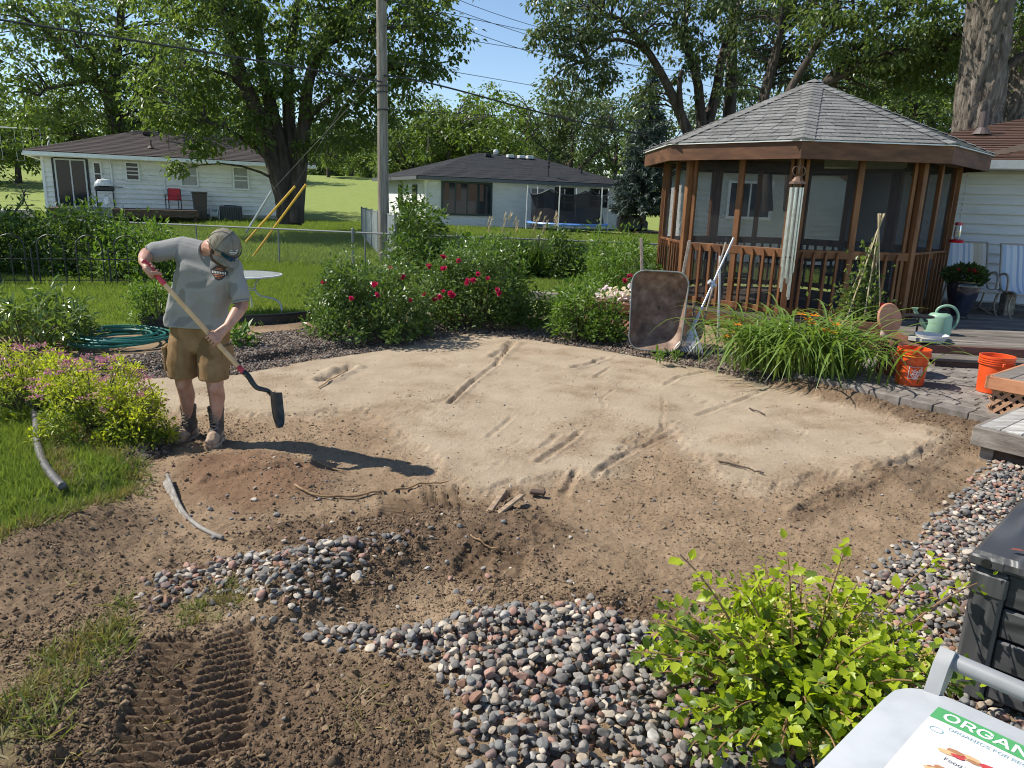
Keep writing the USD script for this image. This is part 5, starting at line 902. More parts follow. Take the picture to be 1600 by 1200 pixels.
# wind chime at the front corner
ALU = ramp_mat('chime_tube', [(.50, .47, .42), (.66, .64, .60), (.72, .71, .69)], scale=14, rough=.32, metallic=.85)
BRONZE = plain('chime_bronze', (.16, .10, .07), rough=.45, metallic=.5)
cp = gv(0, RE - .10); WC = thing('wind_chime', 'long metal tube wind chime hanging from the front corner eave', 'wind chime', (GCX + cp[0], GCY + cp[1], GE - .3))
_b = MB().tube([(0, 0, .10), (0, 0, -.12)], .008, 6)
for s in (-1, 1): _b.tube(spline([(0, 0, -.10), (.05 * s, 0, -.03), (.085 * s, 0, -.08), (.06 * s, 0, -.14), (.0, 0, -.16)], 12), .008, 6)
part(WC, 'scroll_hanger', _b, BRONZE)
part(WC, 'crown', MB().lathe([(0.02, .02), (.05, 0), (.085, -.05), (.11, -.06), (.115, -.085), (.02, -.09)], (0, 0, -.17), 8), BRONZE)
for k in range(8):
    a = k * math.pi / 4 + .3; L = (1.5, 1.28, 1.4, 1.05, 1.34, 1.2, 1.45, 1.12)[k]
    part(WC, 'tube', MB().tube([(.075 * math.cos(a), .075 * math.sin(a), -.30), (.075 * math.cos(a), .075 * math.sin(a), -.30 - L)], .017, 12), ALU)
part(WC, 'striker', MB().lathe([(0, .012), (.05, .012), (.05, -.012), (0, -.012)], (0, 0, -1.22), 16).tube([(0, 0, -.25), (0, 0, -1.5)], .002, 4), BRONZE)
# hummingbird feeder at the right corner
RED_PL = plain('red_plastic', (.42, .012, .02), rough=.25, coat=.5)
fp = gv(2, RE - .28); HF = thing('hummingbird_feeder', 'red and clear hummingbird feeder hanging on a chain at the right eave', 'bird feeder', (GCX + fp[0], GCY + fp[1], GE - .25))
_b = MB()
for k in range(17):
    c = (0, 0, -.02 - k * .042); _b.add(*(lambda m: (m.vertices @ (rotz(math.pi / 2 * (k % 2)) @ np.array([[1, 0, 0], [0, 0, 1], [0, 1, 0]])).T * [1, 1, 1.5] + c, m.faces))(trimesh.creation.torus(.013, .0035, major_sections=10, minor_sections=5)))
part(HF, 'chain', _b, METAL_GREY)
part(HF, 'cap', MB().lathe([(0, 0), (.05, -.005), (.055, -.05), (0, -.055)], (0, 0, -.74), 16), RED_PL)
part(HF, 'bottle', MB().lathe([(.045, 0), (.05, -.06), (.05, -.16), (.035, -.2)], (0, 0, -.795), 16), pane_mat('clear_plastic', (.82, .82, .82)))
part(HF, 'base', MB().lathe([(.035, 0), (.1, -.01), (.115, -.03), (.1, -.06), (0, -.065)], (0, 0, -.995), 18), RED_PL)

# ---------------- deck right of the gazebo ----------------
DECKBOARD = [ramp_mat(f'deck_board_{n}', [tuple(c * k for c in (.085, .07, .058)), tuple(c * k for c in (.145, .125, .105)), tuple(c * k for c in (.215, .19, .165))], scale=5, rough=.88, bump=.3, bscale=40, stretch=(.4, 2, 1)) for n, k in (('dark', .8), ('mid', 1.0), ('pale', 1.2))]
RED_BOARD = ramp_mat('red_brown_fascia', [(.085, .032, .022), (.14, .055, .036), (.19, .085, .06)], scale=6, rough=.75, stretch=(.5, .5, 2))
DK = thing('back_deck', 'weathered board deck between the gazebo and the grey house', 'deck', (4.885, 8.57, 0), -7.1)
DZ = .37; rng = np.random.default_rng(5)
for k in range(34):
    y0 = k * .145
    x0 = -.02 if y0 < 1.7 else -.2
    part(DK, 'board', MB().bx((x0, y0, DZ - .03), (7.5, y0 + .138, DZ + rng.uniform(-.002, .002)), ch=.004), DECKBOARD[int(rng.integers(3))])
part(DK, 'fascia', MB().bx((-.03, -.045, DZ - .12), (7.5, -.005, DZ - .004), ch=.004), RED_BOARD); part(DK, 'end_fascia', MB().bx((-.07, -.045, DZ - .12), (-.032, 1.75, DZ - .004), ch=.004), RED_BOARD)
part(DK, 'skirt', MB().bx((.02, .1, .0), (7.4, .13, DZ - .1)), DARK_WOOD)
part(DK, 'step_tread', MB().bx((-.05, -.36, .235), (7.5, -.05, .27), ch=.004), DECKBOARD[0]); part(DK, 'step_riser', MB().bx((-.03, -.34, .10), (7.5, -.30, .232)), DARK_WOOD)

# ---------------- paver patio ----------------
PAVE = [ramp_mat(f'paver_{n}', [tuple(c * k for c in (.105, .09, .076)), tuple(c * k for c in (.175, .152, .13)), tuple(c * k for c in (.25, .22, .195))], scale=9, rough=.92, bump=.5, bscale=70, dist=.006) for n, k in (('dark', .78), ('mid', .95), ('pale', 1.12), ('warm', 1.0))]
PT = thing('paver_patio', kind='structure', loc=(3.27, 7.25, 0), rot=math.degrees(math.atan2(-1.04, .78)))
rng = np.random.default_rng(8)
part(PT, 'sand_joint', MB().bx((-.5, .02, .02), (1.62, 2.2, .148)), ramp_mat('paver_joint', [(.09, .075, .06), (.15, .13, .105)], scale=30, rough=1))
i = 0; y = 0.0; row = 0; restp = MB()
while y < 2.1:
    wv = .205 if row == 0 else .115; x = -.45 + (0 if row % 2 else -.1)
    while x < 1.6:
        L = .3 if row == 0 else float(rng.choice([.17, .2, .23])); dz = rng.uniform(-.004, .004)
        h0 = .05 if row == 0 else .12
        c = ((x + L / 2), y + wv / 2, (h0 + .17 + dz) / 2); b = MB().box(c, (L - .009, wv - .009, .17 + dz - h0), trimesh.transformations.rotation_matrix(rng.uniform(-.02, .02), [0, 0, 1])[:3, :3], ch=.006)
        i += 1
        if i < 295: part(PT, 'edging_stone' if row == 0 else 'paver', b, PAVE[int(rng.integers(4))])
        else: restp.add(*b.mesh())
        x += L
    y += wv; row += 1
part(PT, 'paver_rest', restp, PAVE[1], kind='stuff')

# ---------------- steps at the right edge ----------------
ANG = math.degrees(math.atan2(-.77, .64))
GREYWOOD = [ramp_mat(f'peeling_board_{n}', [tuple(c * k for c in (.17, .155, .135)), tuple(c * k for c in (.36, .345, .315)), tuple(c * k for c in (.55, .535, .50))], scale=9, rough=.85, bump=.4, bscale=60, stretch=(.35, 2.4, 1)) for n, k in (('dark', .85), ('pale', 1.05))]
ORANGE_B = ramp_mat('orange_stained_fascia', [(.25, .10, .05), (.38, .17, .085), (.46, .23, .125)], scale=6, rough=.7, stretch=(.5, .5, 2))
ST = thing('entry_deck', 'raised deck corner with orange fascia and lattice at right edge', 'deck', (4.2, 6.3, 0), ANG)
for k in range(9): part(ST, 'board', MB().bx((k * .145, 0.0, .465), (k * .145 + .138, 2.6, .50), ch=.004), DECKBOARD[1 + k % 2])
part(ST, 'fascia', MB().bx((-.03, -.04, .385), (2.5, -.004, .496), ch=.004), ORANGE_B); part(ST, 'fascia', MB().bx((-.035, -.04, .385), (-.004, 2.6, .496), ch=.004), ORANGE_B)
part(ST, 'corner_post', MB().bx((.03, .03, 0), (.11, .11, .385)), DARK_WOOD); part(ST, 'back_skirt', MB().bx((.10, .12, 0), (2.4, .14, .385)), BLACK); part(ST, 'back_skirt', MB().bx((.12, .12, 0), (.14, 2.4, .385)), BLACK)
lattice(ST, 'lattice', (.0, .02), (2.3, .02), .02, .385, step=.06, w=.03); lattice(ST, 'lattice', (.02, 2.4), (.02, .0), .02, .385, step=.06, w=.03)
LS = thing('low_step', 'low platform step of peeling whitewashed boards at the right edge', 'step', (3.64, 5.5, 0), ANG)
for k in range(6): part(LS, 'board', MB().bx((k * .145, 0.02, .235), (k * .145 + .138, 1.0, .27 + .003 * (k % 2)), ch=.004), GREYWOOD[k % 2])
part(LS, 'edge_board', MB().bx((-.03, -.035, .115), (.95, .015, .262), ch=.005), WEATHERED); part(LS, 'edge_board', MB().bx((-.035, .016, .115), (-.004, 1.0, .262), ch=.005), WEATHERED)
part(LS, 'leg', MB().bx((.03, .03, .0), (.12, .1, .115)), WEATHERED); part(LS, 'skirt', MB().bx((.12, .04, .0), (.95, .07, .115)), DARK_WOOD)

# ---------------- loose objects ----------------
WOOD_PALE = ramp_mat('ash_handle', [(.36, .21, .095), (.48, .30, .145), (.56, .37, .20)], scale=8, rough=.45, stretch=(1, 1, 1))
GREY_WOOD = ramp_mat('weathered_handle', [(.13, .10, .08), (.22, .18, .145), (.32, .27, .22)], scale=14, rough=.8)
RUST = ramp_mat('rusty_barrow_paint', [(.10, .062, .045), (.18, .118, .086), (.29, .21, .16)], scale=9, rough=.62, bump=.25, bscale=40, metallic=.25)
BARROW_OUT = ramp_mat('barrow_grey_green', [(.10, .115, .105), (.15, .17, .16), (.20, .21, .195)], scale=9, rough=.5)
TERRA = ramp_mat('terracotta', [(.26, .105, .058), (.36, .155, .085), (.42, .20, .12)], scale=6, rough=.8)
LAVENDER = plain('white_paint_metal', (.55, .55, .54), rough=.4)

# wheelbarrow stood on its nose against the gazebo
wb = (1.746, 8.964, 0.1); WBR = thing('wheelbarrow', 'rusty brown wheelbarrow stood on end against the gazebo, tub facing out', 'wheelbarrow', (wb[0], wb[1], .09), -14)
def rrect(w, h, r, n=6):
    q = []
    for cx, cy, a in ((w / 2 - r, h / 2 - r, 0), (-w / 2 + r, h / 2 - r, 90), (-w / 2 + r, -h / 2 + r, 180), (w / 2 - r, -h / 2 + r, 270)):
        for t in np.linspace(0, 90, n): q.append((cx + r * math.cos(math.radians(a + t)), cy + r * math.sin(math.radians(a + t))))
    return np.array(q)
lean = math.radians(10); Rl = np.array([[1, 0, 0], [0, math.cos(lean), math.sin(lean)], [0, -math.sin(lean), math.cos(lean)]])
def tub(off):
    rows = []
    for t, (sw, sh, dz, dep) in zip(np.linspace(0, 1, 9), [(.70, .98, .0, 0), (.695, .965, .005, .02), (.66, .91, .02, .07), (.60, .82, .035, .13), (.54, .73, .045, .18), (.48, .64, .05, .22), (.38, .52, .05, .245), (.2, .3, .05, .255), (.02, .04, .05, .258)]):
        q = rrect(sw, sh, min(.16, sw * .3, sh * .3) * (1 if t < .9 else .5)); z = q[:, 1] + dz + .5; taper = 1 - .10 * (1 - (q[:, 1] / sh + .5))
        rows.append(np.stack([q[:, 0] * taper, np.full(len(q), dep + off) + .05 * (z - .5) * 0, z], 1))
    R_ = np.array(rows); R_ = np.concatenate([R_, R_[:, :1]], 1); return R_ @ Rl.T
ti, to = tub(0.0), tub(.006)
_b = MB().sheet(ti); part(WBR, 'tub', _b, RUST, smooth=True); part(WBR, 'tub_back', MB().sheet(to[:, ::-1]), BARROW_OUT, smooth=True)
part(WBR, 'rim', MB().tube(ti[0], .009, 8, cap=False), BARROW_OUT, smooth=True)
def L2(x, y, z): return tuple(Rl @ np.array([x, y, z]))
for s in (-1, 1):
    part(WBR, 'handle', MB().beam(L2(.17 * s, .27, .15), L2(.30 * s, .30, 1.42), .04, .04, up=(0, 1, 0), ch=.006), GREY_WOOD)
    part(WBR, 'leg', MB().tube([L2(.24 * s, .30, .92), L2(.27 * s, .52, .80), L2(.27 * s, .54, .72), L2(.22 * s, .31, .55)], .016, 6), BLACK)
part(WBR, 'wheel', MB().lathe([(.05, -.04), (.16, -.045), (.19, -.03), (.2, 0), (.19, .03), (.16, .045), (.05, .04)], L2(0, .42, .06), 24, R=[[0, 0, 1], [1, 0, 0], [0, 1, 0]]), BLACK, smooth=40)

# leaf rake and poles leaning
r0, r1 = np.array((2.254, 9.05, 0.488)), np.array((2.81, 9.75, 1.468))
RK = thing('leaf_rake', 'silver spring tine leaf rake with long handle leaning by the wheelbarrow', 'rake', (2.183, 9.037, 0.1))
part(RK, 'handle', MB().tube([r0, r1], .014, 10), ALU, world=True, smooth=True)
hd = unit(r1 - r0); sd = unit(np.cross(hd, [0, 1, 0.3])); c0 = r0 - hd * .05
part(RK, 'socket', MB().tube([r0 + hd * .08, r0, c0 - hd * .10], [.017, .02, .028], 10), ALU, world=True)
tips = [np.array((1.971, 8.977, 0.105)) * (1 - t) + np.array((2.318, 8.837, 0.105)) * t + [0, -.02, 0] for t in np.linspace(0, 1, 20)]
for i, t in enumerate(tips):
    s = c0 - hd * .06 + (tips[-1] - tips[0]) * .10 * (i / 19 - .5); m = s + (t - s) * .85 + [0, -.01, .01]
    part(RK, 'tine', MB().tube([s, m, t + [0, 0, .012], t + [0, .012, -.01]], .0032, 5), ALU, world=True)
def midp(k): return [(c0 - hd * .06) + (t - (c0 - hd * .06)) * k for t in tips]
part(RK, 'spreader_bar', MB().tube(midp(.55), .005, 5).tube(midp(.38), .004, 5), ALU, world=True)
pl = thing('garden_pole', 'second grey pole handle lying against the rake handle', 'pole', (2.558, 9.893, 0.1))
part(pl, 'shaft', MB().tube([(2.355, 9.2, 0.304), (2.708, 9.72, 1.409)], .013, 10), GREY_WOOD, world=True); part(pl, 'clamp', MB().tube([(2.458, 9.4, 0.931), (2.542, 9.42, 0.875)], .035, 10), METAL_GREY, world=True)
obj('garden_stake', MB().tube([(2.75, 9.753, 0.08), (2.618, 9.6, 1.243)], .015, 8), LAVENDER, 'straight white stake standing upright right of the rake', 'stake', smooth=True)
sc = thing('scoop_shovel', 'round brown shovel blade propped on the lattice behind the rake', 'shovel', (2.33, 9.397, 0.1))
_q = np.array([[u, .06 * (u / .15) ** 2 - .05, v] for v in np.linspace(0, .34, 9) for u in np.linspace(-1, 1, 9) * .15 * math.sqrt(max(.02, 1 - ((v - .15) / .2) ** 2))]).reshape(9, 9, 3)
part(sc, 'blade', MB().sheet(_q + [0, .12, .04]).sheet((_q + [0, .124, .04])[:, ::-1]), RUST, smooth=True); part(sc, 'socket', MB().tube([(0, .08, .30), (0, .16, .55)], .02, 8), RUST)
# lattice planter table at the left of the wheelbarrow
lp = (1.525, 10.514, 0.1); LT = thing('lattice_planter', 'small lattice sided wooden planter left of the wheelbarrow', 'planter', (lp[0], lp[1], .08), -40)
part(LT, 'top_board', MB().bx((-.45, -.25, .38), (.45, .3, .43), ch=.005), CEDAR_H); part(LT, 'fascia', MB().bx((-.46, -.27, .30), (.46, -.24, .385)), CEDAR_H)
lattice(LT, 'lattice', (-.45, -.22), (.45, -.22), .02, .30, step=.055, w=.028); part(LT, 'back', MB().bx((-.43, -.18, 0), (.43, .25, .30)), DARK_WOOD)
_rng = np.random.default_rng(31); _P = np.array([-.05, 0, .52]) + _rng.normal(0, 1, (150, 3)) * [.16, .1, .05]
FLW_PALE = leaf_mat('pale_pink_petals', [(.72, .55, .58), (.8, .70, .72), (.62, .25, .33)], transl=.3)
obj('flower_pile', MB().add(*[x + (np.array([lp[0], lp[1], .06]) if i == 0 else 0) for i, x in enumerate(leaf_cloud(_P, rand_dirs(_rng, 150), rand_dirs(_rng, 150), .09, aspect=.8, shape=6))]), FLW_PALE, 'pale pink and white blossoms on top of the lattice planter', 'flowers', kind='stuff')
obj('bed_timber', MB().beam((0.259, 13.9, 0.102), (0.99, 13.6, 0.105), .16, .20, ch=.01), WEATHERED, 'grey timber edging beam on the lawn behind the weeds', 'timber')

# orange buckets
ORANGE = plain('orange_plastic', (.62, .075, .014), rough=.38, coat=.15); WHITE_INK = plain('white_ink', (.72, .70, .68), rough=.5); BLACK_INK = plain('black_ink', (.03, .02, .02), rough=.5); YELLOW = plain('yellow_orange_rim', (.72, .26, .02), rough=.4)
def bend(m, r_of_z, a_face):
    """Wraps flat lettering (x along, y up, z out) round an upright pail."""
    v, f = np.array(m.vertices), m.faces
    if len(f) < 4000: 
        for _ in range(2): v, f = trimesh.remesh.subdivide(v, f)
    r = r_of_z(v[:, 1]); a = a_face + v[:, 0] / r
    return np.stack([(r + v[:, 2]) * np.cos(a), (r + v[:, 2]) * np.sin(a), v[:, 1]], 1), f
def bucket(label, loc, yellow):
    T = thing('bucket', label, 'bucket', loc, group=None)
    part(T, 'pail', MB().lathe([(0, .004), (.122, .004), (.130, .012), (.146, .345), (.138, .345), (.124, .02), (0, .018)], sides=48), ORANGE, smooth=40)
    part(T, 'rim', MB().lathe([(.146, .345), (.155, .349), (.156, .370), (.146, .372), (.140, .368), (.140, .345)], sides=48), ORANGE, smooth=40)
    for k, z in enumerate((.285, .305, .325) if not yellow else (.30, .322)): part(T, 'ring', MB().lathe([(.142, z), (.156, z + .002), (.156, z + .009), (.143, z + .012)], sides=48), YELLOW if yellow and k == 0 else ORANGE, smooth=40)
    rz = lambda z: .1305 + .0155 * (np.asarray(z) / .345)
    fa = -math.pi / 2 - (.22 if yellow else -.75) - math.atan2(loc[0], loc[1]) * 0
    a0 = math.atan2(-loc[1], -loc[0]) + (.30 if yellow else 2.0)
    ink = MB(); s = .125; zc = .145; w = .006
    for (x0, x1, y0, y1) in ((-s / 2, s / 2, s / 2 - w, s / 2), (-s / 2, s / 2, -s / 2, -s / 2 + w), (-s / 2, -s / 2 + w, -s / 2, s / 2), (s / 2 - w, s / 2, -s / 2, s / 2)):
        m = trimesh.creation.box((x1 - x0, y1 - y0, .0012)).subdivide(); m.apply_translation(((x0 + x1) / 2, zc + (y0 + y1) / 2, .0006)); ink.add(*bend(m, rz, a0))
    words = []
    for txt, hgt, x, y in (('THE', .017, -.030, .022), ('HOME', .031, -.052, -.014), ('DEPOT', .026, -.050, -.047)):
        m = meshkit.text_mesh(txt, hgt, .0014, bold=True); m.apply_translation((x, y, 0)); m.apply_transform(trimesh.transformations.rotation_matrix(math.radians(33), [0, 0, 1])); m.apply_translation((.004, zc - .004, 0))
        k = np.abs(m.vertices[:, 0]).max(); words.append(m); ink.add(*bend(m, rz, a0))
    part(T, 'printed_logo', ink, WHITE_INK)
    blk = MB(); m = trimesh.creation.box((.03, .085, .001)).subdivide(); m.apply_translation((-.155, .16, .0005)); 
    m2 = meshkit.text_mesh('5', .05, .001, bold=True); m2.apply_translation((-.17, .15, 0)); blk.add(*bend(m2, rz, a0))
    for z in (.11, .12, .13): 
        m = trimesh.creation.box((.035, .004, .001)).subdivide(); m.apply_translation((-.155, z, .0005)); blk.add(*bend(m, rz, a0))
    part(T, 'black_print', blk, BLACK_INK)
    an = np.linspace(0, np.pi, 15); hb = a0 + math.pi * .5
    ax, pr = np.array([math.cos(hb), math.sin(hb), 0]), np.array([math.cos(a0), math.sin(a0), 0])
    part(T, 'bail_handle', MB().tube([ax * .158 * math.cos(t) + pr * (.07 + .09 * math.sin(t)) + np.array([0, 0, .30 - .09 * math.sin(t)]) for t in an], .0028, 5), METAL_DARK)
    for s_ in (-1, 1): part(T, 'handle_lug', MB().box(ax * .152 * s_ + [0, 0, .30], (.03, .03, .04), rotz(hb), ch=.006), ORANGE)
    return T
bucket('orange plastic bucket with white printed logo and yellow ring by the day lilies', (4.031, 7.291, 0.17), True)
bucket('plain side of an orange plastic bucket beside the low grey step', (4.711, 7.045, 0.17), False)

# pots and ornaments between day lilies and deck
GREEN_PL = plain('pale_green_plastic', (.20, .33, .235), rough=.45)
c = (5.399, 9.311, 0.37); WC_ = thing('watering_can', 'pale green plastic watering can on the deck beside the gazebo post', 'watering can', c, -10)
part(WC_, 'body', MB().lathe([(0, 0), (.13, 0), (.135, .02), (.125, .22), (.10, .26), (.05, .275)], sides=24, sx=1.15), GREEN_PL, smooth=40)
part(WC_, 'spout', MB().tube(spline([(-.12, 0, .06), (-.22, 0, .16), (-.31, 0, .30)], 8), np.linspace(.035, .02, 8), 10).lathe([(.02, 0), (.045, .03), (0, .035)], (-.31, 0, .29), 12), GREEN_PL, smooth=40)
part(WC_, 'handle', MB().tube(spline([(-.05, 0, .26), (-.02, 0, .34), (.12, 0, .36), (.21, 0, .25), (.14, 0, .06)], 14), .017, 8), GREEN_PL, smooth=True)
c = (6.54, 10.813, 0.37); UR = thing('urn_planter', 'tall dark glazed urn with red flowers standing on the deck', 'planter', c)
part(UR, 'urn', MB().lathe([(0, .05), (.10, .05), (.12, .08), (.19, .32), (.215, .47), (.20, .52), (.225, .535), (.225, .56), (.19, .56), (.18, .5), (0, .48)], sides=28), plain('dark_glaze', (.012, .013, .02), rough=.15, coat=.6), smooth=40)
for k in range(3): part(UR, 'foot', MB().tube([(.1 * math.cos(k * 2.1), .1 * math.sin(k * 2.1), .06), (.14 * math.cos(k * 2.1), .14 * math.sin(k * 2.1), 0)], .012, 6), METAL_DARK)
_rng = np.random.default_rng(41); n = 700; _P = np.array([0, 0, .62]) + rand_dirs(_rng, n) * (_rng.uniform(.3, 1, n) ** .5)[:, None] * [.27, .27, .15]
part(UR, 'foliage', leaf_cloud(_P, _P - [0, 0, .5], rand_dirs(_rng, n) + [0, 0, .8], .08 * _rng.uniform(.7, 1.2, n), aspect=.7), L_DARK)
FLW_RED = leaf_mat('red_petals', [(.42, .02, .03), (.55, .05, .05), (.60, .10, .06)], transl=.3, tcol=[(.6, .03, .04)] * 3)
FLW_ROSE = leaf_mat('rose_pink_petals', [(.45, .012, .06), (.60, .03, .12), (.66, .08, .19)], transl=.3, tcol=[(.7, .03, .14)] * 3)
FLW_ORANGE = leaf_mat('orange_petals', [(.70, .25, .02), (.78, .35, .035), (.80, .45, .06)], transl=.35, tcol=[(.9, .4, .03)] * 3)
def blossom(c, r, rng, petals=10, up=(0, 0, 1)):
    u = unit(np.asarray(up, float) + rng.normal(0, .35, 3)); a = unit(np.cross(u, [1, .3, .2])); b = np.cross(u, a); an = np.arange(petals) * 2.4; k = np.linspace(.55, 1, petals)
    D = (np.cos(an) * k)[:, None] * a + (np.sin(an) * k)[:, None] * b + u * np.linspace(1.1, .25, petals)[:, None]
    return leaf_cloud(np.repeat(np.asarray(c)[None], petals, 0), D, np.repeat(u[None], petals, 0) + rng.normal(0, .1, (petals, 3)), r, aspect=.85, fold=.35, shape=6)
for k in range(16):
    a = k * 2.4; rr = .07 + .15 * (k / 16) ** .5; part(UR, 'flower', blossom((rr * math.cos(a), rr * math.sin(a), .745 - rr * .25), .06, _rng, 9), FLW_RED)
# terracotta window box with trellis pyramid
c = np.array((4.216, 8.944, 0.3)); TP = thing('terracotta_planter', 'square terracotta planter with tall stick pyramid beside the day lilies', 'planter', (c[0], c[1], .10), -8)
_b = MB(); hw = (.24, .27, .285, .285); hz = (.16, .42, .42, .47)
def box_ring(b, h0, z0, h1, z1): b.add([[x * h, y * h * .75, z] for h, z in ((h0, z0), (h1, z1)) for x, y in ((-1, -1), (1, -1), (1, 1), (-1, 1))], [[0, 1, 5, 4], [1, 2, 6, 5], [2, 3, 7, 6], [3, 0, 4, 7]])
box_ring(_b, .235, .14, .27, .43); _b.add([[-.235, -.176, .14], [.235, -.176, .14], [.235, .176, .14], [-.235, .176, .14]], [[0, 3, 2, 1]]); part(TP, 'box', _b, TERRA)
_b = MB(); box_ring(_b, .29, .41, .295, .48); box_ring(_b, .295, .48, .25, .48); box_ring(_b, .25, .48, .25, .45); box_ring(_b, .265, .41, .29, .41); part(TP, 'rim', _b, TERRA)
part(TP, 'stand', MB().bx((-.22, -.16, 0), (.22, .16, .14)), DARK_WOOD); part(TP, 'soil', MB().bx((-.25, -.18, .44), (.25, .18, .455)), plain('potting_soil', (.03, .022, .016), rough=1))
STICK = plain('pale_stick', (.42, .34, .2), rough=.8); ap = np.array([.07, 0, 1.62])
for x, y in ((-.2, -.13), (.2, -.13), (.2, .13), (-.2, .13), (0, -.15)): part(TP, 'stick', MB().tube([(x, y, .44), ap + np.array([x * -.15, y * -.15, .12])], .008, 6), STICK)
_rng = np.random.default_rng(42); n = 900; t = _rng.uniform(0, 1, n) ** 1.5; _P = np.stack([_rng.normal(0, 1, n) * (.20 - .15 * t) - .05 * (1 - t), _rng.normal(0, .6, n) * (.18 - .13 * t), .48 + 1.0 * t * _rng.uniform(.3, 1, n)], 1)
part(TP, 'foliage', leaf_cloud(_P, rand_dirs(_rng, n) + [0, 0, .3], rand_dirs(_rng, n) + [0, 0, .6], .075 * _rng.uniform(.6, 1.2, n), aspect=.6), L_MAPLE)
part(TP, 'flower', blossom((.20, -.12, .66), .06, _rng), FLW_RED); part(TP, 'flower', blossom((.17, -.14, .58), .045, _rng), FLW_PALE)
obj('stone_disc', MB().lathe([(0, 0), (.17, 0), (.185, .02), (.17, .04), (0, .04)], (4.388, 8.6, 0.646), 30, R=trimesh.transformations.rotation_matrix(math.radians(78), [1, 0, .2])[:3, :3], sx=.85), TERRA, 'round brown clay disc leaning behind the terracotta planter', 'garden ornament', smooth=40)
BROWN_CLAY = ramp_mat('dark_red_clay', [(.09, .035, .024), (.15, .06, .042), (.20, .09, .065)], scale=8, rough=.7)
_c = (4.108, 7.813, 0.15); obj('clay_pot', MB().lathe([(0, 0), (.16, 0), (.20, .30), (.225, .30), (.225, .37), (.19, .37), (.17, .05), (0, .04)], _c, 26, R=trimesh.transformations.rotation_matrix(.15, [0, 1, 0])[:3, :3]), BROWN_CLAY, 'dark red clay pot tilted behind the printed orange bucket', 'pot', smooth=40)
_c = (4.867, 8.675, 0.17); BS = thing('plant_stand', 'low black metal stand holding a pale stepping stone behind the bucket', 'plant stand', _c)
part(BS, 'tray', MB().lathe([(0, .22), (.17, .22), (.17, .26), (0, .265)], sides=6), CONCRETE)
for k in range(4): part(BS, 'leg', MB().tube([(.12 * math.cos(k * 1.57), .12 * math.sin(k * 1.57), 0), (.14 * math.cos(k * 1.57), .14 * math.sin(k * 1.57), .22)], .01, 6), METAL_DARK)
_c = (4.989, 8.718, 0.22); obj('enamel_bowl', MB().lathe([(0, .10), (.10, .10), (.17, .2), (.19, .24), (.18, .24), (.16, .2), (.09, .12), (0, .115)], _c, 28), LAVENDER, 'white enamel bowl on the step behind the plant stand', 'bowl', smooth=40)
_c = (4.951, 8.98, 0.35); SB_ = thing('iron_stand', 'dark round iron plant stand left of the watering can', 'plant stand', (_c[0], _c[1], .17))
part(SB_, 'top', MB().lathe([(.02, .46), (.17, .46), (.17, .475), (.02, .475)], sides=24), METAL_DARK); part(SB_, 'stem', MB().tube([(0, 0, .02), (0, 0, .46)], .012, 6).tube([(-.14, 0, 0), (0, 0, .12), (.14, 0, 0)], .01, 6), METAL_DARK)
_c = (4.368, 8.595, 0.17); obj('ornament', MB().ball((_c[0], _c[1], .47), .05, 2, (1, .8, 1.6)).ball((_c[0], _c[1], .56), .035, 2).lathe([(.02, .17), (.05, .2), (.02, .42)], (_c[0], _c[1], 0), 12), FLW_PALE and plain('pinkish_stone', (.42, .31, .28), rough=.8), 'small pinkish stone figure beside the clay disc', 'garden ornament', smooth=True)

# lounge chairs
FAB = usdkit.material(stage, '/World/Looks/striped_sling', {'t': ('texture_coordinate', {}), 's': ('separate_xyz', {}), 'r': ('rgb_ramp', {'interpolate': False, 'ramp': [(0, (.42, .50, .60)), (.10, (.66, .68, .70)), (.2, (.5, .57, .65)), (.27, (.70, .70, .70)), (.38, (.36, .43, .55)), (.44, (.68, .69, .70)), (.52, (.40, .47, .58)), (.57, (.70, .68, .63)), (.66, (.55, .46, .34)), (.82, (.60, .52, .40)), (.92, (.68, .64, .57))]}), 'm': ('map_range', {'from_min': -.27, 'from_max': .27}), 'p': ('principled_bsdf', {'roughness': .75})},
     [('t.object', 's.vector'), ('s.x', 'm.value'), ('m.result', 'r.fac'), ('r.color', 'p.base_color')], surface='p.BSDF')
FRAME = plain('tan_metal_frame', (.36, .31, .25), rough=.4, metallic=.2)
def lounger(label, loc, rot):
    T = thing('lounge_chair', label, 'lounge chair', loc, rot, group=None)
    prof = [(0, -.62, .36), (0, -.3, .37), (0, 0.0, .36), (0, .14, .44), (0, .30, .75), (0, .46, 1.06)]; sp = spline(prof, 16)
    top = np.stack([sp + [x, 0, -.012 * (1 - (x / .26) ** 2)] for x in np.linspace(-.27, .27, 7)], 1); part(T, 'sling', MB().sheet(top).sheet((top - [0, -.004, .006])[:, ::-1]), FAB, smooth=True)
    for s in (-.29, .29):
        part(T, 'side_rail', MB().tube(sp + [s, 0, 0], .016, 8), FRAME, smooth=True); part(T, 'armrest', MB().tube(spline([(s * 1.08, .22, .58), (s * 1.1, 0, .62), (s * 1.1, -.2, .60), (s * 1.1, -.28, .50), (s * 1.05, -.25, .36)], 14), .02, 8), FRAME, smooth=True)
        part(T, 'leg', MB().tube(spline([(s, -.5, .36), (s, -.42, .1), (s, -.55, .015), (s, .3, .015)], 14), .014, 7), FRAME, smooth=True); part(T, 'leg', MB().tube(spline([(s, .1, .40), (s, .22, .15), (s, .3, .015)], 8), .014, 7), FRAME, smooth=True)
    part(T, 'foot_bar', MB().tube([(-.29, -.62, .36), (.29, -.62, .36)], .014, 6), FRAME); part(T, 'back_bar', MB().tube([(-.29, .46, 1.06), (.29, .46, 1.06)], .016, 6), FRAME); return T
l1 = lounger('left of two striped sling lounge chairs by the grey siding', (7.263, 11.897, 0.37), -16)
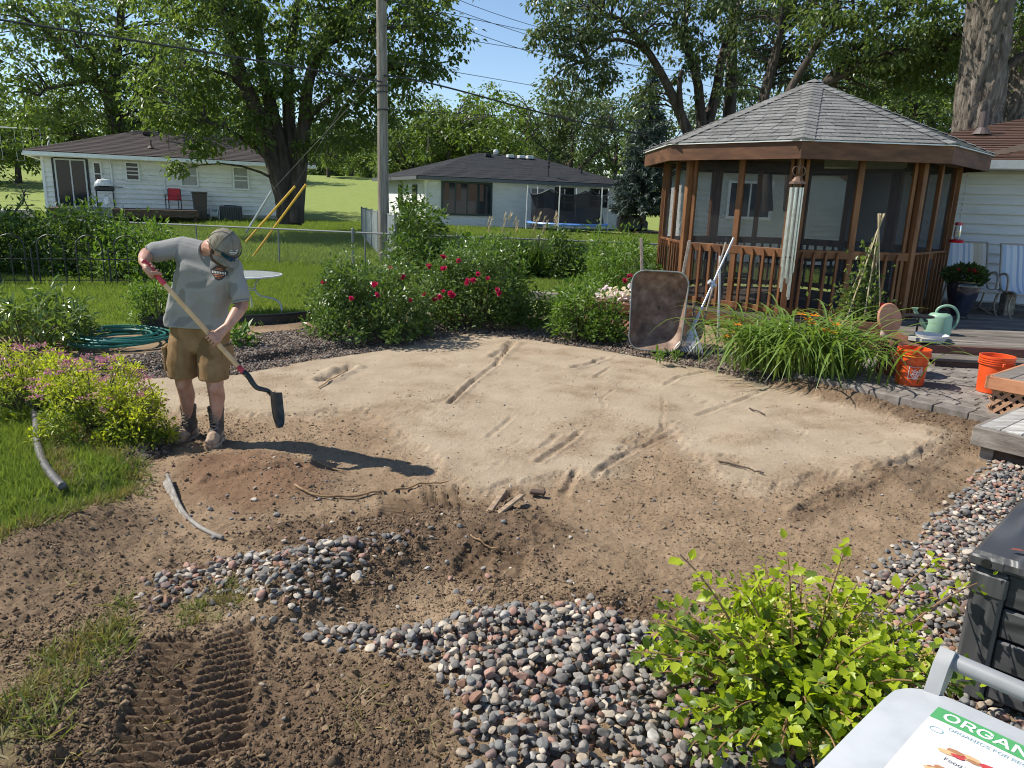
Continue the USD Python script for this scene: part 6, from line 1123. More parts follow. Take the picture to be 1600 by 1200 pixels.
dup(l1, (7.88, 11.483, 0.37), -16, 'right of two striped sling lounge chairs, cut by the picture edge')
_c = (7.624, 11.427, 0.37); obj('side_block', MB().box((_c[0], _c[1], .37 + .17), (.16, .16, .34), ch=.01), WEATHERED, 'short weathered wood post under the right lounge chair', 'post')

# round patio table on the lawn
tc = np.array((-3.954, 10.7, 0.691)); gz = .1; PTB = thing('patio_table', 'round glass top patio table on curved legs behind the man', 'table', (tc[0], tc[1], gz))
zt = tc[2] - gz
part(PTB, 'tabletop', MB().lathe([(0, zt - .012), (.53, zt - .012), (.53, zt), (0, zt)], sides=48), plain('frosted_glass', (.42, .45, .44), rough=.12), smooth=30); part(PTB, 'rim', MB().lathe([(.53, zt - .02), (.55, zt - .016), (.55, zt + .002), (.53, zt + .006)], sides=48), LAVENDER, smooth=40)
for k in range(4):
    a = .15 + k * math.pi / 2; d = np.array([math.cos(a), math.sin(a), 0]); part(PTB, 'leg', MB().tube(spline([d * .40 + [0, 0, zt - .02], d * .16 + [0, 0, .40], d * .2 + [0, 0, .30], d * .40 + [0, 0, .24], d * .52 + [0, 0, 0]], 18), .014, 8), LAVENDER, smooth=True)
part(PTB, 'ring', MB().tube([(.17 * math.cos(t), .17 * math.sin(t), .37) for t in np.linspace(0, 2 * np.pi, 25)], .01, 6, cap=False), LAVENDER)
# hose coil
_rng = np.random.default_rng(51); hc = (-4.566, 8.37, 0.12); pts = []
for t in np.linspace(0, 7 * 2 * np.pi, 300): r = .46 + .07 * math.sin(t * .37 + 1) + .03 * math.sin(t * 1.9); pts.append((hc[0] + r * 1.05 * math.cos(t) + .05 * math.sin(t * .21), hc[1] + r * .95 * math.sin(t), .13 + .014 * (t / 6.28) + .012 * math.sin(t * 1.3)))
HS = thing('garden_hose', 'coiled dark green garden hose lying on the gravel bed', 'hose', hc); part(HS, 'coil', MB().tube(pts, .0135, 8), ramp_mat('green_hose', [(.012, .085, .068), (.02, .13, .10), (.035, .17, .135)], scale=3, rough=.35), smooth=True, world=True)
part(HS, 'nozzle', MB().tube([(-4.816, 8.35, 0.115), (-4.74, 8.32, 0.116)], .022, 10), plain('brass', (.5, .36, .14), rough=.35, metallic=.8), world=True)
# flower pot with bush handled with the plants; lawn edging strips
EDGE = plain('black_edging', (.018, .018, .018), rough=.45); EDGE_G = ramp_mat('dusty_black_edging', [(.045, .043, .040), (.085, .08, .075), (.16, .15, .14)], scale=18, rough=.55)
_e = [(-3.736, 9.842, 0.1), (-3.296, 10.04, 0.1), (-2.823, 10.598, 0.1)]; _sp = spline(_e, 20); q = np.stack([_sp + [0, 0, -.06], _sp + [0, 0, .11], _sp + [0, .012, .11], _sp + [0, .012, -.06]], 1)
obj('lawn_edging', MB().sheet(q[:, ::-1]).tube(_sp + [0, 0, .115], .016, 6), EDGE, 'black plastic edging strip between gravel bed and lawn behind the man', 'edging')
def edging(label, px, r, mat): 
    sp = spline(px, 40); T = thing('edging_strip', label, 'edging', tuple(sp[0])); part(T, 'bead', MB().tube(sp, r, 10), mat, smooth=True, world=True)
    d = np.gradient(sp, axis=0); n = np.stack([-d[:, 1], d[:, 0], 0 * d[:, 0]], 1); n /= np.linalg.norm(n, axis=1, keepdims=True)
    q = np.stack([sp + n * s + [0, 0, z] for s, z in ((0, -.012), (-.015, -.03), (-.03, -.05))], 1); part(T, 'flange', MB().sheet(q).sheet((q - [0, 0, .004])[:, ::-1]), mat, world=True, smooth=True)
edging('curled up black edging pipe lying on the lawn at left', [(-3.913, 5.716, 0.12), (-3.589, 5.306, 0.13), (-3.192, 4.708, 0.12), (-2.877, 4.31, 0.12), (-2.627, 4.042, 0.13)], .026, EDGE_G)
EDGE_P = ramp_mat('muddy_grey_edging', [(.12, .10, .085), (.21, .19, .165), (.30, .28, .25)], scale=16, rough=.8)
edging('dusty grey edging strip half buried in the brown soil', [(-2.194, 4.426, 0.07), (-2.054, 4.212, 0.04), (-1.89, 3.971, 0.025), (-1.723, 3.795, 0.02), (-1.545, 3.671, 0.02)], .012, EDGE_P)
# sticks and roots on the dug ground
ROOT = ramp_mat('dry_root', [(.13, .075, .035), (.26, .16, .08), (.36, .25, .14)], scale=20, rough=.8)
def stick(label, pts, r0, r1, name='root', mat=None): 
    sp = spline(pts, 26); sp[:, 2] = H(sp[:, 0], sp[:, 1]) + np.linspace(.010, .012, len(sp)) + .006; obj(name, MB().tube(sp, np.linspace(r0, r1, len(sp)), 7), mat or ROOT, label, name, smooth=True)
stick('long thin brown root snaking across the dug soil', [(-1.345, 4.338, 0.0), (-1.129, 4.254, -0.0), (-0.942, 4.31, 0.0), (-0.725, 4.466, 0.0), (-0.404, 4.595, 0.0)], .008, .006)
stick('short pale dry root near the tip of the shadow', [(-1.38, 4.856, 0.0), (-1.252, 4.742, 0.0), (-1.113, 4.671, 0.0)], .006, .004)
stick('dark stick lying on the right side of the sand', [(1.543, 5.146, -0.0), (1.675, 5.065, 0.0), (1.802, 4.924, 0.0)], .008, .006, 'stick', DARK_WOOD)
stick('thin stick at the middle of the loose soil', [(-0.197, 3.672, 0.0), (-0.107, 3.604, 0.0), (-0.003, 3.582, 0.0)], .005, .004, 'stick')
stick('short dark stick on the sand near the paver edge', [(2.223, 6.635, 0.0), (2.275, 6.515, 0.0), (2.295, 6.415, 0.0)], .007, .005, 'stick', DARK_WOOD)
stick('pale straight stake lying beside the shovel furrow', [(-1.874, 6.881, 0.0), (-1.827, 7.143, 0.0), (-1.751, 7.456, 0.0)], .008, .007, 'stick', WOOD_PALE)
for lb, a, b in (('flat muddy stake half sunk in the soil, left of two', (-0.148, 3.883, 0.0), (-0.025, 4.377, 0.0)), ('flat muddy stake half sunk in the soil, right of two', (-0.118, 3.877, 0.0), (0.085, 4.285, 0.0))):
    a, b = np.array(a), np.array(b); z = float(H((a + b)[0] / 2, (a + b)[1] / 2)); obj('stake', MB().beam((a[0], a[1], z + .008), (b[0], b[1], z + .012), .035, .018, ch=.003), ramp_mat('muddy_wood', [(.16, .11, .07), (.28, .20, .13), (.38, .29, .19)], scale=20, rough=.9), lb, 'stake')
obj('wood_chunk', MB().box(np.array((0.189, 4.437, 0.0)) + [0, 0, .03], (.10, .05, .025), rotz(-.2), ch=.006), DARK_WOOD, 'small dark wood chunk on the soil below the sand edge', 'wood')

# ---------------- deck box ----------------
def grain_mat(name, sc):
    return usdkit.material(stage, f'/World/Looks/{name}', {'t': ('texture_coordinate', {}), 'm': ('mapping', {'scale': sc}), 'n': ('noise_texture', {'scale': 1.0, 'detail': 2.5, 'roughness': .45}), 'k': ('math', {'math_type': 'multiply', 'value2': 52.0}), 's': ('math', {'math_type': 'sine'}), 'n2': ('noise_texture', {'scale': 3.0, 'detail': 4.0}), 'u': ('math', {'math_type': 'multiply'}),
        'r': ('rgb_ramp', {'ramp': [(0, (.030, .030, .032)), (.5, (.050, .050, .052)), (1, (.085, .085, .088))]}), 'mr': ('map_range', {'from_min': -1.0, 'from_max': 1.0}), 'b': ('bump', {'strength': .8, 'distance': .008}), 'p': ('principled_bsdf', {'roughness': .45, 'specular_ior_level': .45})},
        [('t.object', 'm.vector'), ('m.vector', 'n.vector'), ('m.vector', 'n2.vector'), ('n.fac', 'k.value1'), ('k.value', 's.value1'), ('s.value', 'u.value1'), ('n2.fac', 'u.value2'), ('u.value', 'mr.value'), ('mr.result', 'r.fac'), ('r.color', 'p.base_color'), ('u.value', 'b.height'), ('b.normal', 'p.normal')], surface='p.BSDF')
RESIN = grain_mat('grained_resin', (.75, 3.6, 3.6)); RESIN_L = grain_mat('grained_resin_lid', (3.4, .7, 3.0)); RESIN_V = grain_mat('grained_resin_upright', (4.5, 4.5, .5))
DB = thing('deck_box', 'dark grey wood grained resin deck box at the right edge', 'storage box', (1.745, 2.545, .03), -45)
W_, D_, HB = 1.25, 1.0, .545
part(DB, 'lid', MB().bx((0, 0, HB), (W_, D_ + .02, HB + .06), ch=.018), RESIN_L)
lid = f'{DB}/lid'
part(lid, 'hinge_hole', MB().lathe([(0, 0), (.016, 0), (.016, .004), (0, .004)], (.055, -.003, HB + .026), 14, R=[[1, 0, 0], [0, 0, -1], [0, 1, 0]]), BLACK)
part(lid, 'corner_cap', MB().bx((-.004, -.004, HB + .004), (.115, .02, HB + .048), ch=.008), RESIN_V)
for x0, x1, y0, y1 in ((.015, .125, .015, .125), (W_ - .125, W_ - .015, .015, .125), (.015, .125, D_ - .125, D_ - .015)):
    p_ = part(DB, 'corner_post', MB().bx((x0, y0, 0), (x1, y1, HB - .002), ch=.012), RESIN_V); part(p_, 'post_collar', MB().bx((x0 - .006, y0 - .006, HB - .11), (x1 + .006, y1 + .006, HB - .02), ch=.008), RESIN_V)
for k in range(4):
    z0 = .02 + k * .13; part(DB, 'panel_plank', MB().bx((.126, .035, z0), (W_ - .126, .06, z0 + .118), ch=.008), RESIN); part(DB, 'side_plank', MB().bx((.035, .126, z0), (.06, D_ - .126, z0 + .118), ch=.008), RESIN)
part(DB, 'inner_wall', MB().bx((.065, .065, .0), (W_ - .02, D_ - .02, HB - .003)), BLACK)
part(DB, 'top_ledge', MB().bx((.126, .03, HB - .022), (W_ - .126, .066, HB - .004), ch=.004), RESIN)
obj('dead_leaf', MB().add(*leaf_cloud(np.array([(1.874, 2.526, 0.65)]), np.array([[.5, -.2, .02]]), np.array([[.1, 0, 1.]]), .05, aspect=.5, shape=6)), plain('dead_leaf_red', (.16, .045, .03), rough=.7), 'dried reddish leaf lying on the deck box lid', 'leaf')

# ---------------- organics bin ----------------
BIN = ramp_mat('pale_grey_bin_plastic', [(.33, .345, .355), (.40, .413, .425), (.44, .45, .465)], scale=7, rough=.42, bump=.12, bscale=160, dist=.001, spec=.45)
BIN_D = plain('bin_handle_grey', (.22, .225, .23), rough=.42)
OB = thing('organics_bin', 'pale grey wheeled organics bin with printed label, at the bottom right corner', 'bin', (.775, 1.235, 0), -47.5)
LZ = 1.012
def lidz(x, y): return LZ - .006 + .0 * x - .016 * np.clip((np.abs(y + .33) / .33), 0, 1) ** 4 - .014 * np.clip(np.abs(x - .29) / .29, 0, 1) ** 6
X, Y = np.meshgrid(np.linspace(-.005, .585, 41), np.linspace(-.66, .0, 41))
cx, cy, rc_ = .29, -.33, .07
# rounded plan: pull the corners in
def rounded(X, Y, hx=.295, hy=.33, r=.06):
    dx, dy = X - cx, Y - cy; ax, ay = np.abs(dx) - (hx - r), np.abs(dy) - (hy - r); m = (ax > 0) & (ay > 0); L = np.hypot(np.maximum(ax, 0), np.maximum(ay, 0)); Linf = np.maximum(ax, ay); k = np.where(m & (L > 1e-9), Linf / np.maximum(L, 1e-9), 1)
    return np.where(m, cx + np.sign(dx) * ((hx - r) + ax * k), X), np.where(m, cy + np.sign(dy) * ((hy - r) + ay * k), Y)
XR, YR = rounded(X, Y); ZL = lidz(XR, YR); top = np.stack([XR, YR, ZL], -1)
ring = np.concatenate([top[0, :], top[1:, -1], top[-1, -2::-1], top[-2:0:-1, 0]]); ring = np.vstack([ring, ring[:1]])
_b = MB().sheet(top[:, ::-1]); ctr = np.array([cx, cy, 0]); sk = np.stack([ring, ring + (ring - ctr) * [.012, .012, 0] - [0, 0, .010], ring + (ring - ctr) * [.012, .012, 0] - [0, 0, .05], ring * [1, 1, 1] - [0, 0, .05]], 0)
part(OB, 'lid', _b.sheet(sk[:, ::-1] if False else sk), BIN, smooth=50)
part(OB, 'body', MB().prism([tuple(p[:2] * .94 + ctr[:2] * .06) for p in ring[:-1:4]], .06, .945), BIN)
part(OB, 'handle_bar', MB().tube([(.055, .052, LZ + .02), (.555, .052, LZ + .02)], .0165, 20), BIN_D, smooth=40)
for x in (.045, .555):
    _r = rrect(.10, .065, .02); part(OB, 'handle_bracket', MB().add(*MB().prism([(-.035, -.03), (.03, .02), (.045, .065), (.022, .078), (-.005, .055), (-.045, -.02)], x - .013, x + .013, M=[[0, 0, 1, 0], [1, 0, 0, .02], [0, 1, 0, LZ - .032]]).mesh()), BIN_D, smooth=30)
for x in (.05, .53): part(OB, 'wheel', MB().lathe([(0, -.02), (.12, -.02), (.12, .02), (0, .02)], (x, .03, .12), 24, R=[[0, 0, 1], [1, 0, 0], [0, 1, 0]]), BLACK)
PAPER = plain('white_label', (.60, .60, .595), rough=.4); LGREEN = plain('label_green', (.07, .30, .10), rough=.4); INKS = [plain('label_blue_grey_ink', (.22, .33, .36), rough=.5), plain('label_magenta_ink', (.50, .06, .28), rough=.5), plain('label_brown_ink', (.35, .17, .08), rough=.5), plain('label_tan_ink', (.55, .36, .18), rough=.5), plain('label_red_ink', (.45, .05, .05), rough=.5), plain('label_dark_ink', (.10, .10, .12), rough=.5)]
sx0, sy0 = .072, -.058; LBW, LBH = .36, .42
def on_lid(v, lift): v = np.array(v, float); v[:, 2] = lidz(v[:, 0], v[:, 1]) + lift + v[:, 2] * .4; return v
def flat(x0, y0, x1, y1, lift, n=14):
    X, Y = np.meshgrid(np.linspace(x0, x1, n), np.linspace(y0, y1, n)); return MB().sheet(np.stack([X, Y, lidz(X, Y) + lift], -1)[:, ::-1])
LBL = part(OB, 'label', flat(sx0, sy0 - LBH, sx0 + LBW, sy0 - .046, .0012), PAPER); part(LBL, 'green_band', flat(sx0, sy0 - .0455, sx0 + LBW, sy0, .0012), LGREEN)
def ltext(t, h, x, y, mat, name='lettering', bold=True):
    m = meshkit.text_mesh(t, h, .0008, bold=bold); v = m.vertices + [x, y, 0]; part(LBL, name, (on_lid(v, .0016), m.faces), mat)
ltext('ORGANICS', .0265, sx0 + .014, sy0 - .0365, PAPER); ltext('ORGANICS FOR RECYCLING', .0085, sx0 + .034, sy0 - .064, INKS[0], bold=False)
_m = MB(); _m.add(*[on_lid(np.array([[.011 * math.cos(a) * k + sx0 + .022, .0085 * math.sin(a) * k + sy0 - .079, 0] for k in (1, .8) for a in np.linspace(0, 2 * np.pi, 20)]), .0017), np.array([[i, i + 1, i + 21, i + 20] for i in range(19)])]); part(LBL, 'oval_mark', _m, INKS[0])
ltext('Food Waste', .008, sx0 + .055, sy0 - .150, INKS[5], bold=False); ltext('Paper Products', .008, sx0 + .055, sy0 - .222, INKS[5], bold=False); ltext('Yard Waste', .008, sx0 + .20, sy0 - .222, INKS[5], bold=False); ltext('DO NOT INCLUDE', .009, sx0 + .045, sy0 - .250, INKS[1], bold=False)
_rng = np.random.default_rng(61)
for (px, py, wx, wy, col) in ((.085, -.122, .04, .012, (2, 3, 4)), (.08, -.185, .045, .016, (3, 2, 3)), (.235, -.185, .04, .014, (3, 3, 2)), (.09, -.285, .04, .014, (4, 2, 5)), (.23, -.285, .04, .014, (4, 5, 2))):
    for j in range(9):
        c = np.array([sx0 + px + _rng.uniform(-wx, wx) * .8, sy0 + py + _rng.uniform(-wy, wy) * .6]); a = np.linspace(0, 2 * np.pi, 9)[:-1]; r = _rng.uniform(.005, .012)
        q = np.stack([c[0] + r * 1.5 * np.cos(a), c[1] + r * .7 * np.sin(a + _rng.uniform(-.4, .4)), 0 * a], 1); part(LBL, 'food_picture', (on_lid(q, .0016 + .0001 * j), np.array([[0, i, i + 1] for i in range(1, 7)])), INKS[col[j % 3]])
_m = MB(); _m.add(*[on_lid(np.array([[.012 * math.cos(a) * k + sx0 + .022, .0095 * math.sin(a) * k + sy0 - .246, 0] for k in (1, .78) for a in np.linspace(0, 2 * np.pi, 20)]), .0017), np.array([[i, i + 1, i + 21, i + 20] for i in range(19)])]); part(LBL, 'oval_mark', _m, INKS[4])

# ---------------- shrubs and flowers ----------------
L_ROSE = leaf_mat('rose_leaves', [(.075, .125, .030), (.125, .19, .046), (.20, .265, .085)], transl=.32, rough=.35)
L_WEED = leaf_mat('weed_leaves', [(.085, .15, .025), (.14, .22, .035), (.20, .28, .06)], transl=.38)
L_SHRUB = leaf_mat('shrub_leaves', [(.055, .098, .02), (.095, .155, .03), (.15, .21, .05)], transl=.35)
L_PEONY = leaf_mat('peony_leaves', [(.10, .15, .035), (.16, .22, .05), (.24, .29, .11)], transl=.3, rough=.3, spec=.6)
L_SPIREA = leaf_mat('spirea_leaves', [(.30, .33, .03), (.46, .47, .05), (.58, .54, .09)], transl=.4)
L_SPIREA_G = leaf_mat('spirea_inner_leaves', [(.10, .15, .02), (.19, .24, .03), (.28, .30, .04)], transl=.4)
PINK_S = leaf_mat('spirea_blossom', [(.46, .15, .24), (.62, .28, .40), (.66, .42, .47)], transl=.3, tcol=[(.6, .25, .33)] * 3)
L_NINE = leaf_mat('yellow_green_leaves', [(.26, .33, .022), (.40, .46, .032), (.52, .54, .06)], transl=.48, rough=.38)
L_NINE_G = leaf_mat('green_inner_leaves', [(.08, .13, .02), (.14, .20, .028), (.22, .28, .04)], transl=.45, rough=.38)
L_LILY = leaf_mat('day_lily_blades', [(.11, .18, .035), (.18, .26, .055), (.27, .35, .11)], transl=.36, rough=.32, spec=.5)
STEM = plain('green_brown_stem', (.10, .095, .04), rough=.7); STEM_R = plain('reddish_stem', (.20, .11, .05), rough=.7)
def bush(name, label, base, w, h, n, leaf, lm, seed, aspect=.6, shape=4, lobes=9, cat='shrub', flowers=(), fmat=None, fr=.05, stems=16, dens=.75, up=.25, inner=None, wy=None, lift=.0, rag=.22):
    rng = np.random.default_rng(seed); base = np.array(base, float); T = thing(name, label, cat, base); wy = wy or w
    sm = MB(); tips = []
    for k in range(stems):
        a = rng.uniform(0, 2 * np.pi); rr = rng.uniform(.2, .95) ** .7; t = np.array([w * .5 * rr * math.cos(a), wy * .5 * rr * math.sin(a), h * math.sqrt(max(.05, 1 - rr ** 2.4)) * rng.uniform(.75, 1.08)])
        b = t * [.25, .25, 0]; p = spline([b, (b + t) / 2 + [0, 0, h * .12], t], 8); sm.tube(p, np.linspace(.010, .003, 8), 4, cap=False); tips.append(t)
    part(T, 'stems', sm, STEM)
    C = []
    for k in range(lobes * 6):
        d = rand_dirs(rng, 1)[0]; d[2] = abs(d[2]) * 1.0 - .20; r = rng.uniform(.55, 1.02); C.append(np.array([d[0] * w * .5 * r, d[1] * wy * .5 * r, lift + h * (.05 + .90 * max(0, d[2]) * r + .03)]))
    C = np.array(C + [t for t in tips]); s = rng.uniform(.5, 1.2, len(C)) * rag * min(w, h); idx = rng.integers(0, len(C), n)
    off = rand_dirs(rng, n) * (rng.uniform(0, 1, n) ** .55)[:, None] * s[idx][:, None]; P = C[idx] + off; P[:, 2] = np.maximum(P[:, 2], .02)
    D = off / (np.linalg.norm(off, axis=1, keepdims=True) + 1e-6) + .6 * rand_dirs(rng, n) + np.array([0, 0, up]); N = np.array([0, -.15, 1.0]) + .7 * rand_dirs(rng, n)
    sz = leaf * rng.uniform(.55, 1.3, n)
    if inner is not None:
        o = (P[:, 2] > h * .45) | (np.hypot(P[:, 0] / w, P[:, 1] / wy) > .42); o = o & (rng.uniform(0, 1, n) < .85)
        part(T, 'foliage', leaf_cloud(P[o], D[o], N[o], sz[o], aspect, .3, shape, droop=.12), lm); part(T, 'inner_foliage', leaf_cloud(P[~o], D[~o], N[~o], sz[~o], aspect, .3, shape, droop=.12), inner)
    else: part(T, 'foliage', leaf_cloud(P, D, N, sz, aspect, .3, shape, droop=.12), lm)
    for f in flowers:
        f = np.array(f); b = MB()
        for q in range(int(f[3]) if len(f) > 3 else 1): b.add(*blossom(f[:3] - base + rng.normal(0, .035, 3) * (q > 0), fr * rng.uniform(.8, 1.15), rng, 11, up=(0, -.7, .7)))
        part(T, 'flower', b, fmat)
    return T
def F(p, n=1): return (*p, n)
bush('rose_bush', 'left of two red flowering rose bushes at the back edge of the sand', (-1.902, 9.691, 0.1), 1.66, .98, 10500, .058, L_ROSE, 101, lobes=22, rag=.18, flowers=[F((-2.411, 9.25, 0.754)), F((-1.721, 9.05, 0.783)), F((-1.698, 9.0, 0.664)), F((-2.002, 8.95, 0.613)), F((-1.304, 9.1, 0.593)), F((-1.428, 9.4, 0.851)), F((-1.607, 9.5, 0.949))], fmat=FLW_ROSE, stems=34)
bush('rose_bush', 'larger right rose bush with clusters of red blossoms behind the sand', (-0.579, 10.773, 0.1), 1.80, 1.26, 13500, .058, L_ROSE, 102, lobes=24, rag=.18, wy=1.5, flowers=[F((-0.972, 10.15, 0.912), 2), F((-0.652, 10.0, 0.738), 4), F((-0.871, 9.95, 0.598), 4), F((-1.087, 9.95, 0.496), 2), F((-0.242, 10.0, 0.657), 3), F((-0.521, 10.1, 0.854)), F((-1.209, 10.3, 0.918), 2), F((-1.015, 10.4, 1.039), 2), F((-1.224, 10.0, 0.563)), F((-0.801, 10.3, 1.01)), F((-0.38, 10.1, 0.797))], fmat=FLW_ROSE, stems=38)
bush('leafy_plant', 'tall leafy stems rising at the right side of the larger rose bush', (-0.034, 11.195, 0.1), .55, 1.10, 700, .10, L_WEED, 103, aspect=.42, cat='plant', stems=14)
bush('leafy_plant', 'low pale weeds between the rose bush and the leafy green clump', (0.614, 10.783, 0.1), 1.0, .50, 1100, .075, L_WEED, 104, aspect=.45, cat='plant')
bush('leafy_plant', 'bushy light green plant left of the lattice planter', (0.899, 9.976, 0.1), .80, .72, 1500, .085, L_WEED, 105, aspect=.45, cat='plant', stems=22)
bush('leafy_plant', 'small dense green plant directly beside the lattice planter', (1.212, 9.79, 0.1), .58, .50, 900, .075, L_WEED, 106, aspect=.42, cat='plant')
bush('shrub', 'tall bright green shrub between the rose bushes and the gazebo', (1.724, 13.101, 0.08), 1.55, 1.30, 3000, .095, L_WEED, 107, aspect=.35, stems=30)
bush('shrub', 'green shrub half hidden behind the wheelbarrow with a few red flowers', (2.08, 12.117, 0.08), .9, .95, 1300, .08, L_SHRUB, 108, flowers=[F((1.712, 11.6, 0.672), 2), F((1.796, 11.6, 0.755), 2), F((1.889, 11.6, 0.718)), F((1.973, 11.6, 0.8))], fmat=FLW_ROSE)
# behind the fence
bush('shrub', 'leafy shrub against the fence beside the utility pole', ((-2.397, 18.4, 0.208)[0], 18.4, .0), 1.7, 1.55, 2200, .13, L_SHRUB, 111, stems=24)
bush('shrub', 'low green shrub along the fence behind the right rose bush', ((-0.948, 18.0, 0.29)[0], 18.0, 0), 2.0, .95, 1700, .13, L_WEED, 112)
bush('shrub', 'dark round shrub on the fence in front of the trampoline pole', ((1.157, 18.2, 0.342)[0], 18.2, 0), 1.15, 1.25, 1300, .12, L_SHRUB, 113)
bush('shrub', 'yellow green shrub on the fence left of the gazebo', ((2.551, 17.6, 0.514)[0], 17.6, 0), 2.0, 1.0, 1700, .12, L_WEED, 114)
bush('shrub', 'green bush beside the left wall of the bungalow', ((-4.583, 33.0, 0.705)[0], 33, .2), 2.2, 1.9, 900, .22, L_SHRUB, 115)
gs = thing('ornamental_grass', 'clump of tall grass with tan plumes before the trampoline', 'grass', ((0.061, 18.4, 0.289)[0], 18.4, 0)); _rng = np.random.default_rng(116); n = 420
_b = _rng.normal(0, .42, (n, 3)) * [1, .5, 0]; D = np.stack([_rng.normal(0, .45, n), _rng.normal(0, .4, n), np.ones(n)], 1); part(gs, 'blades', leaf_cloud(_b, D, rand_dirs(_rng, n), 1.0 * _rng.uniform(.6, 1.1, n), aspect=.03, shape=6, droop=.25), L_SHRUB)
PLUME = leaf_mat('tan_plume', [(.40, .31, .18), (.52, .42, .27)], transl=.3, tcol=[(.6, .5, .3)] * 2)
for k in range(26):
    x = _rng.uniform(-.75, .75); t = np.array([x * 1.15, _rng.uniform(-.2, .2), _rng.uniform(1.05, 1.42)]); sm_ = MB().tube([(x * .6, 0, .3), t], .004, 3); p_ = part(gs, 'plume_stem', sm_, PLUME)
    part(p_, 'plume', leaf_cloud(np.repeat(t[None], 9, 0) + np.linspace(0, .16, 9)[:, None] * np.array([.3, 0, 1]), np.array([.35, 0, 1.]) + .35 * rand_dirs(_rng, 9), rand_dirs(_rng, 9), .10, aspect=.25), PLUME)
# mass behind the hoop fence
for k, (px, y, w, h, lb, lm) in enumerate([(-10.65, 15.2, 3.2, 1.30, 'dark tangled shrub at the far left behind the hoop fence', L_SHRUB), (-9.77, 15.6, 3.0, 1.40, 'dark green overgrown shrub behind the middle of the hoop fence', L_SHRUB), (-8.59, 15.4, 2.6, 1.36, 'leafy overgrown shrub behind the right part of the hoop fence', L_SHRUB), (-7.48, 14.9, 1.9, 1.1, 'lighter green shrub at the right end of the hoop fence', L_WEED), (-11.43, 15.0, 3.0, 1.3, 'overgrown shrub cut by the left picture edge', L_SHRUB)]):
    bush('shrub', lb, (px, y, .05), w, h, 2600, .12, lm, 120 + k, stems=30, aspect=.45, lobes=12, wy=1.9)
bush('shrub', 'low weeds along the foot of the hoop fence', (-7.6, 14.6, .05), 4.6, .55, 1300, .09, L_SHRUB, 128, wy=.7)
# left beds
bush('peony_plant', 'glossy leaved peony clump on the left edge behind the spirea', (-5.344, 7.883, 0.1), 1.45, .60, 1100, .13, L_PEONY, 131, aspect=.30, shape=6, stems=34, cat='plant', up=.1)
bush('peony_plant', 'smaller glossy peony clump right of the left edge peony', (-5.258, 8.393, 0.1), .75, .58, 420, .13, L_PEONY, 132, aspect=.30, shape=6, stems=16, cat='plant', up=.1)
def spirea(label, base, w, h, n, seed, nf):
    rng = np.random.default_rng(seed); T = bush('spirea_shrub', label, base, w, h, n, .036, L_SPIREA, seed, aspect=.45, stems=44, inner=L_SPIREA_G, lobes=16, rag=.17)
    for k in range(nf):
        a = rng.uniform(0, 2 * np.pi); rr = rng.uniform(0, .95) ** .6; c = np.array([w * .5 * rr * math.cos(a), w * .5 * rr * math.sin(a), h * math.sqrt(max(.1, 1 - .85 * rr ** 2)) * rng.uniform(.93, 1.06) + .02]); m = 26
        off = rng.normal(0, 1, (m, 3)) * [.028, .028, .008]; part(T, 'flower_head', leaf_cloud(c + off, rand_dirs(rng, m) + [0, 0, .8], rand_dirs(rng, m), .014 * rng.uniform(.7, 1.4, m), aspect=.9), PINK_S, kind='stuff')
    return T
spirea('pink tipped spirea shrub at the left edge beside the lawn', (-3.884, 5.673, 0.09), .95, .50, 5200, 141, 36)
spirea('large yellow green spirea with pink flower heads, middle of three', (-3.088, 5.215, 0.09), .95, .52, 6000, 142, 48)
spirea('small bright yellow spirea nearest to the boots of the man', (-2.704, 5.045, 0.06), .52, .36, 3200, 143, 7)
# pot with bush, small sprouts
pc = (-4.452, 9.014, 0.1); PB = bush('potted_plant', 'green bush in a black pot beside the coiled hose', (pc[0], pc[1], .1), .68, .66, 1500, .06, L_WEED, 151, aspect=.4, cat='potted plant', lift=.16)
part(PB, 'pot', MB().lathe([(0, 0), (.13, 0), (.17, .20), (.185, .20), (.185, .24), (.165, .24), (.15, .05), (0, .18)], sides=26), EDGE, smooth=40)
bush('sprout', 'small pale green sprout in the gravel right of the man', (-3.173, 8.522, 0.1), .32, .24, 70, .12, L_WEED, 152, aspect=.5, shape=6, stems=6, cat='plant', lobes=3)
bush('sprout', 'flat tuft of green weed on the gravel before the rake', (1.794, 8.478, 0.1), .34, .10, 70, .08, L_WEED, 153, aspect=.4, stems=5, cat='plant', lobes=3)
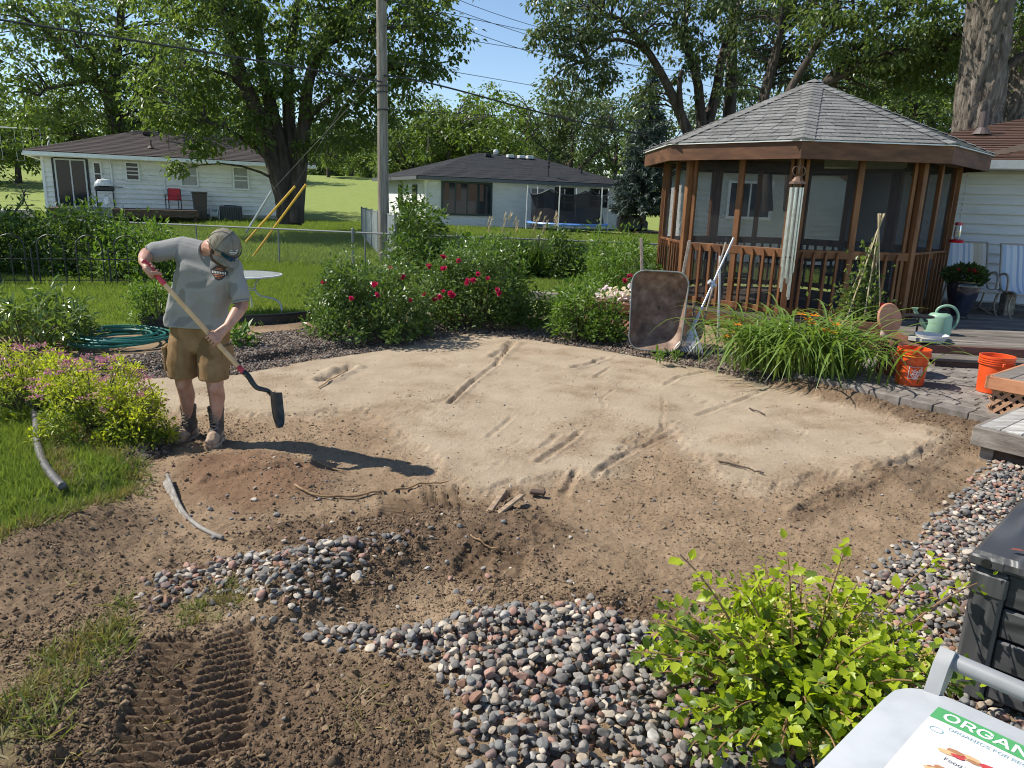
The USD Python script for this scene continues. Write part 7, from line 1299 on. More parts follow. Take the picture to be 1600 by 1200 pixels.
# day lilies: each blade a part
DLc = np.array([3.05, 7.92, .11]); DLd = np.array([.82, -.57, 0]); DLn = np.array([.57, .82, 0]); rng = np.random.default_rng(161)
DL = thing('day_lily', 'large clump of arching day lilies with orange flowers before the gazebo', 'plant', DLc)
def blade_mesh(p0, d, L, w, rise, sag):
    t = np.linspace(0, 1, 9); s = np.array([-d[1], d[0], 0]); out = d[None] * (L * (.12 * t + .50 * t ** 1.9))[:, None] + np.array([0, 0, 1.0]) * (L * (rise * t - sag * t ** 2.6))[:, None]; C = p0 + out
    ww = w * np.minimum(1, 3.5 * (1 - t)) * (.7 + .3 * np.minimum(1, t * 5)); up = np.array([0, 0, 1.0]); q = np.stack([C - s * ww[:, None] / 2 + up * (ww * .22)[:, None], C, C + s * ww[:, None] / 2 + up * (ww * .22)[:, None]], 1); return q
bl = []
for k in range(640):
    u, v_ = rng.normal(0, .33), rng.normal(0, .16); p0 = DLd * u + DLn * v_; a = rng.uniform(0, 2 * np.pi); d = np.array([math.cos(a), math.sin(a), 0]) + .9 * (DLd * u / .45 + DLn * v_ / .25) * .6; d = unit(d)
    L = rng.uniform(.75, 1.25); bl.append((p0, d, L, rng.uniform(.018, .028), rng.uniform(.85, 1.2), rng.uniform(.45, 1.0)))
bl.sort(key=lambda b: (b[0] + b[1] * .4)[1]); rest = MB()
for k, b in enumerate(bl):
    q = blade_mesh(*b); q[..., 2] = np.maximum(q[..., 2], .01)
    if k < 296: part(DL, 'blade', MB().sheet(q), L_LILY, smooth=True)
    else: rest.add(*MB().sheet(q).mesh())
part(DL, 'blade_rest', rest, L_LILY, kind='stuff')
for c in ((3.026, 7.55, 0.752), (3.225, 7.55, 0.651), (3.294, 7.55, 0.627), (2.954, 7.55, 0.803), (3.071, 7.55, 0.713), (3.174, 7.55, 0.636), (2.476, 8.1, 0.589), (2.436, 8.1, 0.501), (2.355, 8.1, 0.455), (3.087, 7.55, 0.794), (3.323, 7.55, 0.708)):
    c = np.array(c) - DLc; part(DL, 'flower', leaf_cloud(np.repeat(c[None], 6, 0), np.stack([np.cos(np.arange(6) * 1.047), np.sin(np.arange(6) * 1.047) * .8 - .4, np.full(6, .55)], 1), np.tile([0, 0, 1.0], (6, 1)), .062, aspect=.38, shape=6, droop=.35), FLW_ORANGE); part(DL, 'scape', MB().tube(spline([c * [.75, .75, 0], c * [.9, .9, .6], c], 6), .005, 5), STEM)

# ---------------- foreground shrub: each leaf of the outer shell a part ----------------
NBc = np.array([1.02, 2.22, .02]); rng = np.random.default_rng(171)
NB_ = thing('ninebark_shrub', 'bright yellow green shrub in the river rock at the lower right', 'shrub', NBc)
def lobed_leaf(p, d, n, L, curl):
    """A three lobed leaf of 12 triangles, creased along its midrib."""
    d = unit(d); s = unit(np.cross(d, n)); u = np.cross(s, d)
    o = [(0, .0), (.20, .20), (.42, .40), (.50, .30), (.72, .26), (1.0, 0)]
    mid = np.array([p + d * L * x - u * L * curl * x * x for x in (0, .2, .42, .5, .72, 1.0)]); V = list(mid)
    for sg in (1, -1): V += [p + d * L * x + s * sg * L * y + u * L * (y * .32 - curl * x * x) for x, y in o[1:5]]
    f = []
    for k, base in enumerate((6, 10)):
        r = [0] + list(range(base, base + 4)) + [5]; m = [0, 1, 2, 3, 4, 5]
        for i in range(5):
            for tri in ((m[i], r[i], r[i + 1]), (m[i], r[i + 1], m[i + 1])):
                if len(set(tri)) == 3: f.append(tri if k else tri[::-1])
    return np.array(V), np.array(f)
lv = []; sm_ = MB(); tipsN = []
for k in range(120):
    a = rng.uniform(0, 2 * np.pi); rr = rng.uniform(.15, 1.0) ** .6; hh = .58 * math.sqrt(max(.10, 1 - .85 * rr ** 2)) * rng.uniform(.72, 1.1); t = np.array([.60 * rr * math.cos(a), .50 * rr * math.sin(a), hh])
    if k == 0: t = np.array([-.46, -.05, .74])
    if k == 1: t = np.array([-.06, .08, .68])
    if k == 2: t = np.array([.15, .12, .70])
    if k == 3: t = np.array([.62, .36, .55])
    if k == 4: t = np.array([.74, .28, .50])
    b = t * [.12, .12, 0]; sp = spline([b, b * .4 + t * .6 + [0, 0, .10], t], 18); sm_.tube(sp, np.linspace(.007, .0022, 18), 5, cap=False); tipsN.append(t)
    for i in range(4, 18):
        for sgn in (1, -1):
            if rng.uniform() < .88:
                dd = unit(sp[i] - sp[i - 1]); side_ = unit(np.cross(dd, rand_dirs(rng, 1)[0])); d = side_ + dd * .55 + [0, 0, .05]; p = sp[i] + side_ * .012
                if rng.uniform() < .75:
                    q_ = rand_dirs(rng, 1)[0] * rng.uniform(.02, .07); lv.append((p + q_, unit(q_) + dd * .4 + rand_dirs(rng, 1)[0] * .5, np.array([0, 0, 1.0]) + .6 * rand_dirs(rng, 1)[0], .042 * rng.uniform(.5, 1.2), rng.uniform(-.05, .3)))
                lv.append((p, d, np.array([0, 0, 1.0]) + .55 * rand_dirs(rng, 1)[0], .048 * rng.uniform(.5, 1.25) * (.75 if i == 17 else 1), rng.uniform(-.05, .30)))
part(NB_, 'stems', sm_, STEM_R)
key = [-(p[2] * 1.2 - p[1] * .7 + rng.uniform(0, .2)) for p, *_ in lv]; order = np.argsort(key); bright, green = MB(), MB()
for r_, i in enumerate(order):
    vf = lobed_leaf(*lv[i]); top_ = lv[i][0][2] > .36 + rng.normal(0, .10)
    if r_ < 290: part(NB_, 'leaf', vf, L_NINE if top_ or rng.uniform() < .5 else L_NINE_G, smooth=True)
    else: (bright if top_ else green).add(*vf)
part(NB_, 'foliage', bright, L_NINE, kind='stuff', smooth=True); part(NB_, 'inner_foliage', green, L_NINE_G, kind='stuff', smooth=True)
SEED = leaf_mat('tan_seed_head', [(.38, .28, .09), (.52, .40, .14), (.60, .48, .22)], transl=.2, tcol=[(.6, .45, .15)] * 3)
for k in range(26):
    a = rng.uniform(0, 2 * np.pi); rr = rng.uniform(.1, .95); c = np.array([.52 * rr * math.cos(a), .40 * rr * math.sin(a), .62 * math.sqrt(1 - .8 * rr ** 2) + rng.uniform(-.12, .03)]); m = 40; off = rand_dirs(rng, m) * .022
    part(NB_, 'seed_head', leaf_cloud(c + off, off, rand_dirs(rng, m), .010 * rng.uniform(.7, 1.4, m), aspect=.9), SEED)

# ---------------- the man with the shovel ----------------
SKIN = ramp_mat('skin', [(.27, .135, .088), (.37, .195, .135), (.44, .245, .175)], scale=11, rough=.5, bump=.08, bscale=120, spec=.35)
SHIRT = ramp_mat('grey_cotton', [(.218, .217, .208), (.230, .229, .220), (.242, .240, .231)], scale=6, rough=.92, bump=.22, bscale=16, dist=.010, spec=.15)
SHORTS = ramp_mat('brown_canvas', [(.165, .095, .038), (.205, .124, .056), (.245, .155, .076)], scale=9, rough=.88, bump=.35, bscale=26, dist=.010, spec=.2)
BOOT = ramp_mat('dark_boot_leather', [(.030, .022, .018), (.06, .045, .036), (.10, .08, .065)], scale=16, rough=.75, bump=.3, bscale=50)
BOOT_TAN = ramp_mat('dusty_tan_leather', [(.19, .125, .08), (.30, .21, .145), (.40, .31, .23)], scale=16, rough=.85, bump=.3, bscale=50)
HAIR = plain('dark_brown_beard', (.05, .026, .015), rough=.8)
CAPM = ramp_mat('taupe_cap', [(.13, .115, .09), (.17, .15, .12), (.20, .18, .145)], scale=18, rough=.9, bump=.2, bscale=120)
CAMO = ramp_mat('camouflage_cap', [(.07, .06, .04), (.16, .14, .10), (.20, .185, .15), (.09, .075, .055)], scale=22, rough=.9, detail=2)
def v3(*p): return np.array(p[0] if len(p) == 1 else p, float)
def sph(c, r, seg=14): return m3.Manifold.sphere(r, seg).translate([float(x) for x in c])
def hullc(*cr): return m3.Manifold.batch_hull([sph(c, r) for c, r in cr])
def chain(pts): return [hullc(a, b) for a, b in zip(pts[:-1], pts[1:])]
def fuse(parts, edge=.012, iters=14, wr=0.0, seed=1, ws=14):
    m = m3.Manifold.batch_boolean(parts, m3.OpType.Add).refine_to_length(edge).to_mesh(); t = trimesh.Trimesh(m.vert_properties[:, :3], m.tri_verts, process=True)
    trimesh.smoothing.filter_taubin(t, lamb=.5, nu=.52, iterations=iters)
    if wr: 
        d = (1 - 2 * np.abs(meshkit.fbm(t.vertices * [ws, ws, ws * .55] + [t.vertices[:, [2]] * 3 * [1, 0, 0]][0], 3, seed) - .5)) - .7; t.vertices = t.vertices + t.vertex_normals * (d * wr)[:, None]
    return t
MAN = thing('person', 'man in grey T-shirt, brown shorts and cap, bowed over a long handled shovel', 'person', (-2.29, 5.28, 0.0))
Rsh, Lsh = v3((-2.341, 5.22, 1.459)), v3((-1.972, 5.14, 1.348)); Rel, Lel = v3((-2.573, 5.17, 1.406)), v3((-1.901, 5.1, 1.08)); Rwr, Lwr = v3((-2.499, 4.97, 1.371)), v3((-1.942, 4.93, 0.962))
NK, NB = v3((-2.097, 5.13, 1.472)), v3((-2.165, 5.19, 1.422)); HC = v3((-1.979, 5.03, 1.473))
PEL = v3((-2.312, 5.3, 0.836)); Rhip, Lhip = v3((-2.423, 5.3, 0.785)), v3((-2.19, 5.27, 0.789)); Rkn, Lkn = v3((-2.43, 5.27, 0.463)), v3((-2.173, 5.21, 0.467)); Ran, Lan = v3((-2.463, 5.37, 0.15)), v3((-2.212, 5.28, 0.16))
CHR, CHL = v3((-2.272, 5.2, 1.311)), v3((-2.045, 5.14, 1.253)); WR_, WL_ = v3((-2.404, 5.29, 0.985)), v3((-2.154, 5.26, 0.989))
# shovel line first, so that the hands can close on it
S0, S1 = v3((-2.454, 4.92, 1.36)), v3((-1.796, 4.86, 0.622)); sa = unit(S1 - S0)
fF = unit([.56, -.45, -.70]); fU = unit(np.array([.40, -.34, .85]) - fF * (np.array([.40, -.34, .85]) @ fF)); fS = np.cross(fF, fU); HM = np.stack([fS, fF, fU], 1)   # columns: his right-hand side, forward, up
def hd_(x, y, z): return HC + HM @ np.array([x, y, z])
body = []
body += chain([(NB, .075), (NK, .062), (hd_(0, -.02, -.04), .062)])
body += [hullc((hd_(0, -.02, .035), .086), (hd_(0, .015, .03), .078)), hullc((hd_(0, .01, .0), .074), (hd_(0, .055, -.075), .036), (hd_(.035, .02, -.06), .035), (hd_(-.035, .02, -.06), .035)), hullc((hd_(0, .085, .01), .010), (hd_(0, .108, -.018), .014)), hullc((hd_(.012, .09, -.02), .012), (hd_(-.012, .09, -.02), .012)), hullc((hd_(.02, .085, -.048), .008), (hd_(-.02, .085, -.048), .008)), hullc((hd_(.03, .075, .03), .014), (hd_(-.03, .075, .03), .014))]
for s in (-1, 1): body += [hullc((hd_(.078 * s, -.01, .015), .016), (hd_(.090 * s, -.022, .025), .014), (hd_(.082 * s, -.008, -.02), .010))]
body += [hullc((Rsh, .055), (Lsh, .055), (CHR, .08), (CHL, .08), (NB, .07)), hullc((CHR, .075), (CHL, .075), (WR_, .066), (WL_, .066)), hullc((WR_, .066), (WL_, .066), (Rhip, .072), (Lhip, .072))]
body += chain([(Rsh, .056), (Rsh * .5 + Rel * .5, .052), (Rel, .043)]) + chain([(Rel, .044), (Rel * .6 + Rwr * .4, .045), (Rwr, .030)])
body += chain([(Lsh, .056), (Lsh * .5 + Lel * .5, .052), (Lel, .043)]) + chain([(Lel, .043), (Lel * .65 + Lwr * .35, .046), (Lwr, .029)])
for hp, kn, an in ((Rhip, Rkn, Ran), (Lhip, Lkn, Lan)):
    cf = kn * .66 + an * .34 + [0, .03, 0]; body += chain([(hp, .085), (kn * .5 + hp * .5, .075), (kn, .058), (cf, .058), (an * .8 + kn * .2 + [0, .008, 0], .040), (an, .039)])
def grip(wr, c, axis, palm_n, thumb, s=1.0):
    """Fist round a handle: palm on the palm_n side, four fingers curled over, thumb leaving the palm's edge and closing from the other way."""
    axis = unit(axis); n = unit(palm_n - axis * (palm_n @ axis)); b = np.cross(axis, n); R = .0175; out = []
    def at(deg, al, r): a = math.radians(deg); return c + axis * al + (n * math.cos(a) + b * math.sin(a)) * r
    out.append(hullc((at(0, -.036, R + .014), .013), (at(0, .036, R + .014), .013), (at(-52, -.030, R + .018), .013), (at(-52, .028, R + .018), .014), (at(28, -.034, R + .012), .0105), (at(28, .034, R + .012), .0105)))
    out.append(hullc((at(-45, -.022, R + .02), .016), (at(-45, .022, R + .02), .016), (wr, .028)))
    for k, (al, fl, fr) in enumerate(((-.033, 205, .0086), (-.0115, 228, .0092), (.0105, 222, .0090), (.032, 190, .0078))):
        angs = (20, 20 + fl * .38, 20 + fl * .72, 20 + fl); rr = (R + .013, R + .011, R + .0095, R + .0085)
        out += chain([(at(a, al + .002 * i * (1 if k > 1 else -1), r), fr * q) for i, (a, r, q) in enumerate(zip(angs, rr, (1.12, 1.05, .98, .85)))])
    t = thumb; out += chain([(at(-55, t * .020, R + .022), .014), (at(-95, t * .040, R + .014), .0115), (at(-140, t * .050, R + .010), .0105), (at(-180, t * .050, R + .009), .0088)])
    return out
hands = grip(Rwr, S0 + sa * .055, sa, v3(-.75, -.05, .65), 1) + grip(Lwr, S0 + sa * np.dot(v3((-1.995, 4.88, 0.903)) - S0, sa), sa, v3(.35, -.72, .55), -1)
bm = fuse(body, .012, 10); hm = fuse(hands, .0042, 4)
bt = m3.Manifold(m3.Mesh(np.asarray(bm.vertices, np.float32), np.asarray(bm.faces, np.uint32)))
ht = m3.Manifold(m3.Mesh(np.asarray(hm.vertices, np.float32), np.asarray(hm.faces, np.uint32)))
bj = (bt + ht).to_mesh(); part(MAN, 'body', (bj.vert_properties[:, :3], bj.tri_verts), SKIN, smooth=True, world=True)
# shirt
Rcuff, Lcuff = Rsh * .30 + Rel * .70, Lsh * .28 + Lel * .72
HR, HL = v3((-2.429, 5.3, 0.898)), v3((-2.151, 5.26, 0.905))
shp = [hullc((Rsh, .074), (Lsh, .072), (NB, .080), (CHR + [0, .01, 0], .108), (CHL + [0, .01, 0], .098)), hullc((CHR, .110), (CHL, .098), (WR_ + [0, -.01, .02], .106), (WL_ + [0, -.01, .02], .101)), hullc((WR_, .107), (WL_, .104), (HR, .114), (HL, .111)),
       hullc((Rsh, .077), (Rsh * .6 + Rel * .4, .076)), hullc((Rsh * .6 + Rel * .4, .076), (Rcuff, .074)), hullc((Lsh, .071), (Lsh * .6 + Lel * .4, .067)), hullc((Lsh * .6 + Lel * .4, .067), (Lcuff, .066))]
sm = m3.Manifold.batch_boolean(shp, m3.OpType.Add)
def cut(m, p, d): d = unit(d); return m.trim_by_plane([float(x) for x in d], float(np.dot(d, p)))
zhem = float((-2.283, 5.25, 0.869)[2])
sm = sm.trim_by_plane([0.02, 0.10, 1.0], .10 * 5.28 - .02 * 2.3 + zhem)
smv = sm.refine_to_length(.013).to_mesh(); st = trimesh.Trimesh(smv.vert_properties[:, :3], smv.tri_verts, process=True); trimesh.smoothing.filter_taubin(st, lamb=.5, nu=.52, iterations=16)
v = st.vertices
# drape: folds running down from the chest towards the hem and across the waist
zc = (v[:, 2] - zhem) / (NB[2] - zhem); wob = meshkit.fbm(v * 3.5, 2, 5); amp = meshkit.fbm(v * [4, 4, 3] + 9, 2, 6)
f1 = np.sin(v[:, 0] * 34 + v[:, 1] * 18 + v[:, 2] * 7 + 7 * wob); f2 = np.sin(v[:, 0] * 24 - v[:, 2] * 30 + v[:, 1] * 9 + 9 * wob); f3 = np.sin(v[:, 0] * 16 + v[:, 2] * 38 + 8 * wob)
disp = .0085 * f1 * np.clip(1.25 - zc, .25, 1) * amp * 1.6 + .007 * f2 * amp + .006 * f3 * np.clip(1 - amp, 0, 1)
st.vertices = v + st.vertex_normals * (disp * sstep(0.0, .10, zc))[:, None]
part(MAN, 'shirt', st, SHIRT, smooth=True, world=True)
# neck ribbing
nd = unit(HC - NB); a_ = unit(np.cross(nd, [0, 1, 0])); b_ = np.cross(nd, a_); nc = NB + nd * .055
part(f'{MAN}/shirt', 'collar', MB().tube([nc + a_ * .079 * math.cos(t) + b_ * .079 * math.sin(t) for t in np.linspace(0, 2 * np.pi, 33)], .009, 8, cap=False), SHIRT, smooth=True, world=True)
for cf_, el_, r_ in ((Rcuff, Rel, .074), (Lcuff, Lel, .074)):
    d = unit(el_ - cf_); a_ = unit(np.cross(d, [0, 1, .2])); b_ = np.cross(d, a_); c_ = cf_ + d * .052; part(f'{MAN}/shirt', 'sleeve_hem', MB().tube([c_ + a_ * .055 * math.cos(t) + b_ * .055 * math.sin(t) for t in np.linspace(0, 2 * np.pi, 29)], .007, 6, cap=False), SHIRT, smooth=True, world=True)
from scipy.interpolate import LinearNDInterpolator
fr = st.vertex_normals[:, 1] < -.15; _ys = LinearNDInterpolator(st.vertices[fr][:, [0, 2]], st.vertices[fr][:, 1])
def on_shirt(x, z, lift): y = _ys(x, z); y = np.where(np.isnan(y), np.nanmean(y), y); return np.stack([x, y - lift, z], -1)
LC = v3((-2.03, 5.0, 1.303))
def badge(scale, lift):
    out = np.array([(0, .050), (.022, .046), (.040, .030), (.062, .016), (.058, -.004), (.040, -.018), (.022, -.040), (0, -.050), (-.022, -.040), (-.040, -.018), (-.058, -.004), (-.062, .016), (-.040, .030), (-.022, .046)]) * scale
    pts = np.vstack([[0, 0]] + [out * k for k in (.33, .66, 1)]); n = 14; f = [[0, 1 + i, 1 + (i + 1) % n] for i in range(n)] + [x for r in range(2) for i in range(n) for x in ([1 + r * n + i, 1 + (r + 1) * n + i, 1 + (r + 1) * n + (i + 1) % n], [1 + r * n + i, 1 + (r + 1) * n + (i + 1) % n, 1 + r * n + (i + 1) % n])]
    return on_shirt(LC[0] + pts[:, 0], LC[2] + pts[:, 1] - pts[:, 0] * .12, lift), np.array(f)
lg = part(f'{MAN}/shirt', 'chest_badge', badge(1.0, .004), plain('badge_black', (.02, .016, .014), rough=.6), world=True)
def bar(x0, x1, z0, z1, lift=.0055): 
    X, Z = np.meshgrid(np.linspace(x0, x1, 6), np.linspace(z0, z1, 2)); return MB().sheet(on_shirt(LC[0] + X, LC[2] + Z - X * .12, lift))
BO = plain('badge_orange', (.45, .13, .04), rough=.6); BW = plain('badge_white', (.5, .48, .45), rough=.6); _b = MB()
for x in np.linspace(-.046, .040, 9): _b.add(*bar(x, x + .0065, -.004, .010).mesh())
lettering_badge = usdkit.mesh(stage, numbered(f'{MAN}/shirt', 'badge_letters'), (_b.mesh()[0] - LOC[MAN][0], _b.mesh()[1]), BW)
for x0, x1, z0 in ((-.030, .030, .020), (-.018, .018, .030), (-.035, .035, -.014), (-.022, .022, -.024), (-.012, .012, -.034)): part(f'{MAN}/shirt', 'badge_stripe', bar(x0, x1, z0, z0 + .0045), BO, world=True)
# shorts
Rhem, Lhem = Rhip * .12 + Rkn * .88 + [0, 0, .0], Lhip * .12 + Lkn * .88
shp = [hullc((WR_ - [0, -.01, .07], .094), (WL_ - [0, -.01, .07], .092), (Rhip + [0, .02, -.02], .106), (Lhip + [0, .02, -.02], .104)), hullc((Rhip - [0, 0, .02], .106), (Rhip * .5 + Rkn * .5, .112)), hullc((Rhip * .5 + Rkn * .5, .112), (Rhem - [0, 0, .06], .106)), hullc((Lhip - [0, 0, .02], .104), (Lhip * .5 + Lkn * .5, .110)), hullc((Lhip * .5 + Lkn * .5, .110), (Lhem - [0, 0, .06], .104))]
sm = m3.Manifold.batch_boolean(shp, m3.OpType.Add); zsh = float((-2.311, 5.2, 0.513)[2]); sm = sm.trim_by_plane([0, 0.0, 1.0], zsh)
smv = sm.refine_to_length(.014).to_mesh(); t_ = trimesh.Trimesh(smv.vert_properties[:, :3], smv.tri_verts, process=True); trimesh.smoothing.filter_taubin(t_, lamb=.5, nu=.52, iterations=10)
v = t_.vertices; fold = (1 - 2 * np.abs(meshkit.fbm(v * [7, 7, 5] + np.stack([v[:, 2] * 2, 0 * v[:, 0], v[:, 0] * 4], 1), 3, 8) - .5)) - .72; t_.vertices = v + t_.vertex_normals * (fold * .026)[:, None]
part(MAN, 'shorts', t_, SHORTS, smooth=True, world=True)
pk = v3((-2.553, 5.3, 0.636)); _b = MB().box(pk, (.03, .14, .17), rotz(.25), ch=.010); part(f'{MAN}/shorts', 'cargo_pocket', _b, SHORTS, world=True); part(f'{MAN}/shorts', 'pocket_flap', MB().box(pk + [-.004, 0, .075], (.034, .15, .05), rotz(.25), ch=.008), SHORTS, world=True)
pk = v3((-2.081, 5.25, 0.687)); part(f'{MAN}/shorts', 'cargo_pocket', MB().box(pk, (.028, .13, .16), rotz(-.25), ch=.010), SHORTS, world=True)
# boots
def boot(an, toe_dir, side_):
    td = unit([*toe_dir, 0]); sd = np.array([-td[1], td[0], 0]); g0 = np.array([an[0], an[1], 0.0]); gz = float(H(an[0] + td[0] * .08, an[1] + td[1] * .08)); g0[2] = gz
    P_ = lambda f, s, z: g0 + td * f + sd * s + [0, 0, z]
    up = fuse([hullc((P_(-.05, 0, .06), .036), (P_(-.045, 0, .12), .044), (P_(.02, 0, .11), .045)), hullc((P_(-.012, 0, .12), .050), (P_(-.012, 0, .235), .056)), hullc((P_(0, 0, .09), .046), (P_(.10, 0, .058), .042))], .010, 8)
    part(MAN, 'boot', up, BOOT, smooth=True, world=True); bp = f'{MAN}/boot' + ('' if side_ == 0 else '_001')
    part(bp, 'toe_leather', fuse([hullc((P_(.07, 0, .055), .044), (P_(.145, .012, .042), .033), (P_(.15, -.014, .042), .032), (P_(.10, 0, .06), .046)), hullc((P_(-.055, 0, .05), .040), (P_(-.03, 0, .05), .043))], .010, 6), BOOT_TAN, smooth=True, world=True)
    sole = [tuple((g0 + td * f + sd * s)[:2]) for f, s in ((-.098, -.02), (-.10, .02), (-.06, .042), (.02, .040), (.10, .052), (.16, .040), (.19, .0), (.17, -.04), (.10, -.050), (.02, -.038), (-.06, -.040))]
    part(bp, 'sole', MB().prism(sole, gz - .02, gz + .024), BOOT_TAN, world=True)
    _b = MB()
    for k in range(6):
        z = .10 + k * .024; f = .052 - k * .003 + (.012 if k < 2 else 0)
        _b.tube([P_(f, -.03, z), P_(f + .012, 0, z + .012), P_(f, .03, z + .022)], .0035, 5); _b.tube([P_(f, .03, z), P_(f + .012, 0, z + .012), P_(f, -.03, z + .022)], .0035, 5)
    part(bp, 'laces', _b, GREY_WOOD, world=True); part(bp, 'cuff', MB().lathe([(.050, .225), (.060, .232), (.060, .262), (.050, .268)], P_(-.012, 0, 0), 20), BOOT, smooth=True, world=True)
boot(Ran, (-.10, -1), 0); boot(Lan, (.12, -1), 1)
# beard, cap, sunglasses
part(MAN, 'beard', fuse([hullc((hd_(0, .062, -.082), .034), (hd_(.046, .018, -.062), .034), (hd_(-.046, .018, -.062), .034)), hullc((hd_(.064, .006, -.055), .020), (hd_(.074, -.002, .01), .014)), hullc((hd_(-.064, .006, -.055), .020), (hd_(-.074, -.002, .01), .014)), hullc((hd_(.028, .083, -.038), .009), (hd_(-.028, .083, -.038), .009)), hullc((hd_(0, .084, -.08), .020), (hd_(0, .075, -.095), .022))], .008, 4, wr=.006, ws=120), HAIR, smooth=True, world=True)
th = np.linspace(0, 2 * np.pi, 41); ph = np.linspace(0, 1, 14)
def dome(a0, a1, k):
    T_ = np.linspace(a0, a1, k); rows = []
    for p in ph:
        an = p * 1.62; rows.append([hd_(.100 * math.sin(an) * math.sin(t), -.004 + .112 * math.sin(an) * math.cos(t), .030 + .108 * math.cos(an)) for t in T_])
    return np.array(rows)
cap = part(MAN, 'cap', MB().sheet(dome(-1.15, 1.15, 20)), CAPM, smooth=True, world=True, label='taupe front panel of the camouflage cap')
part(cap, 'mesh_back', MB().sheet(dome(1.15, 2 * np.pi - 1.15, 30)), CAMO, smooth=True, world=True)
for t in (-1.15, 0, 1.15, 2.2, math.pi, -2.2): part(cap, 'seam', MB().tube([r[0] + (r[0] - HC) * .012 for r in dome(t, t + .01, 2)], .0022, 5), CAPM, world=True)
part(cap, 'button', MB().ball(hd_(0, -.004, .140), .009, 1), CAPM, world=True)
br = np.array([[hd_(x * (.098 - .012 * r), .100 * math.sqrt(max(0, 1 - (x * .93) ** 2)) * .92 + r * .078 * math.sqrt(max(0.02, 1 - (x * .97) ** 2)) + .004, .022 - .020 * r - .030 * x * x) for x in np.linspace(-1, 1, 21)] for r in np.linspace(0, 1, 6)])
part(cap, 'brim', MB().sheet(br).sheet((br - fU * .004)[:, ::-1]), CAPM, smooth=True, world=True)
_b = MB()
for x0, x1, z in ((-.03, .03, .075), (-.022, .026, .066), (-.03, -.012, .086), (.010, .024, .086)): _b.tube([hd_(x, .1135 * math.sqrt(max(0, 1 - ((z - .03) / .108) ** 2 - (x / .1) ** 2)) * .985 + .004, z) for x in np.linspace(x0, x1, 7)], .0035, 5)
part(cap, 'cap_emblem', _b, BW, world=True)
LENS = plain('blue_mirror_lens', (.02, .12, .30), rough=.06, metallic=.9, spec=1.0)
sg = thing('sunglasses', 'wraparound sunglasses with blue mirror lenses resting on the cap brim', 'sunglasses', tuple(hd_(0, .12, .03)))
for s in (-1, 1):
    q = np.array([[hd_(s * (.006 + .062 * u), .136 - .050 * u ** 2.2, .060 - w * (.040 - .016 * u) + .004 * math.sin(u * 3)) for u in np.linspace(0, 1, 9)] for w in np.linspace(0, 1, 5)]); part(sg, 'lens', MB().sheet(q).sheet((q - fF * .003)[:, ::-1]), LENS, smooth=True, world=True)
    part(sg, 'frame', MB().tube([hd_(s * (.0 + .068 * u), .138 - .050 * u ** 2.2, .062) for u in np.linspace(0, 1, 8)], .004, 6), BLACK, world=True); part(sg, 'temple', MB().tube([hd_(s * .068, .088, .058), hd_(s * .098, .05, .05), hd_(s * .108, -.04, .035)], .003, 6), BLACK, world=True)
# shovel
SV = thing('shovel', 'long wooden handled shovel with dark blade held in both hands of the man', 'shovel', tuple(S1))
part(SV, 'handle', MB().tube([S0 - sa * .02, S0 + sa * .2, S1 - sa * .02], [.0165, .0165, .0175], 14), WOOD_PALE, smooth=True, world=True)
REDP = plain('red_paint', (.42, .03, .05), rough=.5)
part(SV, 'grip_band', MB().tube([S0 - sa * .03, S0 + sa * .175], .0178, 14), REDP, smooth=True, world=True); part(SV, 'red_band', MB().tube([S1 - sa * .10, S1 - sa * .045], .0185, 14), REDP, smooth=True, world=True)
IRONB = ramp_mat('shovel_steel', [(.018, .019, .018), (.04, .042, .04), (.075, .075, .07)], scale=12, rough=.4, metallic=.5)
BT, BE = v3((-1.651, 4.88, 0.518)), v3((-1.605, 4.8, 0.291))
part(SV, 'socket', MB().tube(spline([S1 - sa * .05, S1 + sa * .03, v3((-1.739, 4.86, 0.552)), v3((-1.69, 4.87, 0.537)), BT + [0, 0, -.02]], 14), np.linspace(.0195, .0145, 14), 12), IRONB, smooth=True, world=True)
bd = unit(BE - BT); wv = unit(np.array([.02, 1.0, 0]) - bd * (np.array([.02, 1.0, 0]) @ bd)); bn = np.cross(bd, wv); L = np.linalg.norm(BE - BT); rows = []
for t in np.linspace(0, 1, 12):
    w = .100 * (1 if t < .55 else math.sqrt(max(.01, 1 - ((t - .55) / .46) ** 2))) * (1 if t > .04 else .92); rows.append([BT + bd * L * t * 1.02 + wv * w * u + bn * (.030 * u * u + .022 * (t - .5) ** 2) for u in np.linspace(-1, 1, 11)])
q = np.array(rows); part(SV, 'blade', MB().sheet(q).sheet((q + bn * .003)[:, ::-1]), IRONB, smooth=True, world=True)
part(SV, 'step', MB().tube([BT + wv * u for u in (-.098, 0, .098)], .006, 6), IRONB, world=True)

# ---------------- stones, gravel, clods, grass ----------------
def instancer(path, protos, idx, pos, scl, quat, label=None, cat=None, kind='stuff'):
    pi = UsdGeom.PointInstancer.Define(stage, path); rel = pi.CreatePrototypesRel()
    UsdGeom.Scope.Define(stage, path + '/protos') if False else None
    for name, m, mat, sm in protos:
        p = numbered(path, name); v, f = geo(m); usdkit.mesh(stage, p, (v, f), mat, smooth=sm); rel.AddTarget(p)
    pi.CreateProtoIndicesAttr(Vt.IntArray.FromNumpy(np.asarray(idx, np.int32))); pi.CreatePositionsAttr(Vt.Vec3fArray.FromNumpy(np.ascontiguousarray(pos, np.float32)))
    pi.CreateScalesAttr(Vt.Vec3fArray.FromNumpy(np.ascontiguousarray(scl, np.float32))); pi.CreateOrientationsAttr(Vt.QuathArray([Gf.Quath(float(q[3]), float(q[0]), float(q[1]), float(q[2])) for q in quat]))
    setdata(pi.GetPrim(), label, cat, kind=kind); return path
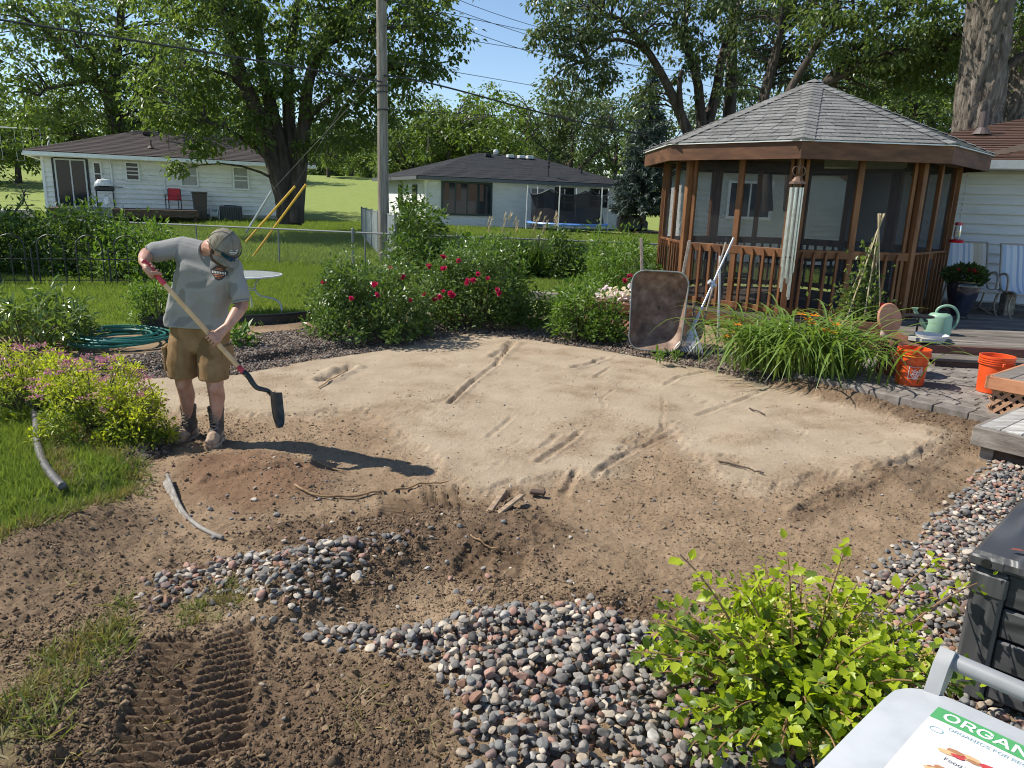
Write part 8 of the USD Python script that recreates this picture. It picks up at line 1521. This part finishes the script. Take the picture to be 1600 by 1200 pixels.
from scipy.spatial.transform import Rotation
def yaw_tilt(rng, n, tilt): return Rotation.from_euler('zxy', np.stack([rng.uniform(0, 2 * np.pi, n), rng.normal(0, tilt, n), rng.normal(0, tilt, n)], 1)).as_quat()
rng = np.random.default_rng(201)
def stone_mat(name, c, k=.3, sp=90):
    c = tuple(np.array(c) * [1.06, 1.0, .92]); return ramp_mat(name, [tuple(np.array(c) * (1 - k)), tuple(c), tuple(np.minimum(np.array(c) * (1 + k * 1.2), .8))], scale=26, rough=.78, bump=.35, bscale=sp, dist=.002, spec=.35, src='object', detail=8)
SM = [stone_mat('stone_slate_grey', (0.124, 0.122, 0.121)), stone_mat('stone_mid_grey', (0.198, 0.191, 0.184)), stone_mat('stone_blue_grey', (0.152, 0.158, 0.164)), stone_mat('stone_dusty_tan', (0.285, 0.244, 0.198)), stone_mat('stone_pink', (0.267, 0.166, 0.138)), stone_mat('stone_pale', (0.386, 0.354, 0.308), .25), stone_mat('stone_plum', (0.152, 0.112, 0.106)), stone_mat('stone_rust', (0.221, 0.129, 0.092)), stone_mat('stone_dark', (0.064, 0.063, 0.061)), stone_mat('stone_speckled', (0.304, 0.304, 0.304), .6, 160)]
SW = np.array([.17, .20, .12, .13, .08, .09, .09, .04, .05, .03]); SW /= SW.sum()
def stone_shape(seed, sub=2, angular=.34):
    m = trimesh.creation.icosphere(sub, 1.0); r = np.random.default_rng(seed); v = m.vertices.copy(); ax = np.array([1, r.uniform(.62, .95), r.uniform(.42, .70)])
    for k in range(9):   # worn flats
        d = rand_dirs(r, 1)[0]; h = r.uniform(.52, .86); s = v @ d; v = v - np.maximum(0, s - h)[:, None] * d * .85
    v = v * (1 + angular * (meshkit.fbm(v * 1.3 + seed, 3, seed) - .5))[:, None] * ax; return v, m.faces
SHAPES = [stone_shape(300 + k) for k in range(12)]
def scatter(pg, dens, rng, jitter=.75):
    x0, y0, x1, y1 = pg.bounds; s = 1 / math.sqrt(dens); X, Y = np.meshgrid(np.arange(x0, x1, s), np.arange(y0, y1, s)); X = (X + rng.uniform(-.5, .5, X.shape) * s * jitter).ravel(); Y = (Y + rng.uniform(-.5, .5, Y.shape) * s * jitter).ravel(); m = shapely.contains_xy(pg, X, Y); return X[m], Y[m]
pos, siz = [], []
def lay(pg, dens, smin, smax, layers, thin=0.0, zoff=0.0):
    for l in range(layers):
        x, y = scatter(pg, dens, rng); keep = np.ones(len(x), bool)
        d = sdist(pg, x, y); edge = np.clip(d / .12, .25, 1); keep &= rng.uniform(0, 1, len(x)) < edge * (1 - thin) * (1 if l == 0 else .55)
        x, y, d = x[keep], y[keep], d[keep]; s = (smin + (smax - smin) * rng.beta(1.6, 2.6, len(x))) * .5; z = H(x, y) + s * .28 + l * .022 * np.clip(d / .15, 0, 1) + zoff; pos.append(np.stack([x, y, z], 1)); siz.append(s)
lay(ROCK_B, 880, .026, .066, 3); lay(ROCK_A, 760, .026, .066, 2, .28, -.006); lay(ROCK_C, 800, .026, .064, 2)
# strays thrown over the dug soil
STRAY = poly2((-1.854, 3.265, 0.0), (-2.138, 4.199, 0.0), (-1.555, 4.459, -0.0), (-0.594, 4.132, 0.0), (-0.119, 3.902, 0.0), (0.37, 3.551, 0.0), (0.962, 3.204, 0.0), (1.533, 3.492, 0.0), (1.905, 3.731, 0.0), (1.549, 3.126, 0.0), (0.882, 2.879, 0.0), (0.328, 2.998, 0.0), (-0.404, 2.805, 0.0), (-0.958, 2.727, 0.0))
lay(STRAY, 55, .02, .055, 1, .35); STRAY2 = poly2((-2.233, 4.878, -0.0), (-1.174, 5.414, 0.0), (0.453, 4.636, 0.0), (2.142, 4.56, 0.0), (3.174, 4.876, -0.0), (2.411, 4.094, 0.0), (1.41, 3.623, 0.0), (0.37, 3.551, 0.0), (-1.126, 4.09, 0.0)); lay(STRAY2, 45, .010, .032, 1, .3)
pos = np.vstack(pos); siz = np.concatenate(siz); n = len(pos)
shp = rng.integers(0, len(SHAPES), n); mt = rng.choice(len(SM), n, p=SW); q = yaw_tilt(rng, n, .32); sc3 = siz[:, None] * rng.uniform(.85, 1.15, (n, 3))
dist = np.linalg.norm(pos - [0, 0, 1.85], axis=1); az = pos[:, 0] / pos[:, 1]; vis = (np.abs(az) < .72) & (pos[:, 1] > 1.72); hide = (pos[:, 0] > .55) & (pos[:, 0] < 1.6) & (pos[:, 1] < 2.6)
rank = np.argsort(-(siz / dist) * vis * ~hide); solo = rank[:298]; others = rank[298:]
SBED = thing('river_rock_bed', 'loose grey and pink river rocks spread across the dug soil', 'river rocks', (0, 2.6, 0), kind='structure')
for i in solo:
    v, f = SHAPES[shp[i]]; R = Rotation.from_quat(q[i]).as_matrix(); p = numbered(SBED, 'stone')
    g_ = usdkit.mesh(stage, p, (v * sc3[i], f), SM[mt[i]], smooth=True); M = np.eye(4); M[:3, :3] = R.T; M[3, :3] = pos[i] - [0, 2.6, 0]; UsdGeom.Xformable(g_).MakeMatrixXform().Set(Gf.Matrix4d(*M.ravel().tolist()))
protos = [('stone_form', SHAPES[k % 12], SM[k // 3 if k < 30 else k % 10], True) for k in range(30)]
pidx = mt[others] * 3 + rng.integers(0, 3, len(others)); instancer(f'{SBED}/stone_rest', protos, pidx, pos[others] - [0, 2.6, 0], sc3[others], q[others])
# lava gravel of the beds
CH = [stone_mat('gravel_brown', (.125, .088, .064)), stone_mat('gravel_grey', (.17, .145, .125)), stone_mat('gravel_dark', (.06, .044, .034)), stone_mat('gravel_pale', (.27, .235, .195))]
chips = [('chip', stone_shape(400 + k, 1, .5), CH[k % 4], False) for k in range(8)]
x1, y1 = scatter(GRAVEL, 1500, rng); x2, y2 = scatter(GRAVEL_L, 1300, rng); x, y = np.r_[x1, x2], np.r_[y1, y2]; n = len(x); s = rng.uniform(.008, .024, n)
instancer(numbered('/World', 'bed_gravel'), chips, rng.choice(8, n, p=np.array([2, 2, 1.6, .7] * 2) / 12.6), np.stack([x, y, H(x, y) + s * .3], 1), s[:, None] * rng.uniform(.7, 1.3, (n, 3)), yaw_tilt(rng, n, .6), 'dark brown and grey gravel covering the planting beds around the dug area', 'gravel')
# crumbs and clods of soil
def soil_c(name, cols): return ramp_mat(name, cols, scale=60, rough=.97, bump=.6, bscale=220, dist=.004, spec=.1, src='object')
CL = [soil_c('clod_tan', [(.13, .09, .055), (.225, .16, .10), (.34, .255, .17)]), soil_c('clod_brown', [(.085, .056, .036), (.15, .105, .07), (.23, .17, .115)]), soil_c('clod_dark', [(.060, .040, .026), (.115, .078, .05), (.20, .143, .095)])]
clods = [('clod', stone_shape(500 + k, 1 if k < 3 else 0, 1.0), CL[k % 3], 50) for k in range(9)]
AREA = poly2((-2.913, 3.689, 0.0), (-2.5, 4.603, 0.0), (-2.573, 5.12, 0.0), (-3.787, 6.901, 0.0), (-3.397, 8.088, 0.0), (-2.273, 8.481, 0.0), (-0.584, 10.575, -0.0), (1.331, 9.518, 0.0), (2.828, 7.925, -0.0), (3.428, 7.195, 0.0), (4.136, 6.143, 0.0), (3.816, 5.463, 0.0), (1.843, 3.513, 0.0), (1.027, 2.461, 0.0), (0.724, 2.061, 0.0), (-1.711, 1.956, 0.0))
n = 330000; yy = 1.75 * (11.0 / 1.75) ** rng.uniform(0, 1, n) ** .9; xx = rng.uniform(-.78, .78, n) * yy; m = shapely.contains_xy(AREA, xx, yy); xx, yy = xx[m], yy[m]
sand_ = zone_at('sand', xx, yy); dark_ = np.maximum(zone_at('dark', xx, yy), .0); clump_ = nz(xx, yy, 1.6, 71, 4) + .12; p_ = (.25 + 1.9 * np.clip(clump_, 0, 1)) * (1 - .93 * sand_) * (1 + .6 * dark_); tr_ = np.zeros(len(xx), bool)
for (a_, b_, wd_, pe_, am_) in TREADS[:3]: tr_ |= shapely.contains_xy(LineString([a_[:2], b_[:2]]).buffer(wd_, cap_style=2), xx, yy)
p_ = p_ * np.where(tr_, .22, 1); m = rng.uniform(0, 1, len(xx)) < p_ * .75; xx, yy, dark_, sand_ = xx[m], yy[m], dark_[m], sand_[m]; n = len(xx)
s = .0026 * (1 - rng.uniform(0, .985, n)) ** -.46 * (1 + .35 * dark_); s = np.minimum(s, .015) * (1 - .4 * sand_)
red_ = zone_at('red', xx, yy); kind_ = np.where(rng.uniform(0, 1, n) < dark_ * .8, 2, np.where(rng.uniform(0, 1, n) < .14 + .6 * red_, 1, 0)); pid = kind_ + 3 * rng.integers(0, 3, n)
instancer(numbered('/World', 'soil_clods'), clods, pid, np.stack([xx, yy, H(xx, yy) + s * .25], 1), s[:, None] * rng.uniform(.7, 1.35, (n, 3)), yaw_tilt(rng, n, 1.0), 'loose clods and crumbs of brown soil strewn over the dug ground', 'soil')
print('clods', n, 'stones', len(pos))
# pale pebbles
n = 420; yy = rng.uniform(2.2, 8.5, n); xx = rng.uniform(-.6, .6, n) * yy; m = shapely.contains_xy(AREA, xx, yy); xx, yy = xx[m], yy[m]; n = len(xx); s = rng.uniform(.004, .013, n)
PEB = [('pebble', stone_shape(600 + k, 1, .3), (SM[5], SM[3], SM[1])[k], True) for k in range(3)]; instancer(numbered('/World', 'pale_pebbles'), PEB, rng.integers(0, 3, n), np.stack([xx, yy, H(xx, yy) + s * .3], 1), s[:, None] * rng.uniform(.8, 1.3, (n, 3)), yaw_tilt(rng, n, .5), 'pale pebbles dotted over the sand and soil', 'pebbles')
# grass
def grass_mat(name, cols, tr=.35): return leaf_mat(name, cols, transl=tr, rough=.5, spec=.25)
G_LAWN = grass_mat('lawn_blades', [(.165, .215, .052), (.24, .295, .078), (.33, .35, .13)]); G_DRY = grass_mat('dry_grass', [(.26, .21, .10), (.34, .28, .15), (.16, .17, .05)]); G_LONG = grass_mat('long_grass', [(.19, .21, .065), (.28, .29, .11), (.42, .37, .21)])
def tuft(seed, nb, rad, L, w, lean):
    r = np.random.default_rng(seed); P = np.stack([r.normal(0, rad, nb), r.normal(0, rad, nb), np.full(nb, -.008)], 1); D = np.stack([r.normal(0, lean, nb), r.normal(0, lean, nb), np.ones(nb)], 1); return leaf_cloud(P, D, np.stack([r.normal(0, 1, nb), r.normal(0, 1, nb), r.normal(0, .2, nb)], 1), L * r.uniform(.5, 1.2, nb), aspect=w / L, fold=.1, shape=6, droop=.3)
def grow(name, label, pg, dens, protos, rng, smin=.8, smax=1.25, maxy=99, mask=None, zf=None):
    x, y = scatter(pg, dens, rng, 1.0); v = (np.abs(x) < .78 * y + .6) & (y > 1.5) & (y < maxy); x, y = x[v], y[v]
    if mask is not None: k = rng.uniform(0, 1, len(x)) < mask(x, y); x, y = x[k], y[k]
    n = len(x); s = rng.uniform(smin, smax, n); z = H(x, y); instancer(numbered('/World', name), protos, rng.integers(0, len(protos), n), np.stack([x, y, z], 1), np.repeat(s[:, None], 3, 1), yaw_tilt(rng, n, .06), label, 'grass'); return n
T1 = [('tuft', tuft(700 + k, 16, .028, .062, .0042, .42), G_LAWN, False) for k in range(5)]; T2 = [('tuft', tuft(710 + k, 26, .075, .075, .0085, .45), G_LAWN, False) for k in range(5)]; T3 = [('tuft', tuft(720 + k, 30, .20, .10, .020, .5), G_LAWN, False) for k in range(4)]
T4 = [('tuft', tuft(730 + k, 22, .035, .10, .0030, .75), (G_LONG, G_DRY, G_LONG)[k % 3], False) for k in range(6)]; T5 = [('straw', tuft(740 + k, 10, .05, .07, .0028, 2.2), G_DRY, False) for k in range(4)]
LAWN_L = LAWN_L.difference(TROUGH)
a = grow('lawn_grass', 'short green grass of the left lawn corner beside the edging', LAWN_L, 620, T1, rng)
MIDL = poly2((-13, 8.3), (-13, 20), (4.5, 19), (3.0, 15.5), (2.295, 17.156, 0.1), (1.175, 14.156, 0.1), (0.308, 13.929, 0.1), (-1.239, 13.616, 0.1), (-2.673, 12.538, 0.1), (-2.867, 10.588, 0.1), (-3.573, 9.822, 0.1), (-4.354, 9.078, 0.1), (-5.194, 9.295, 0.1), (-5.664, 8.61, 0.1), (-8, 8.6))
b = grow('lawn_grass', 'mown green lawn between the beds and the chain link fence', MIDL, 75, T2, rng); c = grow('lawn_grass', 'green grass beyond the chain link fence up to the two white houses', Polygon([(-26, 20), (14, 19), (16, 38), (-30, 36)]), 13, T3, rng, 1.0, 1.6)
d = grow('rough_grass', 'torn strip of long green grass left in the soil at the lower left', GRASSY, 210, T4, rng, .45, 1.05); e = grow('rough_grass', 'small torn grass patch beside the river rocks', GRASSY2.buffer(.03), 170, T4, rng, .4, .8)
EDGEG = LAWN_L.buffer(.10).difference(LAWN_L.buffer(-.03)); grow('rough_grass', 'ragged long grass along the edge of the left lawn', EDGEG, 300, T4, rng, .5, .9)
STRAWZ = poly2((-2.663, 3.34, 0.0), (-2.377, 3.989, 0.0), (-1.689, 3.866, 0.0), (-1.242, 3.509, 0.0), (-1.448, 3.052, -0.0), (-1.0, 2.771, 0.0), (-0.356, 2.467, 0.0), (-0.174, 2.107, 0.0), (-0.374, 2.014, -0.0), (-1.711, 1.956, 0.0)); f_ = grow('dry_straw', 'dry straw and dead grass strewn over the brown soil at the lower left', STRAWZ, 230, T5, rng, .6, 1.3, mask=lambda x, y: np.clip(.30 + 3 * nz(x, y, 2.2, 81, 3), 0, .95))
print('tufts', a, b, c, d, e, f_)
